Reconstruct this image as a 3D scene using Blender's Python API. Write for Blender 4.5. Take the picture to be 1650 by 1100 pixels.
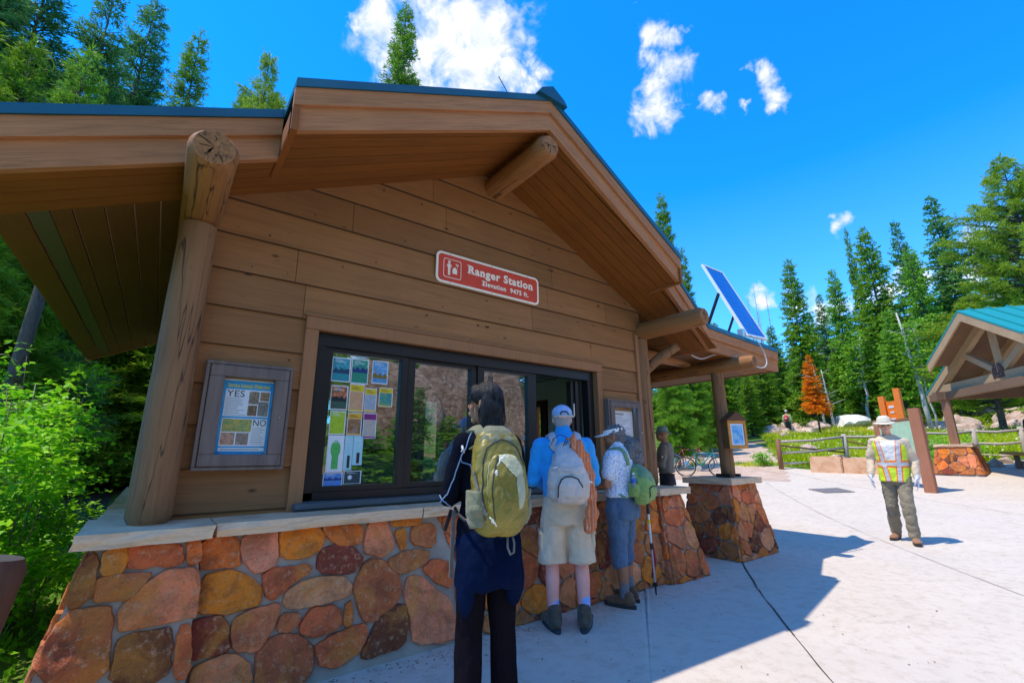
import bpy, bmesh, math, random
import numpy as np
from mathutils import Vector, Matrix, noise

for _o in list(bpy.data.objects): bpy.data.objects.remove(_o)
SC = bpy.context.scene
COL = SC.collection
R = math.radians

# ------------------------------------------------------------------ camera
cam = bpy.data.cameras.new('camera'); camo = bpy.data.objects.new('camera', cam); COL.objects.link(camo)
cam.sensor_width = 36.0; cam.lens = 16.0; cam.clip_end = 3000; cam.clip_start = 0.05
_yaw, _pit, _rol = R(37.35), R(14.0), R(-0.33)
_F = Vector((math.sin(_yaw)*math.cos(_pit), math.cos(_yaw)*math.cos(_pit), math.sin(_pit)))
_Rt = Vector((math.cos(_yaw), -math.sin(_yaw), 0)); _U = _Rt.cross(_F)
_R2 = _Rt*math.cos(_rol)+_U*math.sin(_rol); _U2 = _U*math.cos(_rol)-_Rt*math.sin(_rol)
_M = Matrix((_R2, _U2, -_F)).transposed().to_4x4(); _M.translation = Vector((0, -3.6, 1.3))
camo.matrix_world = _M
SC.camera = camo

# ------------------------------------------------------------------ view, sun, sky
SC.view_settings.view_transform = 'Standard'; SC.view_settings.look = 'None'
SC.view_settings.gamma = 1.0; SC.view_settings.use_curve_mapping = False
SC.view_settings.exposure = 0.55
SC.cycles.max_bounces = 8; SC.cycles.transparent_max_bounces = 16
SC.cycles.use_denoising = True
SUNV = Vector((-0.37, 0.18, 1.0)).normalized()
sd = bpy.data.lights.new('sun', 'SUN'); sd.energy = 3.45; sd.angle = R(0.53); sd.color = (1.0, 0.91, 0.76)
so = bpy.data.objects.new('sun', sd); COL.objects.link(so)
so.rotation_euler = SUNV.to_track_quat('Z', 'Y').to_euler(); so.location = (-8, 4, 25)

W = bpy.data.worlds.new('World'); SC.world = W; W.use_nodes = True
nt = W.node_tree; nt.nodes.clear()
def wn(t, **k):
    n = nt.nodes.new(t)
    for a, b in k.items(): setattr(n, a, b)
    return n
sky = wn('ShaderNodeTexSky', sky_type='NISHITA', sun_disc=False)
sky.sun_elevation = math.asin(SUNV.z); sky.sun_rotation = math.atan2(SUNV.x, SUNV.y)
sky.altitude = 2900; sky.air_density = 0.9; sky.dust_density = 0.3; sky.ozone_density = 2.0
hs = wn('ShaderNodeHueSaturation'); hs.inputs['Saturation'].default_value = 1.34; hs.inputs['Value'].default_value = 1.0
nt.links.new(sky.outputs[0], hs.inputs['Color'])
tint = wn('ShaderNodeMix', data_type='RGBA', blend_type='MULTIPLY'); tint.inputs[0].default_value = 1.0
tint.inputs[7].default_value = (0.50, 2.15, 2.5, 1)
nt.links.new(hs.outputs[0], tint.inputs[6])
tc = wn('ShaderNodeTexCoord')
nrm = wn('ShaderNodeVectorMath', operation='NORMALIZE'); nt.links.new(tc.outputs['Generated'], nrm.inputs[0])
CL = [(0.238,0.646,0.726,0.089),(0.295,0.636,0.713,0.1187),(0.329,0.582,0.744,0.1187),(0.366,0.599,0.712,0.1187),(0.299,0.577,0.76,0.0989),(0.397,0.543,0.74,0.089),(0.273,0.665,0.695,0.089),(0.408,0.578,0.707,0.089),(0.455,0.543,0.706,0.0435),(0.446,0.523,0.727,0.0277),(0.213,0.629,0.748,0.0554),(0.275,0.577,0.769,0.0692),(0.391,0.616,0.684,0.0791),(0.23,0.677,0.699,0.0396),(0.461,0.56,0.688,0.0396),(0.605,0.355,0.713,0.0356),(0.622,0.376,0.687,0.0317),(0.646,0.379,0.663,0.0554),(0.661,0.402,0.633,0.0593),(0.679,0.396,0.618,0.0396),(0.635,0.401,0.66,0.0356),(0.644,0.36,0.674,0.0356),(0.72,0.334,0.608,0.0257),(0.744,0.304,0.595,0.0158),(0.719,0.267,0.641,0.0178),(0.735,0.25,0.631,0.0277),(0.751,0.25,0.611,0.0336),(0.764,0.256,0.592,0.0237),(0.716,0.277,0.641,0.0119),(0.888,0.23,0.398,0.0178),(0.899,0.228,0.374,0.0237),(0.897,0.217,0.386,0.0237),(0.936,0.175,0.306,0.0317),(0.915,0.304,0.266,0.0435),(0.926,0.291,0.241,0.0396),(0.944,0.206,0.256,0.0356),(0.947,0.075,0.314,0.0237),(0.959,0.08,0.273,0.0396),(0.882,0.368,0.296,0.0277),(0.95,0.151,0.274,0.0396),(0.957,0.105,0.271,0.0396),(0.936,0.244,0.254,0.0356),(0.169,0.656,0.735,0.0158),(0.558,0.355,0.75,0.0138),
 (-0.5,-0.6,0.6,0.42),(0.2,-0.85,0.45,0.5),(0.62,-0.7,0.35,0.35),(-0.9,0.2,0.35,0.2)]  # this row: unseen clouds added behind the view as white fill light
wob = wn('ShaderNodeTexNoise'); wob.inputs['Scale'].default_value = 9; wob.inputs['Detail'].default_value = 6; wob.inputs['Roughness'].default_value = .6
nt.links.new(nrm.outputs[0], wob.inputs['Vector'])
wsub = wn('ShaderNodeVectorMath', operation='MULTIPLY_ADD'); nt.links.new(wob.outputs['Color'], wsub.inputs[0]); wsub.inputs[1].default_value = (.13, .13, .13); 
wsb = wn('ShaderNodeVectorMath', operation='ADD'); nt.links.new(nrm.outputs[0], wsb.inputs[0]); wsb.inputs[1].default_value = (-.065, -.065, -.065); nt.links.new(wsb.outputs[0], wsub.inputs[2])
prev = None
for cx, cy, cz, cr in CL:
    dn = wn('ShaderNodeVectorMath', operation='DISTANCE'); nt.links.new(wsub.outputs[0], dn.inputs[0]); dn.inputs[1].default_value = (cx, cy, cz)
    mr = wn('ShaderNodeMath', operation='MULTIPLY_ADD'); nt.links.new(dn.outputs['Value'], mr.inputs[0]); mr.inputs[1].default_value = -1/cr; mr.inputs[2].default_value = 1.0
    if prev is None: prev = mr.outputs[0]
    else:
        mx = wn('ShaderNodeMath', operation='SMOOTH_MAX'); mx.inputs[2].default_value = 0.15
        nt.links.new(prev, mx.inputs[0]); nt.links.new(mr.outputs[0], mx.inputs[1]); prev = mx.outputs[0]
nz = wn('ShaderNodeTexNoise'); nz.inputs['Scale'].default_value = 15; nz.inputs['Detail'].default_value = 9; nz.inputs['Roughness'].default_value = 0.62; nz.inputs['Distortion'].default_value = 0.6
nt.links.new(nrm.outputs[0], nz.inputs['Vector'])
ns = wn('ShaderNodeMath', operation='MULTIPLY_ADD'); nt.links.new(nz.outputs[0], ns.inputs[0]); ns.inputs[1].default_value = 2.6; nt.links.new(prev, ns.inputs[2])
mrg = wn('ShaderNodeMapRange'); mrg.interpolation_type = 'SMOOTHSTEP'
nt.links.new(ns.outputs[0], mrg.inputs[0]); mrg.inputs[1].default_value = 1.38; mrg.inputs[2].default_value = 2.35
gate = wn('ShaderNodeMapRange'); nt.links.new(prev, gate.inputs[0]); gate.inputs[1].default_value = -0.12; gate.inputs[2].default_value = 0.15
gm = wn('ShaderNodeMath', operation='MULTIPLY'); nt.links.new(mrg.outputs[0], gm.inputs[0]); nt.links.new(gate.outputs[0], gm.inputs[1])
ccol = wn('ShaderNodeMix', data_type='RGBA'); nt.links.new(gm.outputs[0], ccol.inputs[0]); sxz = wn('ShaderNodeSeparateXYZ'); nt.links.new(nrm.outputs[0], sxz.inputs[0]); hz_ = wn('ShaderNodeMapRange'); nt.links.new(sxz.outputs[2], hz_.inputs[0]); hz_.inputs[1].default_value = 0.0; hz_.inputs[2].default_value = .5; hz_.inputs[3].default_value = .40; hz_.inputs[4].default_value = 0.0
hm_ = wn('ShaderNodeMix', data_type='RGBA'); nt.links.new(hz_.outputs[0], hm_.inputs[0]); nt.links.new(tint.outputs[2], hm_.inputs[6]); hm_.inputs[7].default_value = (2.4, 4.2, 6.0, 1); nt.links.new(hm_.outputs[2], ccol.inputs[6]); cn = wn('ShaderNodeTexNoise'); cn.inputs['Scale'].default_value = 22; cn.inputs['Detail'].default_value = 6; nt.links.new(nrm.outputs[0], cn.inputs['Vector'])
cr_ = wn('ShaderNodeMapRange'); nt.links.new(cn.outputs[0], cr_.inputs[0]); cr_.inputs[1].default_value = .42; cr_.inputs[2].default_value = .62
cm_ = wn('ShaderNodeMix', data_type='RGBA'); nt.links.new(cr_.outputs[0], cm_.inputs[0]); cm_.inputs[6].default_value = (4.3, 4.55, 5.0, 1); cm_.inputs[7].default_value = (5.8, 5.65, 5.6, 1); nt.links.new(cm_.outputs[2], ccol.inputs[7])
bg = wn('ShaderNodeBackground'); bg.inputs['Strength'].default_value = 0.15
nt.links.new(ccol.outputs[2], bg.inputs[0])
wo = wn('ShaderNodeOutputWorld'); nt.links.new(bg.outputs[0], wo.inputs[0])

# ------------------------------------------------------------------ helpers
def col(r, g, b): return (r, g, b, 1.0)
class NT:
    """small wrapper to write node materials"""
    def __init__(s, name):
        s.m = bpy.data.materials.new(name); s.m.use_nodes = True; s.t = s.m.node_tree; s.t.nodes.clear()
        s.out = s.t.nodes.new('ShaderNodeOutputMaterial'); s.p = s.t.nodes.new('ShaderNodeBsdfPrincipled')
        s.t.links.new(s.p.outputs[0], s.out.inputs[0])
    def n(s, t, **k):
        x = s.t.nodes.new(t)
        for a, b in k.items(): setattr(x, a, b)
        return x
    def l(s, a, b): s.t.links.new(a, b)
    def noise(s, scale, detail=4, rough=.55, vec=None, dist=0.0):
        x = s.n('ShaderNodeTexNoise'); x.inputs['Scale'].default_value = scale; x.inputs['Detail'].default_value = detail
        x.inputs['Roughness'].default_value = rough; x.inputs['Distortion'].default_value = dist
        if vec is not None: s.l(vec, x.inputs['Vector'])
        return x.outputs[0]
    def obj(s, sc=(1, 1, 1), rot=(0, 0, 0)):
        c = s.n('ShaderNodeTexCoord'); m = s.n('ShaderNodeMapping'); m.inputs['Scale'].default_value = sc; m.inputs['Rotation'].default_value = rot
        s.l(c.outputs['Object'], m.inputs[0]); return m.outputs[0]
    def ramp(s, fac, stops):
        r = s.n('ShaderNodeValToRGB'); e = r.color_ramp.elements
        while len(e) < len(stops): e.new(0.5)
        for i, (p, c) in enumerate(stops): e[i].position = p; e[i].color = c if len(c) == 4 else col(*c)
        s.l(fac, r.inputs[0]); return r.outputs[0]
    def mix(s, fac, a, b, mode='MIX'):
        x = s.n('ShaderNodeMix', data_type='RGBA', blend_type=mode)
        for v, i in ((fac, 0), (a, 6), (b, 7)):
            if isinstance(v, (int, float)): x.inputs[i].default_value = v
            elif isinstance(v, tuple): x.inputs[i].default_value = v if len(v) == 4 else col(*v)
            else: s.l(v, x.inputs[i])
        return x.outputs[2]
    def math(s, op, a, b=0.0, c=0.0):
        x = s.n('ShaderNodeMath', operation=op)
        for i, v in enumerate((a, b, c)):
            if isinstance(v, (int, float)): x.inputs[i].default_value = v
            else: s.l(v, x.inputs[i])
        return x.outputs[0]
    def bump(s, h, strength=.3, dist=.01):
        b = s.n('ShaderNodeBump'); b.inputs['Strength'].default_value = strength; b.inputs['Distance'].default_value = dist
        s.l(h, b.inputs['Height']); s.l(b.outputs[0], s.p.inputs['Normal']); return b
    def set(s, base=None, rough=None, metal=None, spec=None):
        for v, k in ((base, 'Base Color'), (rough, 'Roughness'), (metal, 'Metallic'), (spec, 'Specular IOR Level')):
            if v is None: continue
            if isinstance(v, (int, float)): s.p.inputs[k].default_value = v
            elif isinstance(v, tuple): s.p.inputs[k].default_value = v if len(v) == 4 else col(*v)
            else: s.l(v, s.p.inputs[k])
        return s.m
    def attr(s, name):
        a = s.n('ShaderNodeAttribute'); a.attribute_name = name; return a

def plain(name, c, rough=.6, metal=0, var=.12, scale=8, bump=0, spec=.5):
    """painted or moulded surface with slight mottling"""
    k = NT(name); v = k.obj()
    f = k.noise(scale, 5, .6, v)
    lo = tuple(x*(1-var) for x in c); hi = tuple(min(1, x*(1+var)) for x in c)
    k.set(k.ramp(f, [(.3, lo), (.7, hi)]), rough, metal, spec)
    if bump: k.bump(k.noise(scale*6, 3, .6, v), bump, .004)
    return k.m
def fabric(name, c, var=.18, scale=7, rough=.85, weave=500, bump=.35, sheen=0.2, spec=.3):
    k = NT(name); v = k.obj()
    f = k.noise(scale, 6, .6, v)
    lo = tuple(x*(1-var) for x in c); hi = tuple(min(1, x*(1+var)) for x in c)
    k.set(k.ramp(f, [(.3, lo), (.7, hi)]), rough, 0, spec)
    k.p.inputs['Sheen Weight'].default_value = sheen
    h = k.math('ADD', k.noise(22, 3, .5, v, .8), k.math('MULTIPLY', k.noise(weave, 1, .5, v), .1))
    k.bump(h, bump, .02)
    return k.m
def wood(name, c, axis=0, rot=0.0, dark=.55, knots=True, grain=26, rough=.7, contrast=.35, cracks=False):
    """timber: fibres stretched along one axis, knots, long-wave tone changes, per-board tone"""
    k = NT(name)
    sc = [grain]*3; sc[axis] = grain*.045
    v0 = k.obj()
    if rot:
        m1 = k.n('ShaderNodeMapping'); k.l(v0, m1.inputs[0]); m1.inputs['Rotation'].default_value = (0, rot, 0)
        m2_ = k.n('ShaderNodeMapping'); k.l(m1.outputs[0], m2_.inputs[0]); m2_.inputs['Scale'].default_value = tuple(sc); v = m2_.outputs[0]
    else: v = k.obj(tuple(sc))
    g = k.noise(1.0, 6, .65, v, 1.2)
    w = k.noise(1.7, 4, .6, v0)
    a = tuple(x*(1-contrast) for x in c); b = tuple(min(1, x*(1+contrast*.55)) for x in c)
    base = k.ramp(g, [(.28, a), (.5, c), (.75, b)])
    base = k.mix(k.ramp(w, [(.35, (.0, .0, .0)), (.7, (.5, .5, .5))]), base, tuple(x*.72 for x in c))
    if knots:
        s2 = [5.5]*3; s2[axis] = 2.4
        vo = k.n('ShaderNodeTexVoronoi'); k.l(k.obj(tuple(s2)), vo.inputs['Vector']); vo.inputs['Scale'].default_value = 1.0
        kn = k.ramp(vo.outputs['Distance'], [(.03, (1, 1, 1)), (.085, (0, 0, 0))])
        base = k.mix(kn, base, tuple(x*.28 for x in c))
        v2 = k.n('ShaderNodeTexVoronoi'); s3 = [2.6]*3; s3[axis] = 1.1; k.l(k.obj(tuple(s3), (0.1, .3, .2)), v2.inputs['Vector'])
        st = k.ramp(v2.outputs['Distance'], [(.05, (.55, .55, .55)), (.16, (0, 0, 0))])
        st = k.mix(1.0, st, k.ramp(k.noise(30, 4, .7, v0), [(.45, (0, 0, 0)), (.6, (1, 1, 1))]), 'MULTIPLY')
        base = k.mix(st, base, tuple(x*.4 for x in c))
    if cracks:
        s4 = [9.0]*3; s4[axis] = .5
        cr = k.noise(1.0, 3, .5, k.obj(tuple(s4)), .4)
        d = k.math('ABSOLUTE', k.math('SUBTRACT', cr, .5))
        cm = k.ramp(d, [(.0, (1, 1, 1)), (.012, (0, 0, 0))])
        base = k.mix(cm, base, tuple(x*.12 for x in c))
    t = k.attr('tone').outputs['Fac']
    tm = k.math('ADD', k.math('MULTIPLY', t, .5), 1.0)
    hs = k.n('ShaderNodeHueSaturation'); k.l(base, hs.inputs['Color']); k.l(tm, hs.inputs['Value'])
    k.set(hs.outputs[0], rough, 0, .35)
    k.bump(g, .35, .004)
    return k.m

class MB:
    """collects geometry, then links it as ONE mesh object"""
    def __init__(s): s.v = []; s.f = []; s.mi = []; s.tone = []; s.c = []
    def add(s, verts, faces, mi=0, tone=0.0, c=None):
        b = len(s.v); s.v.extend([tuple(q) for q in verts])
        for f in faces: s.f.append(tuple(b+i for i in f)); s.mi.append(mi); s.tone.append(tone); s.c.append(c or (1, 1, 1))
        return s
    def box(s, x0, x1, y0, y1, z0, z1, mi=0, tone=0.0, c=None):
        v = [(x, y, z) for z in (z0, z1) for y in (y0, y1) for x in (x0, x1)]
        return s.add(v, [(0, 2, 3, 1), (4, 5, 7, 6), (0, 1, 5, 4), (2, 6, 7, 3), (0, 4, 6, 2), (1, 3, 7, 5)], mi, tone, c)
    def hexa(s, p, mi=0, tone=0.0, c=None):   # 8 points: bottom quad then top quad, same order
        return s.add(p, [(3, 2, 1, 0), (4, 5, 6, 7), (0, 1, 5, 4), (1, 2, 6, 5), (2, 3, 7, 6), (3, 0, 4, 7)], mi, tone, c)
    def bar(s, a, b, w, h, up=(0, 0, 1), mi=0, tone=0.0):
        a = Vector(a); b = Vector(b); d = (b-a).normalized(); u = Vector(up)
        sx = d.cross(u).normalized()*w/2; sy = sx.cross(d).normalized()*h/2
        return s.hexa([a-sx-sy, a+sx-sy, a+sx+sy, a-sx+sy, b-sx-sy, b+sx-sy, b+sx+sy, b-sx+sy], mi, tone)
    def tube(s, pts, rad, n=12, caps=True, mi=0, tone=0.0, jit=0.0, seed=0):
        """tapered tube through points"""
        pts = [Vector(p) for p in pts]
        if isinstance(rad, (int, float)): rad = [rad]*len(pts)
        rg = random.Random(seed); b = len(s.v); prev = None
        for i, p in enumerate(pts):
            d = (pts[min(i+1, len(pts)-1)]-pts[max(i-1, 0)]).normalized()
            if prev is None:
                a = Vector((0, 0, 1)) if abs(d.z) < .9 else Vector((1, 0, 0)); x = d.cross(a).normalized()
            else: x = (prev-d*prev.dot(d)).normalized()
            prev = x; y = d.cross(x)
            for j in range(n):
                t = 2*math.pi*j/n; r = rad[i]*(1+jit*rg.uniform(-1, 1))
                s.v.append(tuple(p+x*math.cos(t)*r+y*math.sin(t)*r))
        F = []
        for i in range(len(pts)-1):
            for j in range(n):
                a0 = b+i*n+j; a1 = b+i*n+(j+1) % n; F.append((a0, a1, a1+n, a0+n))
        if caps: F.append(tuple(b+j for j in reversed(range(n)))); F.append(tuple(b+(len(pts)-1)*n+j for j in range(n)))
        for f in F: s.f.append(f); s.mi.append(mi); s.tone.append(tone); s.c.append((1, 1, 1))
        return s
    def prism(s, poly, a, b, mi=0, tone=0.0, c=None):   # polygon given as 3D points, extruded by vector b-a
        n = len(poly); o = Vector(b)-Vector(a)
        v = [Vector(p) for p in poly]+[Vector(p)+o for p in poly]
        return s.add(v, [tuple(reversed(range(n))), tuple(range(n, 2*n))]+[(i, (i+1) % n, n+(i+1) % n, n+i) for i in range(n)], mi, tone, c)
    def build(s, name, mats, parent=None, smooth=False, bevel=0, loc=None, auto=None):
        me = bpy.data.meshes.new(name); me.from_pydata(s.v, [], s.f)
        if not isinstance(mats, (list, tuple)): mats = [mats]
        for m in mats: me.materials.append(m)
        me.polygons.foreach_set('material_index', s.mi)
        if any(s.tone): me.attributes.new('tone', 'FLOAT', 'FACE').data.foreach_set('value', s.tone)
        if any(q != (1, 1, 1) for q in s.c):
            at = me.attributes.new('Col', 'FLOAT_COLOR', 'FACE'); at.data.foreach_set('color', [x for q in s.c for x in (*q[:3], 1.0)])
        me.validate(); me.update()
        if smooth: me.polygons.foreach_set('use_smooth', [True]*len(me.polygons))
        o = bpy.data.objects.new(name, me); COL.objects.link(o)
        if parent is not None: o.parent = parent
        if loc is not None:
            # re-centre mesh about loc so the object has an origin of its own
            me.transform(Matrix.Translation(-Vector(loc))); o.location = loc
        if bevel:
            bm = bmesh.new(); bm.from_mesh(me)
            bmesh.ops.remove_doubles(bm, verts=bm.verts, dist=1e-5)
            es = [e for e in bm.edges if len(e.link_faces) == 2 and e.calc_face_angle(0) > .5]
            bmesh.ops.bevel(bm, geom=es, offset=bevel, segments=2, affect='EDGES', clamp_overlap=True)
            bm.to_mesh(me); bm.free()
        if auto:
            me.polygons.foreach_set('use_smooth', [True]*len(me.polygons)); me.set_sharp_from_angle(angle=R(auto))
        return o
def tag(o, label=None, cat=None, group=None, kind=None):
    if label: o['label'] = label
    if cat: o['category'] = cat
    if group: o['group'] = group
    if kind: o['kind'] = kind
    return o
def empty(name, loc=(0, 0, 0), rz=0.0, label=None, cat=None, group=None):
    o = bpy.data.objects.new(name, None); COL.objects.link(o); o.location = loc; o.rotation_euler = (0, 0, rz); o.empty_display_size = .1
    return tag(o, label, cat, group)
def kids(o): return [c for c in bpy.data.objects if c.parent == o]
def text_mesh(body, size, name='lettering', extrude=.001, align='LEFT', bold=0.0, spacing=1.0):
    cu = bpy.data.curves.new('t', 'FONT'); cu.body = body; cu.size = size; cu.extrude = extrude; cu.align_x = align; cu.offset = bold; cu.space_character = spacing; cu.resolution_u = 3
    o = bpy.data.objects.new('t', cu); COL.objects.link(o)
    dg = bpy.context.evaluated_depsgraph_get(); dg.update()
    me = bpy.data.meshes.new_from_object(o.evaluated_get(dg)); me.name = name
    bpy.data.objects.remove(o); bpy.data.curves.remove(cu)
    return me
def text_xz(body, size, x, z, y, mat, parent, name='lettering', width=None, align='LEFT', bold=0.0, spacing=1.0):
    """lettering standing in the xz plane, facing -y"""
    me = text_mesh(body, size, name, .0008, align, bold, spacing)
    me.materials.clear(); me.materials.append(mat)
    if width:
        xs = [v.co.x for v in me.vertices]; f = width/(max(xs)-min(xs))
        me.transform(Matrix.Diagonal((f, 1, 1, 1)))
    me.transform(Matrix.Rotation(R(90), 4, 'X'))
    me.transform(Matrix.Translation((x, y, z)))
    o = bpy.data.objects.new(name, me); COL.objects.link(o); o.parent = parent
    return o

def gz(x, y):
    r = math.hypot(x, y+3.6); u = max(0.0, r-6.2)
    if u < 13: z = .004*u*u
    elif u < 60: z = .676+.104*(u-13)
    else: z = .676+.104*47+.03*(u-60)
    if r > 21: z += .35*min(1, (r-21)/10)*noise.fractal((x*.12, y*.12, 0), 1, 2, 4)
    return z
# ------------------------------------------------------------------ ground
def polar(rfun0, rfun1, nr, naz, dz, power=1.0, az0=0.0, az1=2*math.pi, rough=0.0, name='ground'):
    vs = []; fs = []
    for i in range(naz+1):
        a = az0+(az1-az0)*i/naz
        r0, r1 = rfun0(a), rfun1(a)
        for j in range(nr+1):
            r = r0+(r1-r0)*(j/nr)**power
            x = r*math.sin(a); y = -3.6+r*math.cos(a); z = gz(x, y)+dz
            vs.append((x, y, z))
    for i in range(naz):
        for j in range(nr):
            k = i*(nr+1)+j; fs.append((k, k+1, k+nr+2, k+nr+1))
    return vs, fs
k = NT('meadow_soil'); v = k.obj()
f = k.noise(.25, 6, .6, v); f2 = k.noise(3, 5, .65, v)
gcol = k.ramp(f2, [(.3, (.05, .10, .012)), (.6, (.13, .20, .025)), (.8, (.24, .26, .07))])
dcol = k.ramp(f2, [(.3, (.24, .13, .08)), (.7, (.42, .27, .17))])
k.set(k.mix(k.ramp(f, [(.5, (0, 0, 0)), (.58, (1, 1, 1))]), gcol, dcol), .95, 0, .2); k.bump(f2, .6, .05)
M_soil = k.m
vs, fs = polar(lambda a: 0.3, lambda a: 230.0, 90, 240, -.012, 2.0, rough=.5)
g = MB().add(vs, fs).build('ground', M_soil, smooth=True); tag(g, kind='structure', label='meadow ground rising behind the plaza')

# plaza: polygon star-shaped about the viewpoint's foot
PL = [(-.62, -.42), (-.62, -9), (-6, -13), (12, -15), (30, -14), (33, -7), (22.5, -1.2), (19.4, -.2), (18.55, 1.0), (18.5, 3.2), (18.9, 4.6), (16.3, 7.15), (13.5, 9.3), (8.6, 6.2), (5.2, 5.4), (5.0, .3), (-.3, .3), (-.62, -.42)]
def rplaza(a):
    dx, dy = math.sin(a), math.cos(a); best = 50
    for (x0, y0), (x1, y1) in zip(PL, PL[1:]):
        ex, ey = x1-x0, y1-y0; den = dx*ey-dy*ex
        if abs(den) < 1e-9: continue
        t = (x0*ey-(y0+3.6)*ex)/den; u = (x0*dy-(y0+3.6)*dx)/den
        if t > 0 and -1e-6 <= u <= 1+1e-6: best = min(best, t)
    return best
k = NT('plaza_concrete'); v = k.obj()
f = k.noise(1.2, 7, .6, v); f2 = k.noise(160, 3, .7, v); f3 = k.noise(9, 6, .7, v); f4 = k.noise(.35, 3, .5, v)
b = k.ramp(f, [(.3, (.56, .46, .345)), (.7, (.64, .535, .415))])
b = k.mix(.35, b, k.ramp(f2, [(.3, (.42, .38, .35)), (.7, (.8, .76, .72))]))
b = k.mix(k.ramp(f3, [(.48, (0, 0, 0)), (.72, (.75, .75, .75))]), b, (.45, .36, .27))
b = k.mix(k.ramp(k.noise(2.3, 8, .75, k.obj((1, 1, 1), (.3, .1, .7)), 1.5), [(.56, (0, 0, 0)), (.62, (.35, .35, .35)), (.66, (0, 0, 0))]), b, (.36, .30, .25))
sp_ = k.noise(55, 2, .5, v); b = k.mix(k.ramp(sp_, [(.70, (0, 0, 0)), (.74, (.6, .6, .6))]), b, (.30, .25, .21))
b = k.mix(k.ramp(f4, [(.52, (0, 0, 0)), (.75, (.35, .35, .35))]), b, (.52, .47, .44))
k.set(b, .85, 0, .35); k.bump(f2, .35, .004)
M_plaza = k.m
vs, fs = polar(lambda a: 0.05, rplaza, 60, 720, .0, 1.0)
tag(MB().add(vs, fs).build('plaza', M_plaza, smooth=True), 'pale concrete plaza in front of the station', kind='structure')
# control joints cut in the slab
k = NT('joint'); k.set((.07, .065, .06), .9); M_joint = k.m
mb = MB()
def joint(a, b, w, wob=.0, seed=0):
    rg = random.Random(seed); n = max(2, int(math.dist(a, b)/.25)); d = Vector((b[0]-a[0], b[1]-a[1], 0)).normalized(); s = Vector((-d.y, d.x, 0))
    L = []
    for i in range(n+1):
        t = i/n; x = a[0]+(b[0]-a[0])*t; y = a[1]+(b[1]-a[1])*t
        ww = w*rg.uniform(.4, 1.3)
        o = s*rg.uniform(-wob, wob); z = gz(x, y)+.0045
        L.append((Vector((x, y, z))+o-s*ww/2, Vector((x, y, z))+o+s*ww/2))
    for p, q in zip(L, L[1:]): mb.add([p[0], p[1], q[1], q[0]], [(0, 1, 2, 3)])
joint((5.94, -.46), (4.92, -1.13), .022, .006, 1); joint((4.92, -1.13), (3.93, -1.85), .014, .005, 2); joint((3.93, -1.85), (1.6, -3.6), .010, .004, 3)
tag(mb.build('pavement_joint', M_joint), 'wide dark joint running from the porch pier', kind='structure'); mb = MB()
k = NT('faint_joint'); k.set((.30, .25, .21), .9); M_joint = k.m
joint((10.36, .04), (6.63, -2.75), .008, .002, 4); joint((6.63, -2.75), (3.5, -5.2), .008, .002, 5); joint((10.36, .04), (15.2, 3.4), .010, .002, 15)
joint((12.46, 4.12), (15.28, 6.17), .015, .003, 6); joint((12.46, 4.12), (6.9, .3), .012, .003, 7)
joint((9.0, -7), (13.8, -1.0), .012, .002, 8); joint((13.8, -1.0), (17.8, 3.9), .014, .002, 9)
tag(mb.build('pavement_joint', M_joint), 'dark control joints cut across the concrete plaza', kind='structure')

# building ------------------------------------------------------------------
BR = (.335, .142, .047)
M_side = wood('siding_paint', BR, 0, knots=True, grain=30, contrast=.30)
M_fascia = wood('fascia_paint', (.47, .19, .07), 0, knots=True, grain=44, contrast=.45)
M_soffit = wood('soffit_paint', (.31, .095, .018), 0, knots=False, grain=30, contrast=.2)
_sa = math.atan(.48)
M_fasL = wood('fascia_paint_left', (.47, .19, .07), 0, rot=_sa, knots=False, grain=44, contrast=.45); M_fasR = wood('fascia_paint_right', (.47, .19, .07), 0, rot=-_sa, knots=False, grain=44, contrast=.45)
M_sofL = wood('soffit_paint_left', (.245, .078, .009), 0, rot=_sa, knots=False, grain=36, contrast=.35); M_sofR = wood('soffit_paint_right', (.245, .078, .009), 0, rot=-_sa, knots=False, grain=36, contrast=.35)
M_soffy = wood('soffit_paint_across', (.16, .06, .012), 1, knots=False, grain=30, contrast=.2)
M_logy = wood('log_along_y', (.34, .14, .042), 1, knots=True, grain=26, contrast=.45, cracks=True)
M_logz = wood('log_upright', (.29, .135, .055), 2, knots=True, grain=30, contrast=.4, cracks=True)
M_logx = wood('log_along_x', (.42, .17, .055), 0, knots=True, grain=14, contrast=.3, cracks=True)
M_trim = wood('trim_paint', (.36, .155, .062), 2, knots=False, grain=40, contrast=.2)
k = NT('teal_roof_metal'); v = k.obj()
k.set(k.ramp(k.noise(2.5, 4, .5, v), [(.3, (.006, .085, .14)), (.7, (.012, .125, .18))]), .38, .25, .5); M_teal = k.m
M_dark = plain('dark_bronze_frame', (.022, .018, .018), .35, .3)
k = NT('endgrain'); v = k.obj()
wv = k.n('ShaderNodeTexWave', wave_type='RINGS', rings_direction='Y'); wv.inputs['Scale'].default_value = 30; wv.inputs['Distortion'].default_value = 3
eb = k.ramp(wv.outputs['Fac'], [(.2, (.40, .19, .085)), (.8, (.62, .32, .16))])
vr = k.n('ShaderNodeTexVoronoi', feature='DISTANCE_TO_EDGE'); k.l(k.obj((13, 1, 13)), vr.inputs['Vector']); vr.inputs['Scale'].default_value = 1
k.set(k.mix(k.ramp(vr.outputs['Distance'], [(.0, (1, 1, 1)), (.03, (0, 0, 0))]), eb, (.04, .02, .012)), .85); M_end = k.m

ST = empty('ranger_station', (0, 0, 0), 0, 'brown board-sided ranger station with stone base, log ends and teal metal roof', 'building')
XP, ZP, SL = 2.5, 4.60, .48
def zt(x):
    if x <= 5.78: return ZP-SL*abs(x-XP)
    return ZP-SL*(5.78-XP)-.066*(x-5.78)
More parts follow.
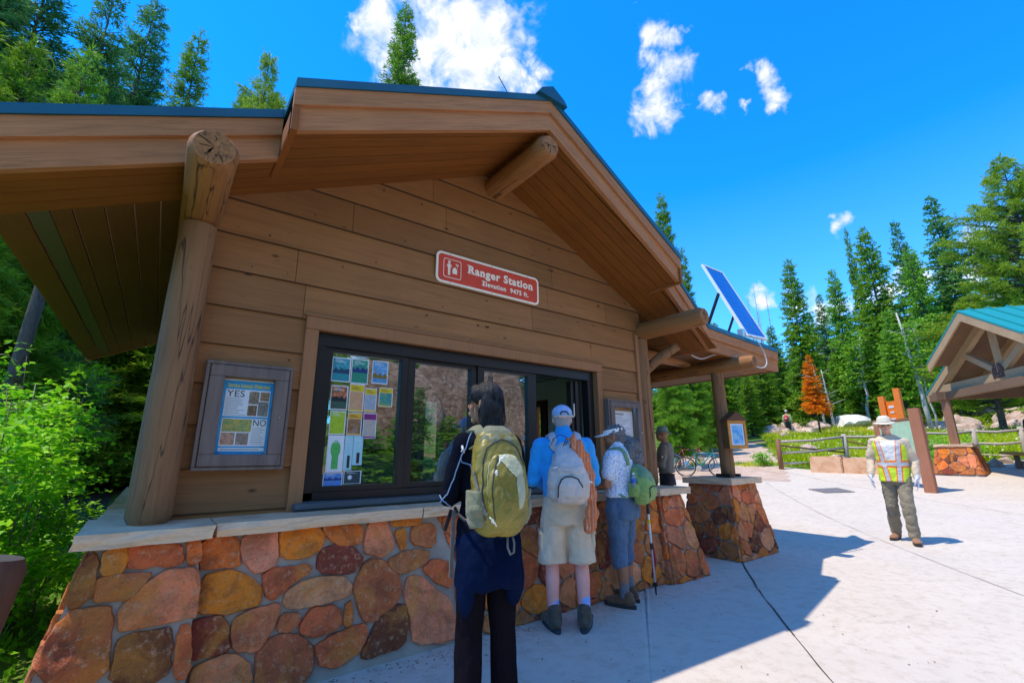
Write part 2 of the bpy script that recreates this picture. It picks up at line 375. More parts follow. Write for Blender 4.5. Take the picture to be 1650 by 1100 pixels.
# siding, front wall: lap boards
def spans(x0, x1, holes):
    out = [(x0, x1)]
    for a, b in holes:
        nxt = []
        for p, q in out:
            if b <= p or a >= q: nxt.append((p, q))
            else:
                if a > p: nxt.append((p, a))
                if b < q: nxt.append((b, q))
        out = nxt
    return out
k = NT('lap_shade_nail_crack'); k.set((.07, .032, .012), .9); None_dark = k.m  # dark brown for painted lap shadow, nail heads and log-end cracks
rg = random.Random(5); sb = MB(); EXP = .27; z = 3.122-.27*9
while z < 4.5:
    z0, z1 = z, z+EXP+.02
    holes = []
    if z0 < 2.30 and z1 > .95: holes = [(.80, 4.00)]
    lo = max(.10, XP-(ZP-.17-z0)/SL); hi = min(4.85, XP+(ZP-.17-z0)/SL)
    lo1 = max(.10, XP-(ZP-.17-z1)/SL); hi1 = min(4.85, XP+(ZP-.17-z1)/SL)
    if hi-lo < .1: break
    if hi1 <= lo1: lo1 = hi1 = XP
    cuts = sorted(rg.uniform(.6, 4.4) for _ in range(1 if z > 3.5 else 2))
    if abs(z-3.122) < .02: cuts = [1.05, 3.3]
    if abs(z-3.392) < .02: cuts = [1.93]
    if abs(z-2.312) < .02: cuts = [.74, 3.9]
    if abs(z-2.582) < .02: cuts = [.66, 3.0]
    ed = [lo]+[c for c in cuts if lo+.15 < c < hi-.15]+[hi]
    for a, b in zip(ed, ed[1:]):
        for p, q in spans(a, b, holes):
            if q-p < .02: continue
            g = .002; tn = rg.uniform(-.28, .22)
            p0 = p+(g if p > lo else 0); q0 = q-(g if q < hi else 0)
            p1 = max(p0, lo1) if p == lo else p0; q1 = min(q0, hi1) if q == hi else q0
            if p1 > q1: p1 = q1 = (p1+q1)/2
            # wedge: thick bottom edge proud, thin top
            sb.hexa([(p0, -.034, z0), (q0, -.034, z0), (q0, -.004, z0), (p0, -.004, z0), (p1, -.014, z1), (q1, -.014, z1), (q1, -.004, z1), (p1, -.004, z1)], 0, tn)
    z += EXP
for q in range(90):
    nz_ = 3.122-.27*9+EXP*rg.randint(2, 16)+rg.choice((.05, .21)); nx_ = rg.uniform(.2, 4.7)
    if nz_ < .98 or nz_ > 4.55-SL*abs(nx_-XP)-.35 or (.74 < nx_ < 4.06 and nz_ < 2.36): continue
    r_ = rg.uniform(.003, .006); sb.box(nx_-r_, nx_+r_, -.0365, -.02, nz_-r_, nz_+r_, 1)
sb.build('siding', [M_side, None_dark], ST)
gp = MB(); z = 3.122-.27*9  # thin dark strips under the board edges: lap shadow put in as colour
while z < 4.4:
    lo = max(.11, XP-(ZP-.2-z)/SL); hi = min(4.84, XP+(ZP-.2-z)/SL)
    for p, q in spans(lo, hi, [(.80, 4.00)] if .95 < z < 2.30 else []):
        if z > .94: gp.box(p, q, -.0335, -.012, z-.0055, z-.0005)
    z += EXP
gp.build('siding_shade_line', None_dark, ST)
# structural wall behind the boards, with the counter window opening
wb = MB()
def gable_strip(x0, x1, zb):
    n = 12; pts = [(x0+(x1-x0)*i/n) for i in range(n+1)]
    for a, b in zip(pts, pts[1:]):
        wb.hexa([(a, 0, zb), (b, 0, zb), (b, .11, zb), (a, .11, zb), (a, 0, zt(a)-.10), (b, 0, zt(b)-.10), (b, .11, zt(b)-.10), (a, .11, zt(a)-.10)])
gable_strip(.06, 4.86, 2.24)
wb.box(.06, .86, 0, .11, .86, 2.24); wb.box(3.94, 4.86, 0, .11, .86, 2.24)
k = NT('inner_plaster'); k.set((.66, .63, .56), .9); M_plaster = k.m
wb.build('wall', [M_trim], ST)
# other walls
ow = MB(); ow.box(.06, .17, .11, 1.2, 0, 3.0); ow.box(.06, .17, 3.4, 4.2, 0, 3.0); ow.box(.06, .17, 1.2, 3.4, 0, 1.1); ow.box(.06, .17, 1.2, 3.4, 2.25, 3.0); ow.box(.06, .6, 4.2, 4.3, 0, 2.9); ow.box(4.2, 4.86, 4.2, 4.3, 0, 2.9); ow.box(.6, 4.2, 4.2, 4.3, 0, 1.0); ow.box(.6, 4.2, 4.2, 4.3, 2.3, 2.9)  # unseen west and back openings, added to let daylight into the room
ow.box(4.75, 4.86, .11, 1.72, 0, 3.0); ow.box(4.75, 4.86, 2.5, 4.2, 0, 3.0); ow.box(4.75, 4.86, 1.72, 2.5, 2.12, 3.0); ow.box(4.75, 4.86, 1.72, 2.5, 0, 1.0)
for i in (0, 5, 6, 7, 8):
    zz = .96+i*.27-.006; ow.hexa([(.022, .0, zz), (.06, .0, zz), (.06, 4.3, zz), (.022, 4.3, zz), (.05, .0, zz+.28), (.06, 0, zz+.28), (.06, 4.3, zz+.28), (.05, 4.3, zz+.28)])
ow.build('side_wall', M_trim, ST)
# interior room
im = MB(); im.box(.171, .185, .12, 1.2, .05, 2.42); im.box(.171, .185, 3.4, 4.19, .05, 2.42); im.box(.171, .185, 1.2, 3.4, .05, 1.1); im.box(.19, .6, 4.185, 4.199, .05, 2.42); im.box(4.2, 4.73, 4.185, 4.199, .05, 2.42); im.box(.6, 4.2, 4.185, 4.199, .05, 1.0); im.box(2.5, 3.9, 4.18, 4.198, 1.0, 2.42); im.box(4.735, 4.749, .12, 1.70, .05, 2.42); im.box(4.735, 4.749, 2.52, 4.19, .05, 2.42)
im.box(4.735, 4.749, 1.70, 2.52, 2.14, 2.42); im.box(.19, .855, .111, .125, .9, 2.42); im.box(3.945, 4.73, .111, .125, .9, 2.42); im.box(.19, 4.73, .111, .125, 2.26, 2.42)
im.build('inner_wall', M_plaster, ST)
k = NT('ceiling_panels'); k.set((.85, .83, .80), .85); M_ceil = k.m
cm = MB(); cm.box(.18, 4.745, .115, 4.19, 2.425, 2.44); 
for i in range(8): cm.box(.18, 4.74, .5+i*.5, .52+i*.5, 2.416, 2.4245, 1)
for i in range(8): cm.box(.7+i*.56, .716+i*.56, .12, 4.18, 2.412, 2.4155, 1)
cm.build('ceiling', [M_ceil, M_dark], ST)
k = NT('counter_floor'); k.set((.38, .33, .28), .6); fl = MB().box(.18, 4.74, .12, 4.19, .03, .06); fl.build('floor', k.m, ST)
k = NT('counter_top'); k.set((.35, .24, .13), .4); MB().box(.2, 4.7, .125, .7, .93, .97).build('counter', k.m, ST)
# door in the far side wall: maroon frame with a pane
M_maroon = plain('maroon_door_paint', (.11, .012, .012), .45)
dm = MB(); dm.box(4.70, 4.90, 1.72, 1.84, .06, 2.12); dm.box(4.70, 4.90, 2.40, 2.5, .06, 2.12); dm.box(4.70, 4.90, 1.84, 2.40, 2.04, 2.12); dm.box(4.74, 4.88, 1.84, 2.40, .06, 1.25)
dm.build('door', M_maroon, ST)
k = NT('clear_glass'); tr = k.n('ShaderNodeBsdfTransparent'); gl = k.n('ShaderNodeBsdfGlossy'); gl.inputs['Roughness'].default_value = .01
fr = k.n('ShaderNodeLayerWeight'); fr.inputs['Blend'].default_value = .25
mx = k.n('ShaderNodeMixShader'); k.l(k.math('MULTIPLY_ADD', fr.outputs['Fresnel'], 1.0, .36), mx.inputs[0]); k.l(tr.outputs[0], mx.inputs[1]); k.l(gl.outputs[0], mx.inputs[2]); k.l(mx.outputs[0], k.out.inputs[0])
tr.inputs[0].default_value = (.86, .92, .88, 1)
M_glass = k.m
k = NT('case_glass'); tr = k.n('ShaderNodeBsdfTransparent'); gl = k.n('ShaderNodeBsdfGlossy'); gl.inputs['Roughness'].default_value = .02
mx = k.n('ShaderNodeMixShader'); mx.inputs[0].default_value = .05; k.l(tr.outputs[0], mx.inputs[1]); k.l(gl.outputs[0], mx.inputs[2]); k.l(mx.outputs[0], k.out.inputs[0]); M_cglass = k.m

# counter window, trim and sill
tb = MB()
tb.box(.765, .862, -.052, .0, .93, 2.232, tone=.1); tb.box(3.945, 4.03, -.052, .0, .93, 2.232, tone=-.1)
tb.box(.765, 4.03, -.056, .0, 2.2335, 2.33, tone=.05); tb.box(.75, 4.045, -.062, .0, 2.3315, 2.352, tone=-.2)
tb.build('window_trim', M_trim, ST, bevel=.003)
wf = MB()
wf.box(.863, .94, .012, .10, .99, 2.20); wf.box(.863, 3.943, .008, .10, 2.13, 2.2325); wf.box(.863, 3.1, .012, .10, .985, 1.045)
wf.box(.94, 1.0, .03, .09, 1.046, 2.129)
wf.box(1.578, 1.64, .03, .09, 1.046, 2.129); wf.box(1.646, 1.712, .045, .105, 1.046, 2.129)
wf.box(2.289, 2.35, .045, .105, 1.046, 2.129); wf.box(2.356, 2.429, .03, .09, 1.046, 2.129)
wf.box(2.977, 3.085, .03, .09, 1.046, 2.129)
for a, b, y in ((1.0, 1.578, .03), (1.712, 2.289, .045), (2.429, 2.977, .03)):
    wf.box(a, b, y, y+.06, 1.046, 1.085); wf.box(a, b, y, y+.06, 2.095, 2.129)
WIN = wf.build('window', M_dark, ST, bevel=.002)
fp = MB(); fp.box(3.66, 3.71, .10, .17, 1.05, 2.12); fp.box(3.715, 3.76, .08, .16, 1.05, 2.12); fp.box(3.77, 3.82, .10, .17, 1.05, 2.12); fp.box(3.85, 3.943, .012, .11, .985, 2.129)
fo = fp.build('folding_sash', M_dark, WIN)
k = NT('steel_catch'); k.set((.6, .6, .6), .3, 1.0); M_steel = k.m
MB().box(3.68, 3.70, .085, .10, 1.72, 1.86).build('latch', M_steel, WIN)
for a, b, y in ((1.0, 1.578, .06), (1.712, 2.289, .075), (2.429, 2.977, .06)):
    MB().box(a, b, y, y+.005, 1.085, 2.095).build('pane', M_glass, WIN)
sl = MB(); sl.box(.80, 4.05, -.10, .012, .945, .984, tone=-.1); sl.box(.80, 4.02, -.075, .0, .932, .944, tone=-.3)
M_sillp = plain('sill_paint', (.10, .11, .12), .5)
sl.build('window_sill', M_sillp, ST, bevel=.004)

# roof: metal sheets with their edge band, fascia boards, soffits
YB = 4.85
REG = [(-.95, .37, -.59, -.60), (.37, 2.5, -.94, -.96), (2.5, 4.61, -.96, -.86), (4.61, 5.78, -.68, -.47), (5.78, 7.60, -.47, -.57)]
def band(mb, x0, x1, ya, yb_, d0, d1, thick=None, tone=0.0, back=None, mi=0):
    """solid between depths d0..d1 below the roof plane"""
    y1a = back if back is not None else ya+thick; y1b = back if back is not None else yb_+thick
    mb.hexa([(x0, ya, zt(x0)-d1), (x1, yb_, zt(x1)-d1), (x1, y1b, zt(x1)-d1), (x0, y1a, zt(x0)-d1),
             (x0, ya, zt(x0)-d0), (x1, yb_, zt(x1)-d0), (x1, y1b, zt(x1)-d0), (x0, y1a, zt(x0)-d0)], mi, tone)
rm = MB()
for x0, x1, ya, yb_ in REG: band(rm, x0, x1, ya, yb_, 0, .062, back=YB)
def seam(mb, y, x0, x1):
    mb.hexa([(x0, y-.012, zt(x0)), (x1, y-.012, zt(x1)), (x1, y+.012, zt(x1)), (x0, y+.012, zt(x0)), (x0, y-.012, zt(x0)+.035), (x1, y-.012, zt(x1)+.035), (x1, y+.012, zt(x1)+.035), (x0, y+.012, zt(x0)+.035)])
yy = -.3
while yy < YB-.1:
    seam(rm, yy, -.95, 2.42); seam(rm, yy, 2.58, 5.78); seam(rm, yy, 5.78, 7.6); yy += .42
rm.build('roof', M_teal, ST)
rc = MB()   # ridge cap
rc.add([(2.32, -.99, zt(2.32)+.02), (2.36, -.99, zt(2.36)+.06), (2.5, -.99, ZP+.075), (2.64, -.99, zt(2.64)+.06), (2.68, -.99, zt(2.68)+.02), (2.32, YB, zt(2.32)+.02), (2.36, YB, zt(2.36)+.06), (2.5, YB, ZP+.075), (2.64, YB, zt(2.64)+.06), (2.68, YB, zt(2.68)+.02)],
       [(0, 1, 6, 5), (1, 2, 7, 6), (2, 3, 8, 7), (3, 4, 9, 8), (4, 3, 2, 1, 0), (5, 6, 7, 8, 9), (0, 5, 9, 4)])
rc.build('ridge_cap', M_teal, ST)
F1 = (.064, .19); F2 = (.191, .36)
for i, (x0, x1, ya, yb_) in enumerate(REG):
    a = MB(); e = .0
    band(a, x0, x1, ya+.012, yb_+.012, *F1, thick=.038, tone=[.1, 0, -.1, .15, .05][i]); a.build('fascia_board', [M_fasL, M_fasL, M_fasR, M_fasR, M_fascia][i], ST)
    b = MB(); x0b = x0 if i not in (1,) else x0+.0; 
    band(b, x0, x1, ya+.036, yb_+.036, *F2, thick=.045, tone=[-.05, .08, .05, -.1, 0][i]); b.build('fascia_board', [M_fasL, M_fasL, M_fasR, M_fasR, M_fascia][i], ST)
# returns at the steps and eave boards
for (xs, y0, y1, sgn) in ((.37, -.93, -.56, 1), (4.61, -.85, -.64, -1)):
    rt = MB()
    for (d0, d1), w in ((F1, .03), (F2, .0)):
        xx = xs+sgn*w
        rt.hexa([(xx, y0+w, zt(xs)-d1), (xx+sgn*.04, y0+w, zt(xs)-d1), (xx+sgn*.04, y1+.25, zt(xs)-d1), (xx, y1+.25, zt(xs)-d1), (xx, y0+w, zt(xs)-d0), (xx+sgn*.04, y0+w, zt(xs)-d0), (xx+sgn*.04, y1+.25, zt(xs)-d0), (xx, y1+.25, zt(xs)-d0)])
    rt.build('rake_return', M_soffit, ST)
ev = MB(); ev.box(-.962, -.925, -.54, YB, zt(-.95)-.30, zt(-.95)-.05); ev.box(7.572, 7.608, -.52, YB, zt(7.6)-.36, zt(7.6)-.064); ev.box(-.96, 7.6, YB, YB+.04, 2.2, 2.2001)
ev.build('eave_board', M_soffy, ST)
bk = MB()
for x0, x1, ya, yb_ in REG: band(bk, x0, x1, YB-.04, YB-.04, .0635, .36, thick=.038)
bk.build('fascia_board', M_fascia, ST)
SD = .335
sf = MB(); rg = random.Random(9)
for i, (x0, x1, ya, yb_) in enumerate(REG):
    # boards running with the rake, from the fascia back to the wall line
    y = -.03
    k0 = 0
    while True:
        top = y; bot = y-.118
        f = min(ya, yb_)+.083
        if top <= f+.02: break
        bot = max(bot, f)
        back_t, = (top,)
        band(sf, x0, x1, max(bot, ya+.083) if ya > bot else bot, max(bot, yb_+.083), SD, SD+.016, back=top, tone=rg.uniform(-.15, .15), mi=(0 if i < 2 else 1))
        y -= .129; k0 += 1
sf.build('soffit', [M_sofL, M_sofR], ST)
sy = MB()
xb = [-.925, -.80]; bounds = [(-.925, -.797), (-.70, -.614), (-.604, -.477), (-.467, -.344), (-.334, -.214), (-.204, -.082), (-.072, .06)]
for a, b in bounds: band(sy, a, b, -.026, -.026, SD, SD+.016, back=YB-.05, tone=rg.uniform(-.15, .15))
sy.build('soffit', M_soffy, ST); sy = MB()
x = 4.86
while x < 7.55:
    b = min(x+.124, 7.565)
    for p, q in (((x, b),) if not (x < 5.78 < b) else ((x, 5.78), (5.78, b))): band(sy, p, q, -.026, -.026, SD, SD+.016, back=YB-.05, tone=rg.uniform(-.15, .15))
    x += .13
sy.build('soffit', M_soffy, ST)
ub = MB(); band(ub, -.93, 2.5, -.5, -.5, SD-.03, SD-.012, back=YB-.06); band(ub, 2.5, 5.78, -.5, -.5, SD-.03, SD-.012, back=YB-.06); band(ub, 5.78, 7.57, -.42, -.42, SD-.03, SD-.012, back=YB-.06)
k = NT('pale_soffit_backing'); k.set((.85, .55, .28), .8); ub.build('soffit_backing', k.m, ST)  # pale backing sheet that shows between the soffit boards
# screened vent strip
k = NT('vent_mesh'); v = k.obj((1, 1, 1)); ch = k.n('ShaderNodeTexChecker'); ch.inputs['Scale'].default_value = 110; k.l(v, ch.inputs['Vector']); k.set(k.mix(ch.outputs['Fac'], (.03, .025, .015), (.16, .13, .06)), .6)
vm = MB(); band(vm, -.79, -.707, -.026, -.026, SD-.004, SD+.008, back=YB-.05); vm.build('soffit_vent', k.m, ST)
# logs
def log(mb, a, b, r0, r1, n=20, cham=.35, seed=0, jit=.012):
    a = Vector(a); b = Vector(b); L = (b-a).length; d = (b-a)/L
    c = min(.045, L*.1); k_ = 10
    pts = [a, a+d*c]+[a+d*(c+(L-c)*i/k_) for i in range(1, k_+1)]
    rad = [r0*.80, r0]+[r0+(r1-r0)*i/k_ for i in range(1, k_+1)]
    rg = random.Random(seed); rad = [q*(1+jit*rg.uniform(-1, 1)) for q in rad]
    mb.tube(pts, rad, n, True)
def logpart(name, a, b, r0, r1, mat, seed=0):
    m = MB(); log(m, a, b, r0, r1, seed=seed); 
    nf = len(m.f); m.mi[nf-2] = 1; m.mi[nf-1] = 1
    A_ = Vector(a); D_ = (Vector(b)-A_).normalized(); rr = random.Random(seed+40); X_ = D_.cross(Vector((.3, .2, 1))).normalized(); Y_ = D_.cross(X_); o_ = A_-D_*.0015
    for i in range(26):
        t0 = 2*math.pi*i/26; t1 = 2*math.pi*(i+1)/26
        for q0, q1 in ((0, .4), (.4, .75), (.75, .98)):
            R0, R1 = r0*.8*q0, r0*.8*q1; m.add([o_+(X_*math.cos(t0)+Y_*math.sin(t0))*R0, o_+(X_*math.cos(t1)+Y_*math.sin(t1))*R0, o_+(X_*math.cos(t1)+Y_*math.sin(t1))*R1, o_+(X_*math.cos(t0)+Y_*math.sin(t0))*R1], [(0, 1, 2, 3)], 0, rr.uniform(-.25, .55))
    for i in range(9):
        t = rr.uniform(0, 6.28); L_ = rr.uniform(.35, .98)*r0*.8; w_ = rr.uniform(.0025, .006); st_ = rr.choice((0, .0, .25))*r0; pts_ = []
        d0 = X_*math.cos(t)+Y_*math.sin(t); s0 = D_.cross(d0); k1 = rr.uniform(-.012, .012); o2 = o_-D_*.0015
        m.add([o2+d0*st_, o2+d0*(st_+L_)/2+s0*(w_+k1), o2+d0*L_+s0*k1*.3+s0*w_*.5, o2+d0*L_+s0*k1*.3-s0*w_*.5, o2+d0*(st_+L_)/2-s0*(w_-k1)], [(0, 1, 2, 3, 4)], 2)
    return m.build(name, [mat, M_end, None_dark], ST, auto=50)
logpart('ridge_log', (2.5, -.93, 4.07), (2.5, .05, 4.07), .118, .125, M_logy, 1)
logpart('plate_log', (.02, -.93, 2.925), (.02, 4.5, 2.925), .120, .13, M_logy, 2)
logpart('plate_log', (4.86, -.93, 2.86), (4.86, 4.5, 2.86), .112, .118, M_logy, 3)
logpart('porch_beam', (6.38, -.74, 2.53), (6.38, 4.5, 2.53), .098, .105, M_logy, 4)
logpart('log_post', (.02, -.115, .925), (.02, -.115, 2.80), .112, .104, M_logz, 5)
logpart('log_post', (4.86, .02, .925), (4.86, .02, 2.75), .115, .11, M_logz, 6)
logpart('porch_post', (6.40, -.17, .985), (6.40, -.17, 2.46), .094, .085, M_logz, 7)
logpart('porch_post', (6.40, 4.0, .0), (6.40, 4.0, 2.46), .125, .112, M_logz, 17)
logpart('tie_log', (4.9, .25, 2.66), (6.38, .25, 2.66), .085, .08, M_logx, 8)
m = MB(); m.tube([(4.92, .30, 2.05), (5.02, .12, 2.35), (5.15, -.1, 2.55), (5.25, -.3, 2.68)], [.07, .07, .065, .06], 12); m.build('brace', M_logz, ST, smooth=True)
m = MB(); m.box(4.70, 4.76, -.05, -.001, .95, 2.8); m.build('corner_board', M_trim, ST, bevel=.004)
# small metal shoe at the porch post
M_rshoe = plain('rusty_shoe', (.05, .03, .02), .6, .5)
MB().box(6.25, 6.30, -.27, -.07, .992, 1.035).build('post_shoe', M_rshoe, ST); MB().box(6.50, 6.55, -.27, -.07, .992, 1.03).build('post_shoe', M_rshoe, ST)
# wall stones: colour key, corner flag, outline
TRACED = [
 ('drk', 1, [(-0.19,0.84),(-0.15,0.81),(-0.15,0.67),(-0.17,0.62),(-0.23,0.61),(-0.22,0.71)]),
 ('ora', 1, [(-0.13,0.84),(-0.05,0.85),(-0.04,0.77),(-0.06,0.74),(-0.13,0.74)]),
 ('red', 1, [(-0.03,0.86),(0.18,0.84),(0.2,0.75),(0.16,0.74),(-0.01,0.75),(-0.02,0.77)]),
 ('org', 1, [(0.21,0.85),(0.27,0.85),(0.28,0.74),(0.22,0.74)]),
 ('brn', 1, [(-0.14,0.73),(0.06,0.72),(0.06,0.7),(-0.0,0.61),(-0.11,0.62),(-0.13,0.64)]),
 ('pnk', 1, [(0.12,0.72),(0.28,0.71),(0.29,0.48),(0.24,0.48),(0.19,0.48),(-0.0,0.48),(-0.02,0.49),(-0.03,0.56),(-0.01,0.59)]),
 ('bro', 1, [(-0.24,0.59),(-0.09,0.59),(-0.06,0.57),(-0.03,0.27),(-0.3,0.34)]),
 ('drk', 1, [(-0.01,0.45),(0.17,0.45),(0.19,0.43),(0.21,0.26),(0.13,0.23),(-0.02,0.27),(-0.01,0.38)]),
 ('red', 1, [(0.22,0.44),(0.28,0.44),(0.3,0.22),(0.23,0.23)]),
 ('org', 0, [(0.29,0.85),(0.46,0.84),(0.48,0.69),(0.46,0.68),(0.3,0.69),(0.29,0.72)]),
 ('tan', 0, [(0.49,0.85),(0.65,0.85),(0.67,0.82),(0.68,0.67),(0.61,0.64),(0.56,0.65),(0.49,0.73)]),
 ('ora', 0, [(0.7,0.85),(0.9,0.86),(0.95,0.79),(0.93,0.73),(0.85,0.68),(0.71,0.69),(0.69,0.81)]),
 ('org', 0, [(0.94,0.86),(1.2,0.85),(1.2,0.72),(1.06,0.73),(0.97,0.79)]),
 ('pnk', 0, [(1.25,0.86),(1.37,0.86),(1.42,0.71),(1.42,0.67),(1.35,0.63),(1.23,0.66),(1.22,0.69)]),
 ('ora', 0, [(1.42,0.87),(1.64,0.86),(1.63,0.8),(1.42,0.81)]),
 ('ora', 0, [(1.44,0.77),(1.52,0.78),(1.51,0.66),(1.48,0.66)]),
 ('brn', 0, [(1.58,0.8),(1.76,0.8),(1.75,0.64),(1.56,0.68)]),
 ('ora', 0, [(0.34,0.66),(0.47,0.66),(0.6,0.56),(0.61,0.47),(0.48,0.45),(0.35,0.47),(0.3,0.5),(0.3,0.6)]),
 ('red', 0, [(0.6,0.64),(0.87,0.64),(0.88,0.6),(0.74,0.53),(0.68,0.48),(0.64,0.51)]),
 ('pur', 0, [(0.93,0.7),(1.02,0.73),(1.13,0.71),(1.2,0.65),(1.2,0.61),(1.13,0.55),(0.92,0.59)]),
 ('tan', 0, [(0.75,0.51),(0.89,0.56),(1.08,0.54),(1.13,0.49),(1.13,0.43),(1.0,0.41),(0.79,0.41),(0.74,0.44)]),
 ('bro', 0, [(1.18,0.53),(1.25,0.62),(1.35,0.6),(1.47,0.48),(1.48,0.37),(1.39,0.29),(1.26,0.25),(1.21,0.29),(1.16,0.45)]),
 ('brn', 0, [(1.41,0.61),(1.56,0.64),(1.71,0.62),(1.67,0.54),(1.48,0.5),(1.42,0.53),(1.4,0.58)]),
 ('pur', 0, [(0.29,0.45),(0.44,0.43),(0.47,0.29),(0.45,0.27),(0.3,0.26),(0.29,0.39)]),
 ('mix', 0, [(0.49,0.41),(0.58,0.44),(0.7,0.45),(0.71,0.41),(0.67,0.3),(0.6,0.23),(0.5,0.27),(0.48,0.34)]),
 ('brn', 0, [(0.73,0.39),(0.83,0.38),(0.82,0.33),(0.78,0.3),(0.72,0.31)]),
 ('red', 0, [(0.85,0.33),(0.9,0.39),(1.06,0.38),(1.08,0.26),(0.93,0.24),(0.84,0.28)]),
 ('org', 0, [(1.1,0.37),(1.14,0.38),(1.15,0.27),(1.1,0.26)]),
 ('red', 0, [(0.94,0.2),(1.08,0.23),(1.21,0.25),(1.24,0.22),(1.22,0.12),(1.08,0.06),(0.97,0.08),(0.95,0.15)]),
 ('drk', 0, [(1.33,0.27),(1.5,0.32),(1.53,0.2),(1.5,0.07),(1.26,0.06),(1.21,0.08)]),
 ('pnk', 0, [(1.52,0.46),(1.62,0.47),(1.74,0.36),(1.85,0.29),(1.93,0.06),(1.83,0.03),(1.57,0.07),(1.56,0.2),(1.51,0.36)]),
 ('red', 0, [(1.66,0.52),(1.75,0.56),(1.9,0.51),(1.87,0.36),(1.79,0.39),(1.67,0.48)]),
 ('bro', 0, [(0.62,0.22),(0.67,0.28),(0.8,0.28),(0.91,0.2),(0.92,0.09),(0.83,-0.02),(0.63,0.03),(0.62,0.16)]),
 ('pnk', 0, [(0.31,0.23),(0.47,0.25),(0.57,0.2),(0.59,0.13),(0.58,0.04),(0.32,0.1)]),
]
# ------------------------------------------------------------------ stonework
_S = {'drk': (.10, .045, .035), 'ora': (.52, .175, .03), 'red': (.36, .12, .06), 'org': (.42, .15, .04), 'brn': (.28, .13, .065), 'pnk': (.40, .19, .13),
        'bro': (.25, .105, .055), 'tan': (.48, .235, .15), 'pur': (.15, .045, .04), 'mix': (.32, .17, .10)}
SCOL = {a: (min(.95, b[0]*2.25), b[1]*1.46, b[2]*1.0) for a, b in _S.items()}
k = NT('field_stone'); v = k.obj()
c0 = k.attr('Col').outputs['Color']
n1 = k.noise(7, 8, .68, v, .5); n2 = k.noise(26, 6, .75, v); n3 = k.noise(3.2, 5, .6, k.obj((1, 1, 1), (.4, .2, .9)), 1.0); n4 = k.noise(90, 3, .7, v)
c = k.mix(k.ramp(n1, [(.42, (0, 0, 0)), (.62, (.55, .55, .55))]), c0, (.16, .055, .03))
c = k.mix(k.ramp(n3, [(.5, (0, 0, 0)), (.66, (.6, .6, .6))]), c, (.70, .27, .05))
c = k.mix(k.ramp(n2, [(.54, (0, 0, 0)), (.68, (.75, .75, .75))]), c, (.72, .40, .22))
c = k.mix(k.ramp(n4, [(.56, (0, 0, 0)), (.70, (.45, .45, .45))]), c, (.07, .03, .02))
k.set(c, .92, 0, .12); k.bump(k.math('ADD', k.math('MULTIPLY', n1, 1.2), n2), .85, .022); M_stone = k.m
k = NT('mortar'); v = k.obj(); f = k.noise(60, 5, .7, v); k.set(k.ramp(k.noise(5, 4, .6, v), [(.3, (.28, .25, .21)), (.7, (.42, .37, .31))]), .95, 0, .2); k.bump(f, .8, .006); M_mortar = k.m
k = NT('cap_sandstone'); v = k.obj((1, 1, 6)); f = k.noise(4, 7, .65, v, .6); f2 = k.noise(40, 5, .7, k.obj())
k.set(k.mix(k.ramp(f2, [(.55, (0, 0, 0)), (.75, (.4, .4, .4))]), k.ramp(f, [(.3, (.52, .34, .20)), (.55, (.80, .55, .34)), (.75, (.55, .42, .30))]), (.30, .24, .2)), .85, 0, .3)
k.bump(k.math('ADD', f, k.math('MULTIPLY', f2, .5)), .6, .012); M_cap = k.m

def clip(poly, px, py, nx, ny):
    out = []
    for i in range(len(poly)):
        a, b = poly[i], poly[(i+1) % len(poly)]
        da = (a[0]-px)*nx+(a[1]-py)*ny; db = (b[0]-px)*nx+(b[1]-py)*ny
        if da <= 0: out.append(a)
        if (da < 0 < db) or (db < 0 < da):
            t = da/(da-db); out.append((a[0]+(b[0]-a[0])*t, a[1]+(b[1]-a[1])*t))
    return out
def voro(poly, size, rg, skip=()):
    xs = [p[0] for p in poly]; ys = [p[1] for p in poly]; seeds = []
    y = min(ys)-size; row = 0
    while y < max(ys)+size:
        s = size*rg.uniform(.75, 1.25); x = min(xs)-s+(row % 2)*s*.5
        while x < max(xs)+s:
            seeds.append((x+rg.uniform(-.3, .3)*s, y+rg.uniform(-.28, .28)*size)); x += s*rg.uniform(.7, 1.5)
        y += size*.82; row += 1
    sk = [(sum(q[0] for q in s)/len(s), sum(q[1] for q in s)/len(s)) for s in skip]
    if sk: seeds = [s for s in seeds if min(math.hypot(s[0]-a, s[1]-b) for a, b in sk) > size*.8]
    cells = []
    for i, s in enumerate(seeds):
        c = list(poly)
        for t in seeds+sk:
            if t is s or math.hypot(t[0]-s[0], t[1]-s[1]) > size*3.5: continue
            mx_, my_ = (s[0]+t[0])/2, (s[1]+t[1])/2; c = clip(c, mx_, my_, t[0]-s[0], t[1]-s[1])
            if len(c) < 3: break
        if len(c) >= 3: cells.append(c)
    return cells
def area(p): return abs(sum(p[i][0]*p[(i+1) % len(p)][1]-p[(i+1) % len(p)][0]*p[i][1] for i in range(len(p))))/2
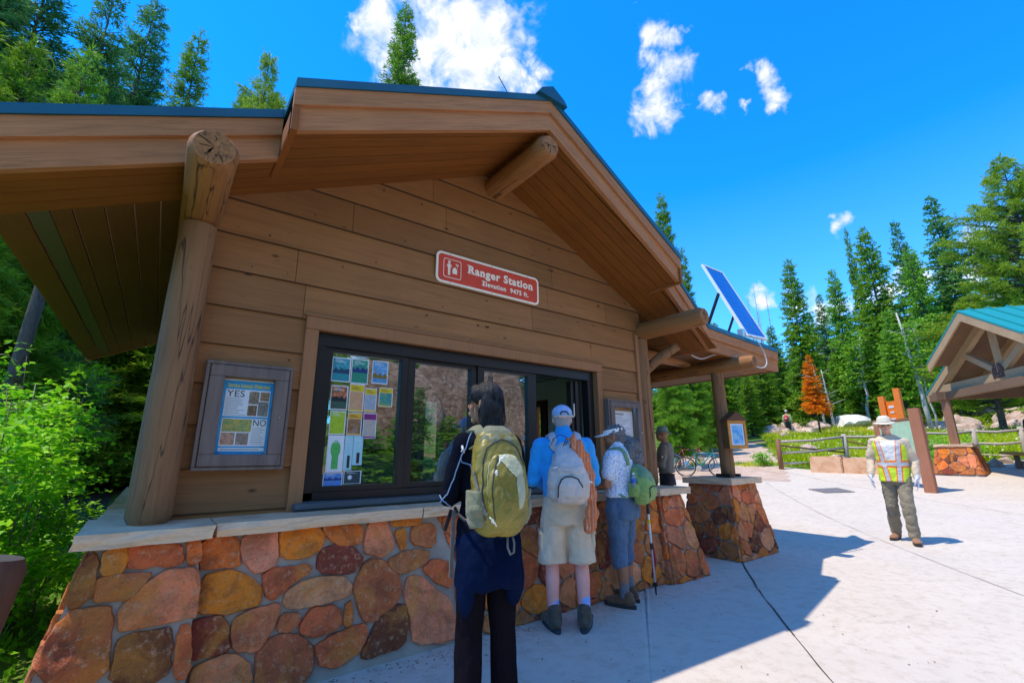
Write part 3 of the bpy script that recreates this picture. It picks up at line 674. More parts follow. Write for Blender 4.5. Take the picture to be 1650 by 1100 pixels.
def stone(mb, poly, P, N, colr, rg, shrink=.0, h=.022, roundness=2):
    """raised field stone on a plane: P(u,v) -> 3D point, N outward normal"""
    if area(poly) < .0008: return
    s = sum(poly[i][0]*poly[(i+1) % len(poly)][1]-poly[(i+1) % len(poly)][0]*poly[i][1] for i in range(len(poly)))
    if s < 0: poly = poly[::-1]
    cx = sum(p[0] for p in poly)/len(poly); cy = sum(p[1] for p in poly)/len(poly)
    if shrink:
        np_ = []
        for x, y in poly:
            d = math.hypot(x-cx, y-cy); f = min(1.25, max(.3, (d-shrink*1.25)/d)) if d > 0 else 1
            np_.append((cx+(x-cx)*f, cy+(y-cy)*f))
        poly = np_
    for it in range(1):
        q = []
        for i in range(len(poly)):
            a, b = poly[i], poly[(i+1) % len(poly)]; e = .20
            q += [(a[0]+(b[0]-a[0])*e, a[1]+(b[1]-a[1])*e), (a[0]+(b[0]-a[0])*(1-e), a[1]+(b[1]-a[1])*(1-e))]
        poly = q
    q = []
    for i in range(len(poly)):
        a, b = poly[i], poly[(i+1) % len(poly)]; m_ = max(1, int(math.dist(a, b)/.022))
        for j in range(m_): q.append((a[0]+(b[0]-a[0])*j/m_, a[1]+(b[1]-a[1])*j/m_))
    poly = q
    n = len(poly); sd_ = rg.uniform(0, 99)
    poly = [(x+.010*noise.noise((x*26, y*26, sd_))+.004*noise.noise((x*90, y*90, sd_)), y+.010*noise.noise((x*26, y*26, sd_+9))+.004*noise.noise((x*90, y*90, sd_+9))) for x, y in poly]
    rings = [(1.0, -.004), (.99, h*.62), (.95, h*.95), (.82, h*1.0), (.66, h*1.03), (.48, h*1.05), (.28, h*1.05), (.12, h*1.05)]
    vs = []
    for f, hh in rings:
        for x, y in poly:
            u = cx+(x-cx)*f; w = cy+(y-cy)*f
            if f < .98: hh2 = hh+h*.75*noise.noise((u*10+sd_, w*10, sd_))+h*.35*noise.noise((u*34+sd_, w*34, sd_))
            else: hh2 = hh
            vs.append(P(u, w)+N*hh2)
    vs.append(P(cx, cy)+N*h*1.12)
    fs = []
    for r in range(len(rings)-1):
        for i in range(n): a = r*n+i; b = r*n+(i+1) % n; fs.append((a, b, b+n, a+n))
    L = (len(rings)-1)*n
    for i in range(n): fs.append((L+i, L+(i+1) % n, len(vs)-1))
    mb.add(vs, fs, 0, 0.0, colr)
def rcol(rg):
    c = SCOL[rg.choice(['drk', 'ora', 'red', 'red', 'org', 'brn', 'pnk', 'bro', 'bro', 'tan', 'pur', 'mix', 'red'])]
    j = rg.uniform(.8, 1.2); return tuple(x*j for x in c)
def stone_face(mb, quad, size, rg, skip=(), shrink=.006, h=.02, pal=None):
    """quad = 4 3D corners: bottom-left, bottom-right, top-right, top-left (seen from outside)"""
    bl, br, tr_, tl = [Vector(q) for q in quad]
    o = bl; ux = (br-bl).normalized(); N = ux.cross((tl-bl)).normalized(); uy = N.cross(ux)
    to2 = lambda q: ((q-o).dot(ux), (q-o).dot(uy))
    poly = [to2(q) for q in (bl, br, tr_, tl)]
    P = lambda u, w: o+ux*u+uy*w
    for c in voro(poly, size, rg, skip): stone(mb, c, P, N, (pal or rcol)(rg), rg, shrink, h)

# counter wall: mortar core with set stones
core = MB()
core.hexa([(.24, -.43, -.05), (4.55, -.43, -.05), (4.55, -.02, -.05), (.24, -.02, -.05), (.24, -.30, .862), (4.55, -.30, .862), (4.55, -.02, .862), (.24, -.02, .862)])
core.hexa([(-.385, -.545, -.1), (.285, -.545, -.1), (.285, .3, -.1), (-.385, .3, -.1), (-.185, -.37, .862), (.275, -.37, .862), (.275, .3, .862), (-.185, .3, .862)])
core.hexa([(-.3, .28, -.1), (.1, .28, -.1), (.1, 4.4, -.1), (-.3, 4.4, -.1), (-.1, .28, .862), (.1, .28, .862), (.1, 4.4, .862), (-.1, 4.4, .862)])
core.hexa([(4.40, -.53, -.05), (5.10, -.53, -.05), (5.10, .25, -.05), (4.40, .25, -.05), (4.55, -.34, .862), (4.94, -.34, .862), (4.94, .22, .862), (4.55, .22, .862)])
core.build('stone_wall', M_mortar, ST)
rg = random.Random(21); sm = MB()
def Pmain(x, z): return Vector((x, -.43+.13/.86*z, z))
def Pcorn(x, z): return Vector((x, -.52+.15/.86*z, z))
Nm = Vector((0, -1, .13/.86)).normalized()
_core_y = -.545
for cname, corner, poly in TRACED:
    stone(sm, poly, Pcorn if corner else Pmain, Nm, tuple(x*rg.uniform(.9, 1.1) for x in SCOL[cname]), rg, -.011, .024, 2)
# lower strip under the traced stones and the part towards the right
skip = [p for c, k_, p in TRACED if not k_]
def region(poly, size, P, N, skip, seed):
    rg2 = random.Random(seed)
    for c in voro(poly, size, rg2, skip): stone(sm, c, P, N, rcol(rg2), rg2, .006, .022)
region([(1.97, .0), (4.44, .0), (4.5, .855), (1.78, .855), (1.93, .5), (1.9, .3)], .26, Pmain, Nm, (), 31)
region([(.30, .0), (.60, .0), (.57, .04), (.32, .09)], .16, Pmain, Nm, (), 32)
region([(-.36, -.02), (.28, -.02), (.28, .2), (-.02, .24), (-.30, .30)], .2, Pcorn, Nm, (), 33)
stone_face(sm, [(-.385, .3, -.05), (-.385, -.545, -.05), (-.187, -.37, .85), (-.187, .3, .85)], .26, rg)
stone_face(sm, [(4.40, -.53, 0), (5.10, -.53, 0), (4.94, -.34, .85), (4.55, -.34, .85)], .27, rg)
stone_face(sm, [(5.10, -.53, 0), (5.10, .25, 0), (4.94, .22, .85), (4.94, -.34, .85)], .27, rg)
stone_face(sm, [(4.40, -.43, 0), (4.40, -.53, 0), (4.55, -.34, .85), (4.55, -.30, .85)], .2, rg)
sm.build('field_stones', M_stone, ST, auto=38)
# slab ledge
def slab(name, x0, x1, y0, y1, z0, z1, parent, seed=0, mat=None):
    rgs = random.Random(seed); n = max(3, int((x1-x0)/.12)); m = max(2, int((y1-y0)/.15)); vs = []; fs = []
    for layer, zz in ((0, z0), (1, (z0+z1)/2), (2, z1)):
        for i in range(n+1):
            for j in range(m+1):
                e = (i in (0, n)) or (j in (0, m)); w = .007 if e else 0
                vs.append((x0+(x1-x0)*i/n+rgs.uniform(-w, w)*(i in (0, n)), y0+(y1-y0)*j/m+rgs.uniform(-w, w)*(j in (0, m))-(.004 if layer == 1 and j == 0 else 0), zz+rgs.uniform(-.003, .003)))
    K = (n+1)*(m+1); ix = lambda l, i, j: l*K+i*(m+1)+j
    for i in range(n):
        for j in range(m): fs += [(ix(2, i, j), ix(2, i+1, j), ix(2, i+1, j+1), ix(2, i, j+1)), (ix(0, i, j+1), ix(0, i+1, j+1), ix(0, i+1, j), ix(0, i, j))]
    for l in range(2):
        for i in range(n): fs += [(ix(l, i, 0), ix(l, i+1, 0), ix(l+1, i+1, 0), ix(l+1, i, 0)), (ix(l, i+1, m), ix(l, i, m), ix(l+1, i, m), ix(l+1, i+1, m))]
        for j in range(m): fs += [(ix(l, 0, j+1), ix(l, 0, j), ix(l+1, 0, j), ix(l+1, 0, j+1)), (ix(l, n, j), ix(l, n, j+1), ix(l+1, n, j+1), ix(l+1, n, j))]
    return MB().add(vs, fs).build(name, mat or M_cap, parent, bevel=.0)
slab('ledge_slab', -.262, .325, -.43, .32, .858, .930, ST, 1)
slab('ledge_slab', .338, 1.62, -.385, .004, .860, .929, ST, 2)
slab('ledge_slab', 1.632, 2.95, -.388, .004, .859, .930, ST, 3)
slab('ledge_slab', 2.962, 4.44, -.383, .004, .860, .928, ST, 4)
slab('ledge_slab', 4.452, 5.04, -.42, .30, .858, .930, ST, 5)
slab('ledge_slab', -.23, .08, .325, 4.35, .858, .926, ST, 6)
# porch pier
def pier(cx, cy, zb, w0, d0, w1, d1, h, capo, capt, parent, rg, size=.24, sh=.006):
    a = [(cx-w0, cy-d0, zb), (cx+w0, cy-d0, zb), (cx+w0, cy+d0, zb), (cx-w0, cy+d0, zb)]
    b = [(cx-w1, cy-d1, zb+h), (cx+w1, cy-d1, zb+h), (cx+w1, cy+d1, zb+h), (cx-w1, cy+d1, zb+h)]
    MB().hexa([(x, y, z-.1) for x, y, z in a]+b).build('stone_pier', M_mortar, parent)
    f = MB()
    for i in range(4):
        j = (i+1) % 4; stone_face(f, [a[i], a[j], b[j], b[i]], size, rg, shrink=sh)
    f.build('pier_stones', M_stone, parent, auto=38)
    return slab('pier_cap', cx-w1-capo, cx+w1+capo, cy-d1-capo, cy+d1+capo, zb+h+.001, zb+h+capt, parent, 9)
pier(6.42, -.05, 0, .50, .42, .34, .29, .905, .07, .078, ST, random.Random(77))

# ------------------------------------------------------------------ notices, sign
k = NT('weathered_case_wood'); v = k.obj((20, 20, 2)); f = k.noise(1, 5, .6, v, .5); k.set(k.ramp(f, [(.3, (.12, .085, .07)), (.7, (.21, .15, .125))]), .75); k.bump(f, .3, .004); M_case = k.m
M_cork = plain('cork_board', (.36, .20, .085), .95, 0, .25, 60)
k = NT('paper_white'); k.set((.78, .79, .82), .6); M_white = k.m
def flat(name, c, rough=.55): 
    kk = NT(name); kk.set(c, rough); return kk.m
M_blue = flat('poster_blue', (.015, .32, .66)); M_yel = flat('poster_yellow', (.75, .62, .02)); M_black = flat('ink_black', (.02, .02, .022)); M_grey = flat('ink_grey', (.30, .31, .33))
def photo_mat(name, cols, scale=9, seed=0.0):
    kk = NT(name); v = kk.obj((1, 1, 1), (seed, seed*.7, seed*1.3)); n = kk.noise(scale, 6, .7, v, .8)
    st = [(.25+.5*i/max(1, len(cols)-1), c) for i, c in enumerate(cols)]
    kk.set(kk.ramp(n, st), .4); return kk.m
def case(loc, w, h, name, label, depth=.07, stile=.085):
    t = empty(name, loc, 0, label, 'notice case')
    m = MB(); fr = .022
    for a in ((0, w, -depth+.012, 0, 0, fr), (0, w, -depth+.012, 0, h-fr, h), (0, fr, -depth+.012, 0, fr+.001, h-fr-.001), (w-fr, w, -depth+.012, 0, fr+.001, h-fr-.001)): m.box(*a)
    m.build('frame', M_case, t, bevel=.003)
    d = MB(); e = fr+.004; s = stile
    d.box(e, w-e, -depth, -.02, e, e+s*.86); d.box(e, w-e, -depth, -.02, h-e-s*.86, h-e); d.box(e, e+s, -depth-.0005, -.02, e+s*.86+.001, h-e-s*.86-.001); d.box(w-e-s, w-e, -depth-.0005, -.02, e+s*.86+.001, h-e-s*.86-.001)
    dr = d.build('door', M_case, t, bevel=.003)
    lk = MB().tube([(w-e-s*.45, -depth-.012, h*.49), (w-e-s*.45, -depth+.002, h*.49)], .008, 10).build('lock', M_steel, dr)
    MB().box(e+s-.01, w-e-s+.01, -.018, -.008, e+s*.8, h-e-s*.8).build('back_board', M_cork, t)
    MB().box(e+s-.002, w-e-s+.002, -depth+.016, -depth+.019, e+s*.84, h-e-s*.84).build('pane', M_cglass, t)
    return t
t = case((.184, -.036, 1.215), .523, .70, 'notice_case', 'weathered wooden notice case with the blue service animals poster, left of the window')
# poster inside
q = empty('service_animal_poster', (.288, -.056, 1.305), 0, 'blue bordered poster about service animals with YES and NO headings in the left notice case', 'poster')
pw, ph = .318, .50
MB().box(0, pw, -.001, .0015, 0, ph).build('sheet', M_white, q)
MB().box(.008, pw-.008, -.002, -.001, .008, ph-.008).build('border', M_blue, q)
m = MB(); m.box(.026, pw-.026, -.0028, -.002, .255, .435); m.box(.026, pw-.026, -.0028, -.002, .062, .243); m.box(.026, pw-.026, -.0028, -.002, .03, .052); m.build('panel', M_white, q)
text_xz('Service Animals Welcome!', .04, .034, .447, -.0032, M_yel, q, width=.25, bold=.0006)
text_xz('YES', .062, .032, .385, -.0034, M_black, q, width=.105); text_xz('NO', .062, .205, .195, -.0034, M_black, q, width=.078)
ph_ = [(.165, .225, .34, .425, ((.02, .02, .02), (.25, .17, .12), (.6, .5, .45))), (.232, .288, .365, .425, ((.05, .03, .02), (.35, .2, .1), (.4, .42, .5))), (.165, .22, .262, .332, ((.03, .03, .04), (.2, .1, .06), (.5, .4, .3))), (.226, .288, .262, .358, ((.05, .07, .12), (.2, .18, .16), (.5, .5, .5))),
       (.032, .2, .155, .238, ((.5, .12, .1), (.6, .42, .1), (.15, .3, .12), (.65, .55, .4))), (.032, .11, .07, .148, ((.02, .05, .06), (.6, .3, .2), (.5, .45, .4))), (.118, .19, .07, .148, ((.1, .12, .2), (.3, .2, .15), (.55, .5, .5)))]
for i, (a, b, c_, d_, cs) in enumerate(ph_): MB().box(a, b, -.0036, -.0028, c_, d_).build('photo', photo_mat('poster_photo', cs, 45, i+1.0), q)
m = MB()
rgp = random.Random(3)
for i in range(11): m.box(.034, .034+rgp.uniform(.07, .12), -.0034, -.0028, .373-i*.011, .3765-i*.011)
for i in range(10): m.box(.205, .205+rgp.uniform(.05, .08), -.0034, -.0028, .180-i*.0115, .1835-i*.0115)
m.box(.04, .26, -.0034, -.0028, .038, .044); m.build('fine_print', M_grey, q)
t = case((4.03, -.036, 1.19), .60, .73, 'notice_case', 'weathered wooden notice case holding a plain white sheet, right of the window', .10, .07)
q = MB(); q.box(4.14, 4.52, -.060, -.058, 1.31, 1.80); qq = q.build('notice_sheet', M_white, None); tag(qq, 'white printed notice inside the right wooden case', 'notice')
m = MB()
for i in range(16): m.box(4.17, 4.17+rgp.uniform(.16, .32), -.062, -.0603, 1.72-i*.025, 1.727-i*.025)
m.build('fine_print', M_grey, qq)
MB().box(4.17, 4.36, -.062, -.0603, 1.75, 1.772).build('heading', M_grey, qq)

# station sign
M_signred = plain('sign_brown_red', (.66, .045, .010), .45, 0, .08); M_cream = flat('sign_cream', (.95, .84, .66), .5)
SG = empty('station_sign', (1.83, -.036, 2.865), 0, 'brown-red plate reading Ranger Station Elevation 9475 ft. on the gable wall', 'sign')
def rrect(x0, x1, z0, z1, r, n=6):
    p = []
    for cx, cz, a0 in ((x1-r, z0+r, -90), (x1-r, z1-r, 0), (x0+r, z1-r, 90), (x0+r, z0+r, 180)):
        for i in range(n+1): a = R(a0+90*i/n); p.append((cx+r*math.cos(a), cz+r*math.sin(a)))
    return p
def plate(poly, y0, y1, name, mat, parent): 
    return MB().prism([(x, y0, z) for x, z in poly], (0, y0, 0), (0, y1, 0)).build(name, mat, parent)
plate(rrect(0, 1.25, 0, .31, .055), 0, -.012, 'border', M_cream, SG)
plate(rrect(.022, 1.228, .022, .288, .038), -.012, -.0135, 'panel', M_signred, SG)
plate(rrect(.075, .268, .06, .25, .022), -.0135, -.0145, 'pictogram_frame', M_cream, SG); plate(rrect(.081, .262, .066, .244, .018), -.0145, -.0152, 'pictogram_ground', M_signred, SG)
pm = MB()
def pz(poly): pm.prism([(x, -.0152, z) for x, z in poly], (0, 0, 0), (0, -.0012, 0))
pz([(.135+.011*math.cos(R(a)), .213+.012*math.sin(R(a))) for a in range(0, 360, 36)])
pz([(.120, .222), (.150, .222), (.146, .230), (.124, .230)])
pz([(.121, .198), (.149, .198), (.147, .15), (.146, .085), (.137, .085), (.135, .14), (.133, .085), (.124, .085), (.123, .15)])
pz([(.120, .198), (.108, .178), (.118, .160), (.122, .164), (.114, .178), (.122, .188)]); pz([(.150, .198), (.162, .178), (.152, .160), (.148, .164), (.156, .178), (.148, .188)])
pz([(.172, .108), (.222, .108), (.222, .150), (.197, .178), (.172, .150)]); pz([(.220, .160), (.223, .160), (.223, .205), (.220, .205)]); pz([(.205, .205), (.220, .192), (.236, .199), (.236, .212), (.220, .206), (.207, .217)])
pm.build('pictogram', M_cream, SG)
def slabserif(body, x, z, size, width, parent, bold):
    me = text_mesh(body, size, 'lettering', .0008, 'LEFT', bold, 1.12)
    me.materials.clear(); me.materials.append(M_cream)
    xs = [v_.co.x for v_ in me.vertices]; f_ = width/(max(xs)-min(xs)); me.transform(Matrix.Diagonal((f_, 1, 1, 1)))
    me.transform(Matrix.Rotation(R(90), 4, 'X')); me.transform(Matrix.Translation((x, -.0145, z)))
    # slab feet: short bars under and over upright stems
    bmx = bmesh.new(); bmx.from_mesh(me)
    lo_ = {}
    for v_ in bmx.verts:
        lo_.setdefault(round(v_.co.z-z, 3), []).append(v_.co.x)
    bmx.to_mesh(me); bmx.free()
    o = bpy.data.objects.new('lettering', me); COL.objects.link(o); o.parent = parent
    return o
slabserif('Ranger Station', .345, .158, .115, .81, SG, .004)
slabserif('Elevation  9475 ft.', .515, .066, .07, .585, SG, .002)
# serifs on both lines
sf_ = MB()
def ser(x, z, w, h=.007): sf_.box(x, x+w, -.0158, -.0146, z, z+h)
for x in (.338, .372): ser(x, .158, .032)
ser(.336, .234, .03)
for x in (.462, .500): ser(x, .158, .026)
for x in (.782, .958, .988): ser(x, .158, .026)
for x in (1.118, 1.146): ser(x, .158, .024)
ser(.505, .066, .03, .005); ser(.505, .112, .03, .005)
sf_.build('serif', M_cream, SG)
sc = MB()
for x in (.15, .63, 1.1):
    for z in (.011, .299): sc.tube([(x, -.0121, z), (x, -.0145, z)], .004, 8)
sc.build('screw', M_dark, SG)

# leaflets taped inside the first pane
LF = [(1.01, 1.869, 1.155, 2.064, 'blue lake and mountain leaflet, first in the top row', ((.01, .12, .25), (.02, .30, .35), (.25, .5, .7)), None),
 (1.162, 1.865, 1.302, 2.07, 'leaflet with blue sky over green forest, second in the top row', ((.01, .06, .35), (.02, .3, .15), (.4, .6, .85)), None),
 (1.333, 1.88, 1.469, 2.073, 'leaflet with golden autumn trees under a blue sky, last in the top row', ((.5, .3, .03), (.05, .3, .6), (.5, .7, .9)), None),
 (1.019, 1.649, 1.15, 1.839, 'leaflet with red and yellow flowers on dark green, below the lake leaflet', ((.01, .03, .04), (.05, .12, .08), (.7, .15, .05), (.6, .5, .3)), None),
 (1.162, 1.642, 1.28, 1.862, 'tall trail map with yellow band and orange relief', ((.55, .25, .12), (.75, .45, .25)), 'y'),
 (1.288, 1.647, 1.385, 1.837, 'trail map with yellow band and grey blue relief', ((.25, .3, .4), (.5, .52, .55)), 'y'),
 (1.405, 1.693, 1.523, 1.852, 'small yellow banded leaflet with teal lake, standing apart at the right', ((.01, .15, .2), (.05, .3, .25), (.3, .3, .05)), 'y'),
 (1.028, 1.46, 1.149, 1.64, 'lime green leaflet in the third row', ((.25, .45, .01), (.45, .6, .03), (.1, .25, .02)), None),
 (1.163, 1.458, 1.277, 1.633, 'brown map leaflet with orange top corner', ((.12, .05, .02), (.35, .15, .05), (.3, .35, .4)), 'o'),
 (1.289, 1.435, 1.397, 1.636, 'purple banded leaflet with a pale animal on blue', ((.02, .2, .6), (.6, .45, .3), (.1, .35, .7)), 'p'),
 (1.029, 1.183, 1.152, 1.455, 'white sheet with a green trail diagram', None, 'g'),
 (1.157, 1.195, 1.221, 1.454, 'narrow pale blue bookmark with dark foot, left one of the pair', ((.35, .6, .65), (.45, .7, .75)), 'b'),
 (1.224, 1.231, 1.299, 1.455, 'narrow pale blue bookmark with dark box, right one of the pair', ((.35, .6, .65), (.5, .75, .8)), 'b'),
 (1.017, 1.08, 1.16, 1.177, 'wide blue leaflet with a red skyline, bottom left', ((.01, .1, .45), (.1, .3, .7), (.3, .1, .1)), None),
 (1.167, 1.093, 1.303, 1.189, 'wide dark leaflet with one pale daisy, bottom row', ((.01, .03, .05), (.02, .08, .1)), 'd')]
cm_ = {'y': (.75, .52, .01), 'o': (.8, .4, .02), 'p': (.28, .02, .2)}
for i, (x0, z0, x1, z1, lab, cs, ex) in enumerate(LF):
    o = empty('leaflet', (x0, .0585, z0), 0, lab, 'leaflet', 'leaflets taped inside the window'); w, h = x1-x0, z1-z0
    MB().box(0, w, 0, .001, 0, h).build('sheet', M_white if ex not in ('b',) else flat('pale_blue_sheet', (.4, .68, .75)), o)
    if cs:
        zt0, zt1 = (.08*h, .72*h) if ex in ('y', 'p', 'o') else (.04*h, .96*h)
        x_0 = .35*w if ex == 'b' else .04*w; 
        MB().box(x_0, w*.94, -.0009, -.0002, zt0, zt1).build('picture', photo_mat('leaflet_picture', cs, 26, i*1.7+.3), o)
    if ex in cm_:
        mm = flat('band_colour', cm_[ex]); m = MB(); m.box(.03*w, .97*w, -.0009, -.0002, .73*h, .97*h); m.build('band', mm, o); MB().box(.03*w, .97*w, -.0009, -.0002, .02*h, .075*h).build('band', mm, o)
    if ex is None and cs and i not in (7,):
        hz = h*(.42+.12*math.sin(i*2.1)); pts = [(.05*w, hz-.1*h)]+[(w*(.05+.9*q/6), hz+h*.16*abs(math.sin(q*1.7+i*1.3))) for q in range(7)]+[(.95*w, hz-.1*h)]
        MB().prism([(x, -.0011, z) for x, z in pts], (0, 0, 0), (0, -.0003, 0)).build('mountain', flat('leaflet_ridge', tuple(q*.45 for q in cs[0])), o)
        MB().box(.05*w, .95*w, -.0017, -.0013, .05*h, hz-.08*h).build('foreground', photo_mat('leaflet_foreground', (cs[0], cs[1], tuple(q*.3 for q in cs[1])), 60, i*.9), o)
    m = MB()
    for j in range(3): m.box(.15*w, (.5+.12*j)*w, -.0014, -.0009, (.90-.05*j)*h, (.915-.05*j)*h)
    m.build('caption', M_black if ex in cm_ else M_white, o)
    if ex == 'g':
        m = MB().prism([(w*.5+w*.30*math.cos(R(a)), -.0002, h*.62+h*.24*math.sin(R(a))) for a in range(0, 360, 20)], (0, 0, 0), (0, -.0008, 0)); m.box(w*.3, w*.7, -.0009, -.0002, h*.08, h*.5); m.build('diagram', photo_mat('trail_green', ((.02, .35, .05), (.1, .5, .12), (.02, .15, .02)), 40), o)
    if ex == 'b': MB().box(w*.4, w*.72, -.0016, -.001, .06*h, .42*h).build('foot_box', M_black, o)
    if ex == 'd': MB().prism([(w*.35+(.022 if a % 40 else .012)*math.cos(R(a)), -.001, h*.5+(.022 if a % 40 else .012)*math.sin(R(a))) for a in range(0, 360, 20)], (0, 0, 0), (0, -.0006, 0)).build('daisy', M_white, o)
# things inside
def boxthing(name, lab, cat, b, mat): o = MB().box(*b).build(name, mat, None, bevel=.004); tag(o, lab, cat); return o
FR = empty('framed_picture', (2.7, 4.17, 1.35), 0, 'dark framed picture hanging on the back wall inside', 'picture')
m = MB(); m.box(0, .9, -.04, 0, 0, .06); m.box(0, .9, -.04, 0, .74, .8); m.box(0, .06, -.04, 0, .061, .739); m.box(.84, .9, -.04, 0, .061, .739); m.build('frame', plain('frame_wood', (.12, .07, .02), .5), FR)
MB().box(.06, .84, -.02, -.005, .06, .74).build('picture', photo_mat('wall_picture', ((.02, .1, .15), (.2, .4, .5), (.4, .4, .2)), 5), FR)
o = empty('flag', (1.78, .55, .97), 0, 'small red and white striped flag standing inside the second pane', 'flag')
MB().tube([(0, 0, 0), (0.02, 0, .55)], .006, 8).build('pole', M_steel, o)
k = NT('striped_cloth'); v = k.obj((1, 1, 1), (0, .5, 0)); w_ = k.n('ShaderNodeTexWave', wave_type='BANDS', bands_direction='Z'); w_.inputs['Scale'].default_value = 7; k.l(v, w_.inputs['Vector']); k.set(k.ramp(w_.outputs['Fac'], [(.48, (.5, .02, .02)), (.52, (.8, .78, .75))]), .8)
m = MB(); vs = []; fs = []
for i in range(9):
    for j in range(7): vs.append((.02+.03*j*(1-.05*i)+.0, .02*math.sin(j*1.4+i*.3), .52-.045*i))
for i in range(8):
    for j in range(6): a = i*7+j; fs.append((a, a+1, a+8, a+7))
m.add(vs, fs).build('cloth', k.m, o, smooth=True)
o = empty('brochure_rack', (1.76, .3, .97), 0, 'yellow brochure rack standing on the counter inside', 'rack')
for i in range(3): MB().hexa([(0, .05*i, .0), (.2, .05*i, .0), (.2, .05*i+.01, .0), (0, .05*i+.01, .0), (0, .05*i+.03, .12+.08*i), (.2, .05*i+.03, .12+.08*i), (.2, .05*i+.04, .12+.08*i), (0, .05*i+.04, .12+.08*i)]).build('pocket', plain('rack_yellow', (.7, .42, .01), .5), o)
o = MB().tube([(2.0, .35, .97), (2.0, .35, 1.05), (2.0, .35, 1.08), (2.0, .35, 1.10)], [.028, .028, .014, .014], 14).build('bottle', plain('bottle_blue', (.05, .35, .6), .3)); tag(o, 'small blue bottle on the counter inside the second pane', 'bottle')

# solar panel on the porch roof
SP = empty('solar_panel', (0, 0, 0), 0, 'tilted solar panel with white frame on the porch roof edge', 'solar panel')
A = [Vector(p) for p in ((6.74, .04, 4.34), (7.38, .04, 4.35), (7.38, -.53, 3.03), (6.74, -.53, 3.0))]   # tl, tr, br, bl
nn = (A[1]-A[0]).cross(A[3]-A[0]).normalized()
if nn.y > 0: nn = -nn
ctr = sum(A, Vector())/4
def quadslab(P4, off0, off1, name, mat, parent):
    return MB().hexa([p+nn*off0 for p in P4]+[p+nn*off1 for p in P4]).build(name, mat, parent)
M_wf = plain('white_aluminium', (.92, .90, .86), .35, .2, .05)
e = MB()
for i in range(4):
    a, b = A[i], A[(i+1) % 4]; c_, d_ = [p+(ctr-p)*.0 for p in (a, b)]
    w_in = .028; da = (b-a).normalized(); inw = nn.cross(da); 
    if inw.dot(ctr-a) < 0: inw = -inw
    e.hexa([a-nn*.035, b-nn*.035, b+inw*w_in-da*w_in*0-nn*.035, a+inw*w_in-nn*.035, a+nn*.006, b+nn*.006, b+inw*w_in+nn*.006, a+inw*w_in+nn*.006])
e.build('frame', M_wf, SP)
k = NT('solar_cells'); br_ = k.n('ShaderNodeTexBrick'); br_.offset = 0; br_.inputs['Scale'].default_value = 1; br_.inputs['Mortar Size'].default_value = .012; br_.inputs['Brick Width'].default_value = .1; br_.inputs['Row Height'].default_value = .1
uvm = k.n('ShaderNodeTexCoord'); k.l(uvm.outputs['UV'], br_.inputs['Vector']); br_.inputs['Color1'].default_value = (.01, .09, .42, 1); br_.inputs['Color2'].default_value = (.012, .12, .5, 1); br_.inputs['Mortar'].default_value = (.03, .13, .50, 1)
k.set(br_.outputs[0], .2, .0, .6); 
cells = quadslab([p+(ctr-p)*.05 for p in A], -.03, .0, 'cells', k.m, SP)
uv = cells.data.uv_layers.new(name='UVMap')
L1, L2 = (A[1]-A[0]).length, (A[3]-A[0]).length
for lp in cells.data.loops:
    co = cells.data.vertices[lp.vertex_index].co-A[0]
    uv.data[lp.index].uv = (co.dot((A[1]-A[0]).normalized()), co.dot((A[3]-A[0]).normalized()))
p1 = A[0]+(A[3]-A[0])*.42; p2 = A[1]+(A[2]-A[1])*.42
MB().bar(p1-nn*.03, (6.74, .22, zt(6.74)+.02), .035, .035, up=(1, 0, 0)).build('strut', M_dark, SP); MB().bar(p2-nn*.03, (7.36, .22, zt(7.36)+.02), .03, .03, up=(1, 0, 0)).build('strut', M_dark, SP)
MB().box(6.66, 6.735, -.50, -.42, 2.93, 3.10).build('bracket', M_steel, SP)
cb = MB(); P_ = [A[3]+Vector((.06, .0, .02)), Vector((6.86, -.60, 2.92)), Vector((6.93, -.64, 2.75)), Vector((6.93, -.66, 2.58)), Vector((6.80, -.64, 2.50)), Vector((6.60, -.60, 2.53)), Vector((6.42, -.48, 2.64)), Vector((6.1, -.35, 2.66)), Vector((5.8, -.3, 2.57)), Vector((5.5, -.3, 2.60))]
pp = []
for i in range(len(P_)-1):
    for s_ in range(4): 
        t_ = s_/4; p0 = P_[max(i-1, 0)]; p1_ = P_[i]; p2_ = P_[i+1]; p3 = P_[min(i+2, len(P_)-1)]
        pp.append(.5*((2*p1_)+(-p0+p2_)*t_+(2*p0-5*p1_+4*p2_-p3)*t_*t_+(-p0+3*p1_-3*p2_+p3)*t_**3))
cb.tube(pp, .009, 8).build('cable', flat('cable_grey', (.5, .5, .5)), SP, smooth=True)
# a stub of antenna on the roof
o = MB().tube([(2.05, -.9, zt(2.05)), (1.93, -.9, zt(2.05)+.14)], .004, 6).build('roof_wire', M_dark); tag(o, 'short dark wire sticking up from the station roof near the ridge', 'wire')

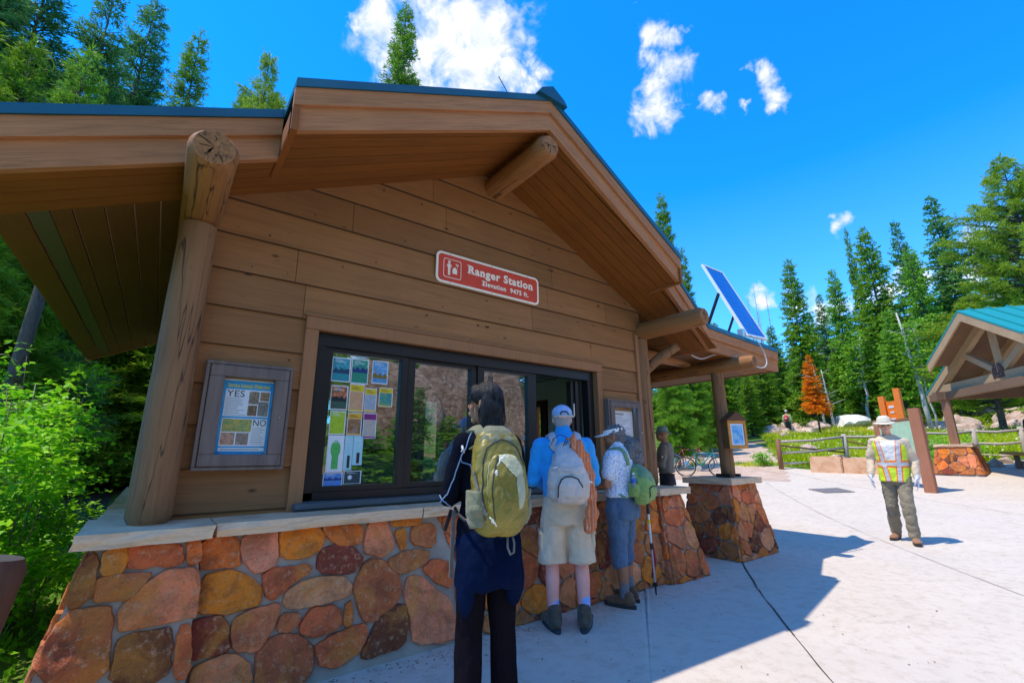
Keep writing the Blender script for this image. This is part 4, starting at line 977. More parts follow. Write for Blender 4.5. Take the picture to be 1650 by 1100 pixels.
# little roofed map box on the porch post
MBX = empty('map_box', (6.40, -.30, 1.37), R(-22), 'small roofed wooden map box with blue poster on the porch post', 'map box')
M_oak = plain('orange_varnish', (.62, .25, .045), .45, 0, .2, 12)
m = MB(); m.box(-.15, .15, -.10, -.085, 0, .04); m.box(-.15, .15, -.10, -.085, .34, .38); m.box(-.15, -.11, -.10, -.085, .041, .339); m.box(.11, .15, -.10, -.085, .041, .339); m.build('frame', M_oak, MBX)
MB().box(-.148, .148, -.084, .02, .003, .377).build('case', plain('map_box_wood', (.2, .09, .03), .6), MBX)
MB().box(-.105, .105, -.092, -.086, .045, .335).build('sheet', M_white, MBX)
MB().box(-.085, .085, -.0935, -.0921, .065, .315).build('map', photo_mat('park_map', ((.02, .15, .5), (.05, .35, .75), (.3, .6, .85), (.5, .45, .15)), 12), MBX)
MB().prism([(-.175, -.12, .378), (.175, -.12, .378), (0, -.12, .50)], (0, 0, 0), (0, .16, 0)).build('roof', plain('map_box_roof', (.13, .05, .02), .7), MBX)
# cut log fence post at bottom left
o = MB(); log(o, (-.445, -.79, .915), (-.64, -.79, -.3), .105, .115, 18, seed=3); nf = len(o.f); o.mi[nf-2] = 1
o = o.build('bollard', [wood('bollard_wood', (.13, .055, .03), 2, knots=False, cracks=True), plain('bollard_top', (.05, .045, .045), .8)], None, auto=50); tag(o, 'dark round wooden bollard standing left of the stone wall', 'bollard')
# ------------------------------------------------------------------ vegetation tables (world x, y, height, crown radius, kind)
RIGHT_TREES = [
 (22.77,10.91,15.8,1.62,'fir'),
 (25.84,11.65,12.9,1.29,'fir'),
 (39.60,10.41,14.2,2.05,'fir'),
 (50.06,10.48,14.9,1.94,'lit'),
 (48.55,8.36,18.0,1.00,'fir'),
 (45.90,6.51,16.9,2.69,'fir'),
 (49.26,4.96,17.4,2.15,'blue'),
 (45.67,1.91,17.3,2.64,'blue'),
 (43.42,3.52,13.2,1.89,'lit'),
 (26.99,-2.77,12.2,2.40,'pine'),
 (29.00,-3.13,11.0,2.49,'pine'),
 (31.83,-0.28,7.2,2.38,'pine'),
 (47.66,2.11,12.3,2.48,'fir'),
 (42.60,13.74,9.3,1.71,'fir'),
 (36.59,12.57,6.6,1.72,'fir'),
 (34.13,13.10,7.5,1.85,'fir'),
 (30.05,12.30,8.1,1.56,'fir'),
 (53.11,14.15,11.6,2.09,'fir'),
 (55.41,13.54,13.8,1.83,'blue'),
 (58.69,8.85,12.9,3.09,'lit'),
 (60.03,11.91,11.7,3.55,'fir'),
 (41.88,-0.45,10.5,2.77,'fir'),
 (39.97,-2.08,9.6,2.86,'fir'),
 (56.42,16.81,8.0,2.06,'lit'),
 (49.83,11.27,6.9,1.94,'fir'),
 (56.43,9.80,6.9,2.33,'fir'),
 (53.00,6.76,7.4,2.32,'fir'),
 (59.18,6.31,6.4,2.41,'fir'),
 (55.53,3.66,7.0,2.41,'lit'),
 (40.25,14.18,4.3,1.51,'blue'),
 (32.55,11.78,4.5,1.13,'fir'),
 (44.77,10.69,3.4,1.21,'blue'),
 (20.58,8.75,6.6,1.03,'lit'),
 (16.75,7.33,7.4,1.03,'lit'),
 (22.57,9.30,4.5,0.97,'fir'),
 (33.08,7.85,5.3,0.95,'rust'),
]
LEFT_TREES = [
 (-4.85,10.60,14.7,1.83,'blue'),
 (-4.17,11.85,15.0,1.60,'blue'),
 (-2.75,11.15,14.1,1.42,'blue'),
 (-2.26,14.26,16.9,1.55,'blue'),
 (-0.83,13.38,15.5,1.22,'fir'),
 (1.33,13.35,16.0,1.22,'pine'),
 (7.98,16.90,26.3,1.64,'fir'),
 (-2.81,7.03,8.7,0.95,'fir'),
 (-4.25,7.62,10.8,1.55,'fir'),
 (-2.32,8.17,9.8,0.95,'lit'),
 (-2.73,5.50,6.9,0.95,'fir'),
 (0.84,16.38,16.0,1.15,'fir'),
]
DEAD = [
 (68.52,26.91,19.5),
 (73.51,27.96,22.4),
 (72.23,25.83,20.1),
 (64.40,23.83,15.1),
 (53.77,12.05,9.8),
 (50.95,6.77,11.4),
]
ROCKS = [
 (40.23,14.23,0.54,0.42),
 (41.51,13.78,0.86,0.55),
 (41.04,12.27,0.60,0.42),
 (43.19,12.23,0.88,0.50),
 (39.68,10.18,0.57,0.34),
 (40.88,9.73,0.94,0.53),
 (44.88,10.34,0.90,0.51),
 (44.29,8.82,2.26,0.69),
 (48.61,8.12,1.50,0.61),
 (48.94,6.63,1.09,0.48),
 (46.45,14.91,0.95,0.55),
 (23.45,5.06,0.48,0.27),
 (20.43,3.11,0.47,0.21),
 (33.04,10.70,0.39,0.20),
 (21.87,-1.19,0.24,0.15),
 (20.84,-1.02,0.26,0.17),
 (22.79,-0.54,0.31,0.16),
 (47.83,0.47,1.70,0.52),
 (45.70,1.65,1.13,0.50),
 (49.48,3.56,1.36,0.48),
 (39.87,-0.40,1.64,0.65),
 (47.27,4.75,0.92,0.39),
 (20.90,-1.58,0.23,0.11),
 (31.46,9.30,0.56,0.23),
 (36.77,5.97,0.62,0.26),
]
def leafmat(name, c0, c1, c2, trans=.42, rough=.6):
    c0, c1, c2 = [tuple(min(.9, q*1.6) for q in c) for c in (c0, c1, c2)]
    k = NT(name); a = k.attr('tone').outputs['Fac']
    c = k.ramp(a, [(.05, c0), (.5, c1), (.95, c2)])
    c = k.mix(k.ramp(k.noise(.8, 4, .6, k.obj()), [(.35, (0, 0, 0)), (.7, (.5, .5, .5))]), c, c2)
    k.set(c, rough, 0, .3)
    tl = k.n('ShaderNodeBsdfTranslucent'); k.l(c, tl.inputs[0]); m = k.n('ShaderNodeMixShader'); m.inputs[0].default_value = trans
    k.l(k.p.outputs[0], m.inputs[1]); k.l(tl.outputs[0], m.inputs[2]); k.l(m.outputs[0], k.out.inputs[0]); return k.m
M_fir = leafmat('fir_needles', (.018, .058, .005), (.070, .155, .008), (.20, .32, .015))
M_bluef = leafmat('blue_spruce_needles', (.012, .050, .016), (.045, .13, .030), (.13, .26, .05))
M_lit = leafmat('young_fir_needles', (.03, .095, .006), (.10, .23, .014), (.20, .36, .025))
M_pine = leafmat('pine_needles', (.035, .085, .006), (.12, .21, .014), (.26, .34, .025))
M_rust = leafmat('rust_needles', (.52, .11, .004), (.56, .17, .004), (.56, .22, .008))
M_leaf = leafmat('broad_leaves', (.03, .11, .004), (.12, .34, .008), (.28, .54, .02), .42, .45)
k = NT('bark'); f = k.noise(1, 6, .7, k.obj((14, 14, 3)), .6); k.set(k.ramp(f, [(.3, (.05, .035, .028)), (.7, (.17, .13, .11))]), .95); k.bump(f, .8, .02); M_bark = k.m
k = NT('pale_bark'); f = k.noise(1, 6, .7, k.obj((5, 5, 16)), .6); k.set(k.ramp(f, [(.36, (.10, .08, .07)), (.46, (.55, .50, .46)), (.8, (.68, .64, .6))]), .8); M_pbark = k.m
k = NT('dead_wood'); f = k.noise(1, 5, .7, k.obj((10, 10, 3))); k.set(k.ramp(f, [(.3, (.16, .14, .14)), (.7, (.32, .29, .28))]), .9); M_dead = k.m

def quads_mesh(name, P, tone, mat, tri=False):
    """P: (n,4,3) array of quads -> one mesh"""
    n = len(P); k_ = P.shape[1]
    me = bpy.data.meshes.new(name); me.vertices.add(n*k_); me.vertices.foreach_set('co', P.astype(np.float32).ravel())
    me.loops.add(n*k_); me.loops.foreach_set('vertex_index', np.arange(n*k_, dtype=np.int32))
    me.polygons.add(n); me.polygons.foreach_set('loop_start', np.arange(0, n*k_, k_, dtype=np.int32))
    me.materials.append(mat); me.attributes.new('tone', 'FLOAT', 'FACE').data.foreach_set('value', tone.astype(np.float32))
    me.update(); me.validate(); return me
def nrmz(a): return a/np.maximum(1e-9, np.linalg.norm(a, axis=-1, keepdims=True))
def kites(base, d, l, w, rng, flat_=.5):
    """leaf blades: base (n,3), direction d (n,3), length, width"""
    n = len(base); r = rng.normal(size=(n, 3)); r[:, 2] *= (1-flat_)
    s = nrmz(np.cross(d, nrmz(r*(1-flat_)+np.array([0, 0, 1.])*flat_)))*w[:, None]/2
    m = base+d*l[:, None]*.42
    return np.stack([base, m+s, base+d*l[:, None], m-s], 1)
CONE = {}
def conifer_meshes(kind, seed, near):
    """unit-radius-scaled crown in real metres is built for a reference height of 12 m and radius 2 m, then scaled per tree"""
    key = (kind, seed, near)
    if key in CONE: return CONE[key]
    rng = np.random.default_rng(seed*7+len(kind)*3+near); H, Rr = 12.0, 2.0
    z0 = {'fir': .7, 'blue': .9, 'lit': 1.0, 'pine': 2.2, 'rust': 3.6}[kind]
    dz = .24 if near else .27
    if kind == 'pine': dz = .40
    B = []; Dr = []; Ls = []; Ws = []; Tn = []; tb = MB()
    z = z0
    while z < H-.25:
        f = (z-z0)/(H-z0)
        prof = {'fir': (1-f)**.68, 'blue': (1-f)**.75, 'lit': (1-f)**.62, 'pine': .45+.75*math.sin(min(1, (1-f)*1.15)*math.pi*.75), 'rust': (1-f)**.7}[kind]
        if kind == 'pine': prof *= min(1, (1-f)*3)
        nb = int(rng.integers(7, 11)) if kind != 'pine' else int(rng.integers(6, 10))
        gap = rng.uniform() < .12
        for b in range(nb):
            if gap and rng.uniform() < .6: continue
            az = rng.uniform(0, 2*math.pi); L = Rr*prof*rng.uniform(.62, 1.12)+.12
            up = rng.uniform(.15, .5) if f > .6 else rng.uniform(-.12, .22); dr = rng.uniform(.05, .3)*(1-f)
            if kind == 'pine': up = rng.uniform(.1, .6); dr = 0
            ca, sa = math.cos(az), math.sin(az); out = np.array([ca, sa, 0.]); side = np.array([-sa, ca, 0.])
            zz = z+rng.uniform(-.15, .15)
            if L > .5 and (near or b % 2 == 0): tb.tube([(0, 0, zz), tuple(out*L*.5+np.array([0, 0, zz+L*(.5*up-.25*dr)])), tuple(out*L*.92+np.array([0, 0, zz+L*(.92*up-.85*dr)]))], [.035*L/2+.01, .02*L/2+.006, .004], 4, False)
            step = .062 if near else .13
            m = max(3, int(L/step*(2.2 if kind == 'pine' else 1)))
            t = (np.arange(m)+rng.uniform(0, 1, m))/m; t = .12+.88*t
            if kind == 'pine': t = .3+.7*t
            P = out[None]*(L*t)[:, None]; P[:, 2] = zz+L*(up*t-dr*t*t)
            sg = rng.choice([-1, 1], m); tl = (L*.34*(1-.65*t)+.13)*rng.uniform(.7, 1.25, m)
            if kind == 'pine': tl = rng.uniform(.14, .30, m)
            dv = out[None]*rng.uniform(.45, 1.0, m)[:, None]+side[None]*(sg*rng.uniform(.3, 1.05, m))[:, None]; dv[:, 2] += rng.uniform(-.30, .22, m)
            if kind == 'pine': dv += rng.normal(size=(m, 3))*.5
            dv = nrmz(dv); bt = rng.uniform(0, 1)
            q = 8 if near else 4
            for j in range(q):
                off = (j/q)*.85
                dd = nrmz(dv+rng.normal(size=(m, 3))*.42)
                B.append(P+dv*(tl*off)[:, None]); Dr.append(dd); Ls.append(tl*rng.uniform(.42, .8, m)); Ws.append((.018 if near else .070)+(.034 if near else .09)*tl*rng.uniform(.6, 1.3, m))
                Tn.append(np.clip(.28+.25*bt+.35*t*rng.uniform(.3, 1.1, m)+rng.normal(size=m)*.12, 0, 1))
        z += dz*rng.uniform(.7, 1.25)*(1-.35*f)
    # leader
    m = 30; zt_ = rng.uniform(H-.9, H, m); B.append(np.stack([np.zeros(m), np.zeros(m), zt_-.1], 1)); d_ = rng.normal(size=(m, 3))*.5; d_[:, 2] += 1; Dr.append(nrmz(d_)); Ls.append(rng.uniform(.12, .3, m)); Ws.append(np.full(m, .05)); Tn.append(rng.uniform(.3, .8, m))
    B, Dr, Ls, Ws, Tn = map(np.concatenate, (B, Dr, Ls, Ws, Tn))
    mat = {'fir': M_fir, 'blue': M_bluef, 'lit': M_lit, 'pine': M_pine, 'rust': M_rust}[kind]
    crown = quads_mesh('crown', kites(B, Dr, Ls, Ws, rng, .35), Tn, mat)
    tr = MB(); tr.tube([(0, 0, -.5), (0, 0, 1), (.04, 0, 4), (0, .04, 8), (0, 0, H-.3)], [.17, .15, .11, .06, .012], 9)
    nb_ = len(tr.v); tr.add(tb.v, tb.f)
    trunk = tr.build('trunk', M_bark); tm = trunk.data; bpy.data.objects.remove(trunk)
    tm.polygons.foreach_set('use_smooth', [True]*len(tm.polygons))
    CONE[key] = (crown, tm); return CONE[key]
def place_conifer(x, y, H, Rr, kind, seed, near, label, group, name=None):
    cr, tr = conifer_meshes(kind, seed, near); rg = random.Random(seed*31+int(x*100))
    t = empty(name or {'pine': 'pine_tree', 'rust': 'dead_fir_tree', 'blue': 'spruce_tree'}.get(kind, 'fir_tree'), (x, y, gz(x, y)-.05), rg.uniform(0, 6.28), label, 'tree', group)
    t.scale = (Rr/2, Rr/2, H/12)
    for n_, me in (('crown', cr), ('trunk', tr)):
        o = bpy.data.objects.new(n_, me); COL.objects.link(o); o.parent = t
    return t
RL = {0: 'dark narrow fir rising just right of the station gable', 1: 'bushy fir behind the solar panel struts', 2: 'tall slim fir standing alone right of the solar panel', 3: 'pale green fir left of the tallest forest group', 4: 'thin spire-topped fir left in the tall middle group', 5: 'broadest dark fir in the middle of the forest', 6: 'spruce with a pointed top left of the white-trunked aspen', 7: 'bluish spruce with the highest top of the forest edge', 8: 'light green tree between the two tall spruces',
      9: 'large yellow-green pine towering over the teal shelter', 10: 'pine cut by the right edge of the photo', 11: 'wide low pine just behind the shelter roof peak', 12: 'fir between the bluish spruce and the shelter', 13: 'fir right behind the porch eave end', 14: 'lower fir seen under the porch eave end', 15: 'fir left of the porch post', 16: 'fir filling the gap under the porch roof', 22: 'light green fir beside the bright orange dead fir', 35: 'bright rust orange dead fir among green conifers'}
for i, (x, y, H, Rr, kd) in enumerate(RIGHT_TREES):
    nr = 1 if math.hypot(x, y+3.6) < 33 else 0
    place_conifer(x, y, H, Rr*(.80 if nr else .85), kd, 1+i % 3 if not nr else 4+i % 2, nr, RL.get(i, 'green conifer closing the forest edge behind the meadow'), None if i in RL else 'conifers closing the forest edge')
LLb = ['dark fir at the top left corner of the photo', 'dark spruce second from the top left corner', 'tall fir above the left wing roof with its tip in the sky', 'fir between the tall left fir and the open sky', 'full rounded fir left of the roof step', 'light green pine peeking over the roof step', 'thin open fir standing against the big white cloud', 'bright lower fir over the left edge of the roof', 'dark fir beyond the left edge', 'pale young fir low behind the left roof wing', 'near dark fir filling the far left', 'small fir tip just above the roof near the step']
for i, (x, y, H, Rr, kd) in enumerate(LEFT_TREES):
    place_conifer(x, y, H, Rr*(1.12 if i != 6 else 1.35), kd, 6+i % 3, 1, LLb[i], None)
# more dark conifers closing the wood behind the station's left side
rg = random.Random(44)
for i in range(16):
    a = R(rg.uniform(-16, 9)); r = rg.uniform(16, 30); x = r*math.sin(a)-.8; y = -3.6+r*math.cos(a)
    place_conifer(x, y, rg.uniform(5, 8), rg.uniform(1.4, 2.2), rg.choice(['fir', 'blue', 'fir']), 6+i % 3, 1, 'dark conifer in the wood behind the left shrubs', 'dark conifers of the left wood')
for i in range(26):   # second rank to close the wood on the right
    a = R(52+34*(i+rg.uniform(0, .8))/26); r = rg.uniform(60, 74); x = r*math.sin(a); y = -3.6+r*math.cos(a)
    place_conifer(x, y, rg.uniform(6, 11), rg.uniform(1.7, 2.5), rg.choice(['fir', 'blue', 'lit', 'fir']), 1+i % 3, 0, 'green conifer closing the forest edge behind the meadow', 'conifers closing the forest edge')
for i in range(12):   # understorey firs along the forest foot
    a = R(54+30*(i+rg.uniform(0, .8))/12); r = rg.uniform(46, 54); x = r*math.sin(a); y = -3.6+r*math.cos(a)
    place_conifer(x, y, rg.uniform(3, 6), rg.uniform(1.3, 2.0), rg.choice(['fir', 'blue', 'lit']), 1+i % 3, 0, 'small fir at the foot of the forest edge', 'small firs at the forest foot')
for i, (x, y, H) in enumerate([(14.0, 10.5, 7), (12.0, 10.0, 7.5), (17.5, 13.0, 9), (10.5, 10.5, 8.5), (15.8, 12.2, 6)]):
    place_conifer(x, y, H, 2.1, ['lit', 'fir', 'fir', 'lit', 'lit'][i], 4+i % 2, 1, 'green conifer behind the porch beside the dirt trail', 'conifers beside the dirt trail')
# behind the viewer: seen only in the window panes
for i, (x, y, H, Rr) in enumerate([(3.2, -15, 9, 2.0), (4.6, -17, 11, 2.0), (8.6, -14, 4, 1.2), (-4.0, -19, 10, 1.9), (16, -30, 11, 2.4), (1.0, -18, 12, 2.5), (18, -25, 13, 2.6), (-6, -27, 15, 2.8), (22, -22, 12, 2.5), (-2, -16, 11, 2.4), (13, -28, 14, 3), (4, -24, 14, 3)]):
    place_conifer(x, y, H, Rr, ['fir', 'lit', 'blue'][i % 3], 1+i % 3, 0, 'conifer across the plaza mirrored in the window panes', 'conifers mirrored in the panes')
# dead snags
for i, (x, y, H) in enumerate(DEAD):
    rgs = random.Random(60+i); m = MB(); m.tube([(0, 0, -.5), (.1, 0, H*.5), (rgs.uniform(-.3, .3), 0, H)], [.16, .1, .02], 7)
    for j in range(70):
        zz = H*rgs.uniform(.3, .97); a = rgs.uniform(0, 6.28); L = (1-zz/H)*2.2+.3; L *= rgs.uniform(.4, 1)
        m.tube([(0, 0, zz), (math.cos(a)*L, math.sin(a)*L, zz-L*rgs.uniform(.0, .35))], [.022, .006], 3, False)
    o = m.build('dead_tree', M_dead, None, smooth=True); o.location = (x, y, gz(x, y)); tag(o, 'bare grey dead tree on the slope beyond the porch eave' if i < 4 else 'bare grey snag among the tall firs', 'tree', 'bare grey snags' )

# broad-leaved plants
def leafy(name, x, y, H, spread, nst, nleaf, ls, label, cat='shrub', group=None, seed=1, trunk=None, zlo=.12, lean=.25, mat=None, bark=None):
    rng = np.random.default_rng(seed); t = empty(name, (x, y, gz(x, y)-.02), 0, label, cat, group)
    stems = MB(); pts = []
    for s in range(nst):
        a = rng.uniform(0, 2*math.pi); r0 = spread*.25*rng.uniform(0, 1); lx, ly = math.cos(a)*spread*lean*rng.uniform(.3, 1.6), math.sin(a)*spread*lean*rng.uniform(.3, 1.6)
        h = H*rng.uniform(.65, 1.0); base = np.array([math.cos(a)*r0, math.sin(a)*r0, -.05]); P = []
        for i in range(7):
            f = i/6; P.append(base+np.array([lx*f**1.3, ly*f**1.3, h*f])+rng.normal(size=3)*np.array([.03, .03, .0])*H*.3*(f > 0))
        rr = (trunk or .008)*(.8+.4*rng.uniform()); stems.tube([tuple(p) for p in P], [rr*(1-.12*i) for i in range(7)], 6)
        nb = max(4, int(h*5.5))
        for b in range(nb):
            f = rng.uniform(zlo, 1.0); i = min(5, int(f*6)); g_ = f*6-i; p = P[i]*(1-g_)+P[i+1]*g_
            aa = rng.uniform(0, 6.28); L = spread*rng.uniform(.25, .62)*(1-.55*f); up = rng.uniform(-.1, .35)
            e = p+np.array([math.cos(aa)*L, math.sin(aa)*L, L*up]); mid = (p+e)/2+rng.normal(size=3)*L*.08
            stems.tube([tuple(p), tuple(mid), tuple(e)], [rr*.4, rr*.28, rr*.12], 4, False)
            for q in range(max(3, int(L*14))):
                u = rng.uniform(.25, 1.05); pts.append((p*(1-u)+e*u+rng.normal(size=3)*ls*1.6, np.array([math.cos(aa), math.sin(aa), .1])))
    n = nleaf; idx = rng.integers(0, len(pts), n)
    base = np.array([pts[i][0] for i in idx])+rng.normal(size=(n, 3))*np.array([ls*1.1, ls*1.1, ls*.45]); dr = np.array([pts[i][1] for i in idx])
    d = nrmz(dr*.6+rng.normal(size=(n, 3))*np.array([.8, .8, .38])+np.array([0, 0, -.15]))
    l = ls*rng.uniform(.4, 1.45, n); P4 = kites(base, d, l, l*.62, rng, .72)
    tone = np.clip(rng.normal(.5, .2, n)+.12*np.sin(base[:, 0]*5)+.1*np.cos(base[:, 2]*4), 0, 1)
    o = bpy.data.objects.new('foliage', quads_mesh('foliage', P4, tone, mat or M_leaf)); COL.objects.link(o); o.parent = t
    stems.build('stem', bark or M_pbark, t, smooth=True); return t
M_twig = plain('twig_bark', (.20, .15, .10), .9, 0, .3, 20)
SH = [(-1.9, 3.2, 2.2, 1.1, 6, 4200, .06, 'dense leafy shrub in front of the bare grey trunk'), (-.75, 2.1, 1.5, .8, 6, 3800, .055, 'low shrub filling the gap beside the left stone wall'), (-1.08, -.55, .92, .62, 8, 4200, .05, 'low bright green shrub between the bollard and the stone wall'), (-1.15, .35, 1.35, .8, 7, 5200, .055, 'bright leafy shrub against the corner of the stone wall'),
      (-.80, 1.35, 1.9, .95, 6, 4600, .06, 'leafy sapling clump along the left wall'), (-1.6, .9, 1.6, 1.0, 7, 4400, .06, 'bushy green shrub behind the dark bollard'),
      (-1.15, 2.6, 2.6, 1.0, 5, 4200, .062, 'tall sapling with white forked stem left of the log post'), (-2.1, 2.2, 2.5, 1.1, 5, 3600, .062, 'slender pale-stemmed sapling under the eave corner'),
      (-.85, 3.9, 2.6, .9, 5, 3400, .062, 'sapling crowding the back of the left wall'), (-2.9, 3.6, 2.3, 1.3, 6, 3600, .065, 'leafy shrub at the left edge of the photo'), (-1.7, 4.8, 2.7, 1.3, 6, 3600, .065, 'shaded sapling in front of the dark firs'),
      (-1.35, -.3, .7, .8, 8, 2600, .05, 'low shrub at the left foot of the dark bollard')]
for i, s in enumerate(SH): leafy('sapling' if s[2] > 1.8 else 'shrub', s[0], s[1], s[2], s[3], s[4], s[5], s[6], s[7], 'shrub', None, 98+i, bark=M_twig if i not in (6, 7) else None)
o = MB(); o.tube([(0, 0, -.3), (-.02, 0, 2), (.03, 0, 3.5), (.05, 0, 4.6)], [.085, .075, .07, .06], 12); o = o.build('tree_trunk', M_bark, None, smooth=True); o.location = (-1.52, 4.6, .1); tag(o, 'bare grey trunk showing under the left eave', 'tree')
# aspens
for i, (x, y, H, sp, lab) in enumerate([(45.5, 3.4, 9.8, 2.6, 'white-trunked aspen leaning beside the shelter roof'), (44.4, 8.5, 7.5, 1.8, 'pale forked aspen in the middle of the forest')]):
    t = leafy('aspen_tree', x, y, H, sp, 2 if i else 1, 2600, .26, lab, 'tree', None, 200+i, trunk=.13, zlo=.4, lean=.2, mat=M_lit)
for i, (x, y, H, tx, ty, r_, lb) in enumerate([(36.3, 3.1, 7.4, -.5, .4, .13, 'leaning white tree trunk left of the shelter roof'), (38.7, 9.4, 4.9, -.2, .1, .09, 'pale bare trunk, left one of a close pair behind the fence'), (38.9, 8.9, 4.4, -.1, .2, .09, 'pale bare trunk, right one of a close pair behind the fence')]):
    m = MB(); m.tube([(0, 0, -.3), (tx*.25, ty*.2, H*.2), (tx*.1, ty*.3, H*.4), (tx*.45, ty*.6, H*.6), (tx*.6, ty*.7, H*.8), (tx, ty, H)], [r_, r_*.9, r_*.8, r_*.7, r_*.5, r_*.3], 9, jit=.08, seed=i)
    rgs = random.Random(i)
    for j in range(10):
        zz = H*rgs.uniform(.35, .95); a = rgs.uniform(0, 6.28); L = rgs.uniform(.4, 1.3); m.tube([(tx*zz/H, ty*zz/H, zz), (tx*zz/H+math.cos(a)*L, ty*zz/H+math.sin(a)*L, zz+L*.4)], [.03, .008], 4, False)
    o = m.build('tree_trunk', M_pbark, None, smooth=True); o.location = (x, y, gz(x, y)); tag(o, lb, 'tree')
place_conifer(37.2, 4.3, 8.0, 1.3, 'lit', 2, 0, 'light green tree hugging the white leaning trunk', None)
leafy('aspen_tree', 36.0, 2.9, 7.8, 1.7, 1, 1500, .22, 'thin leafy aspen crown around the leaning white trunk', 'tree', None, 231, trunk=.05, zlo=.45, lean=.1, mat=M_lit)
for i, (x, y, H, sp) in enumerate([(9.5, 8.5, 4.5, 2.2), (11.8, 9.4, 5.5, 2.4), (8.2, 7.8, 3.2, 1.8), (7.4, 7.0, 2.6, 1.5)]):
    leafy('aspen_tree' if H > 4 else 'shrub', x, y, H, sp, 4, 5000, .11, ['bright leafy aspen behind the porch beam', 'leafy aspen beside the dirt trail behind the porch', 'dense shrub behind the ranger in the green hat', 'green shrub seen through the station side door'][i], 'tree' if H > 4 else 'shrub', None, 220+i, trunk=.05, zlo=.05)
for i, (x, y, H, sp) in enumerate([(21.5, .6, .9, .9), (23.0, -.3, 1.0, 1.0), (24.5, .9, .8, 1.0), (19.6, .4, .8, .7), (26, -2.2, 1.2, 1.4), (18.9, 5.0, .55, .5)]):
    leafy('meadow_shrub', x, y, H, sp, 7, 1500, .07, ['bright shrub behind the shelter pillar', 'shrub right of the shelter pillar', 'yellow green shrub on the meadow slope', 'shrub beside the leaning brown sign post', 'small bush high on the meadow by the right edge', 'low bush at the first fence post'][i], 'shrub', None, 240+i)

# meadow grass and flowers: nobody could count them
rng = np.random.default_rng(8)
def ring(n, a0, a1, r0, r1, pw=1.0): a = np.radians(rng.uniform(a0, a1, n)); r = r0+(r1-r0)*rng.uniform(0, 1, n)**pw; return r*np.sin(a), -3.6+r*np.cos(a), r, a
vgz = np.vectorize(gz)
def tuft(xy, h, w, spread=.5):
    x, y = xy; n = len(x); z = vgz(x, y); b = np.stack([x, y, z], 1); d = nrmz(np.stack([rng.normal(size=n)*spread, rng.normal(size=n)*spread, np.ones(n)], 1))
    return kites(b, d, h, w, rng, 0.0)
x, y, r, a = ring(64000, 63, 97, 19.6, 44, .8)
deg = np.degrees(a); keep = (deg > 67.3-(r-19.6)*.12) & ~((deg > 82) & (r > 38) & (np.sin(r*2)>0.3))
inpl = np.array([q < rplaza(b_)+.25 for q, b_ in zip(r, a)]); keep &= ~inpl
x, y, r = x[keep], y[keep], r[keep]; n = len(x)
P4 = tuft((x, y), rng.uniform(.12, .42, n)*(1+.3*np.sin(x)*np.cos(y*1.3)), rng.uniform(.03, .07, n))
k = NT('meadow_grass'); A_ = k.attr('tone').outputs['Fac']; c = k.ramp(A_, [(.0, (.30, .44, .006)), (.5, (.62, .74, .02)), (.85, (.78, .80, .05)), (1, (.85, .74, .18))]); k.set(c, .6, 0, .3)
tl = k.n('ShaderNodeBsdfTranslucent'); k.l(c, tl.inputs[0]); m_ = k.n('ShaderNodeMixShader'); m_.inputs[0].default_value = .6; k.l(k.p.outputs[0], m_.inputs[1]); k.l(tl.outputs[0], m_.inputs[2]); k.l(m_.outputs[0], k.out.inputs[0]); M_grass = k.m
tn = np.clip(.45+.3*np.sin(x*.7+1)*np.cos(y*.9)+rng.normal(size=n)*.18, 0, 1)
o = bpy.data.objects.new('meadow_grass', quads_mesh('meadow_grass', P4, tn, M_grass)); COL.objects.link(o); tag(o, 'tall bright green meadow grass beyond the fence', 'grass', kind='stuff')
m2 = rng.uniform(size=n) < .05; xf, yf = x[m2], y[m2]; nf = len(xf); zf = vgz(xf, yf)+rng.uniform(.2, .42, nf); b = np.stack([xf, yf, zf], 1)
d = nrmz(rng.normal(size=(nf, 3))*np.array([1, 1, .3])); P4 = kites(b, d, np.full(nf, .075), np.full(nf, .075), rng, .8)
o = bpy.data.objects.new('meadow_flowers', quads_mesh('meadow_flowers', P4, np.zeros(nf), flat('flower_white', (.75, .75, .62)))); COL.objects.link(o); tag(o, 'small white wildflowers scattered through the meadow', 'flowers', kind='stuff')
x, y, r, a = ring(2600, 58, 68, 18.8, 21.5); inpl = np.array([q < rplaza(b_)+.1 for q, b_ in zip(r, a)]); keep = (~inpl) & (np.sin(a*40)+np.cos(r*3) > .2); x, y = x[keep], y[keep]; n = len(x)
o = bpy.data.objects.new('verge_grass', quads_mesh('verge_grass', tuft((x, y), rng.uniform(.05, .2, n), rng.uniform(.02, .05, n)), rng.uniform(.3, 1, n), M_grass)); COL.objects.link(o); tag(o, 'thin grass verge along the plaza edge by the bicycles', 'grass', kind='stuff')
x = rng.uniform(-5, -.35, 9000); y = rng.uniform(-1.6, 8, 9000); n = len(x)
o = bpy.data.objects.new('ground_cover', quads_mesh('ground_cover', tuft((x, y), rng.uniform(.04, .16, n), rng.uniform(.02, .05, n), 1.0), rng.uniform(.1, .6, n), M_leaf)); COL.objects.link(o); tag(o, 'low green ground cover under the left shrubs', 'ground cover', kind='stuff')

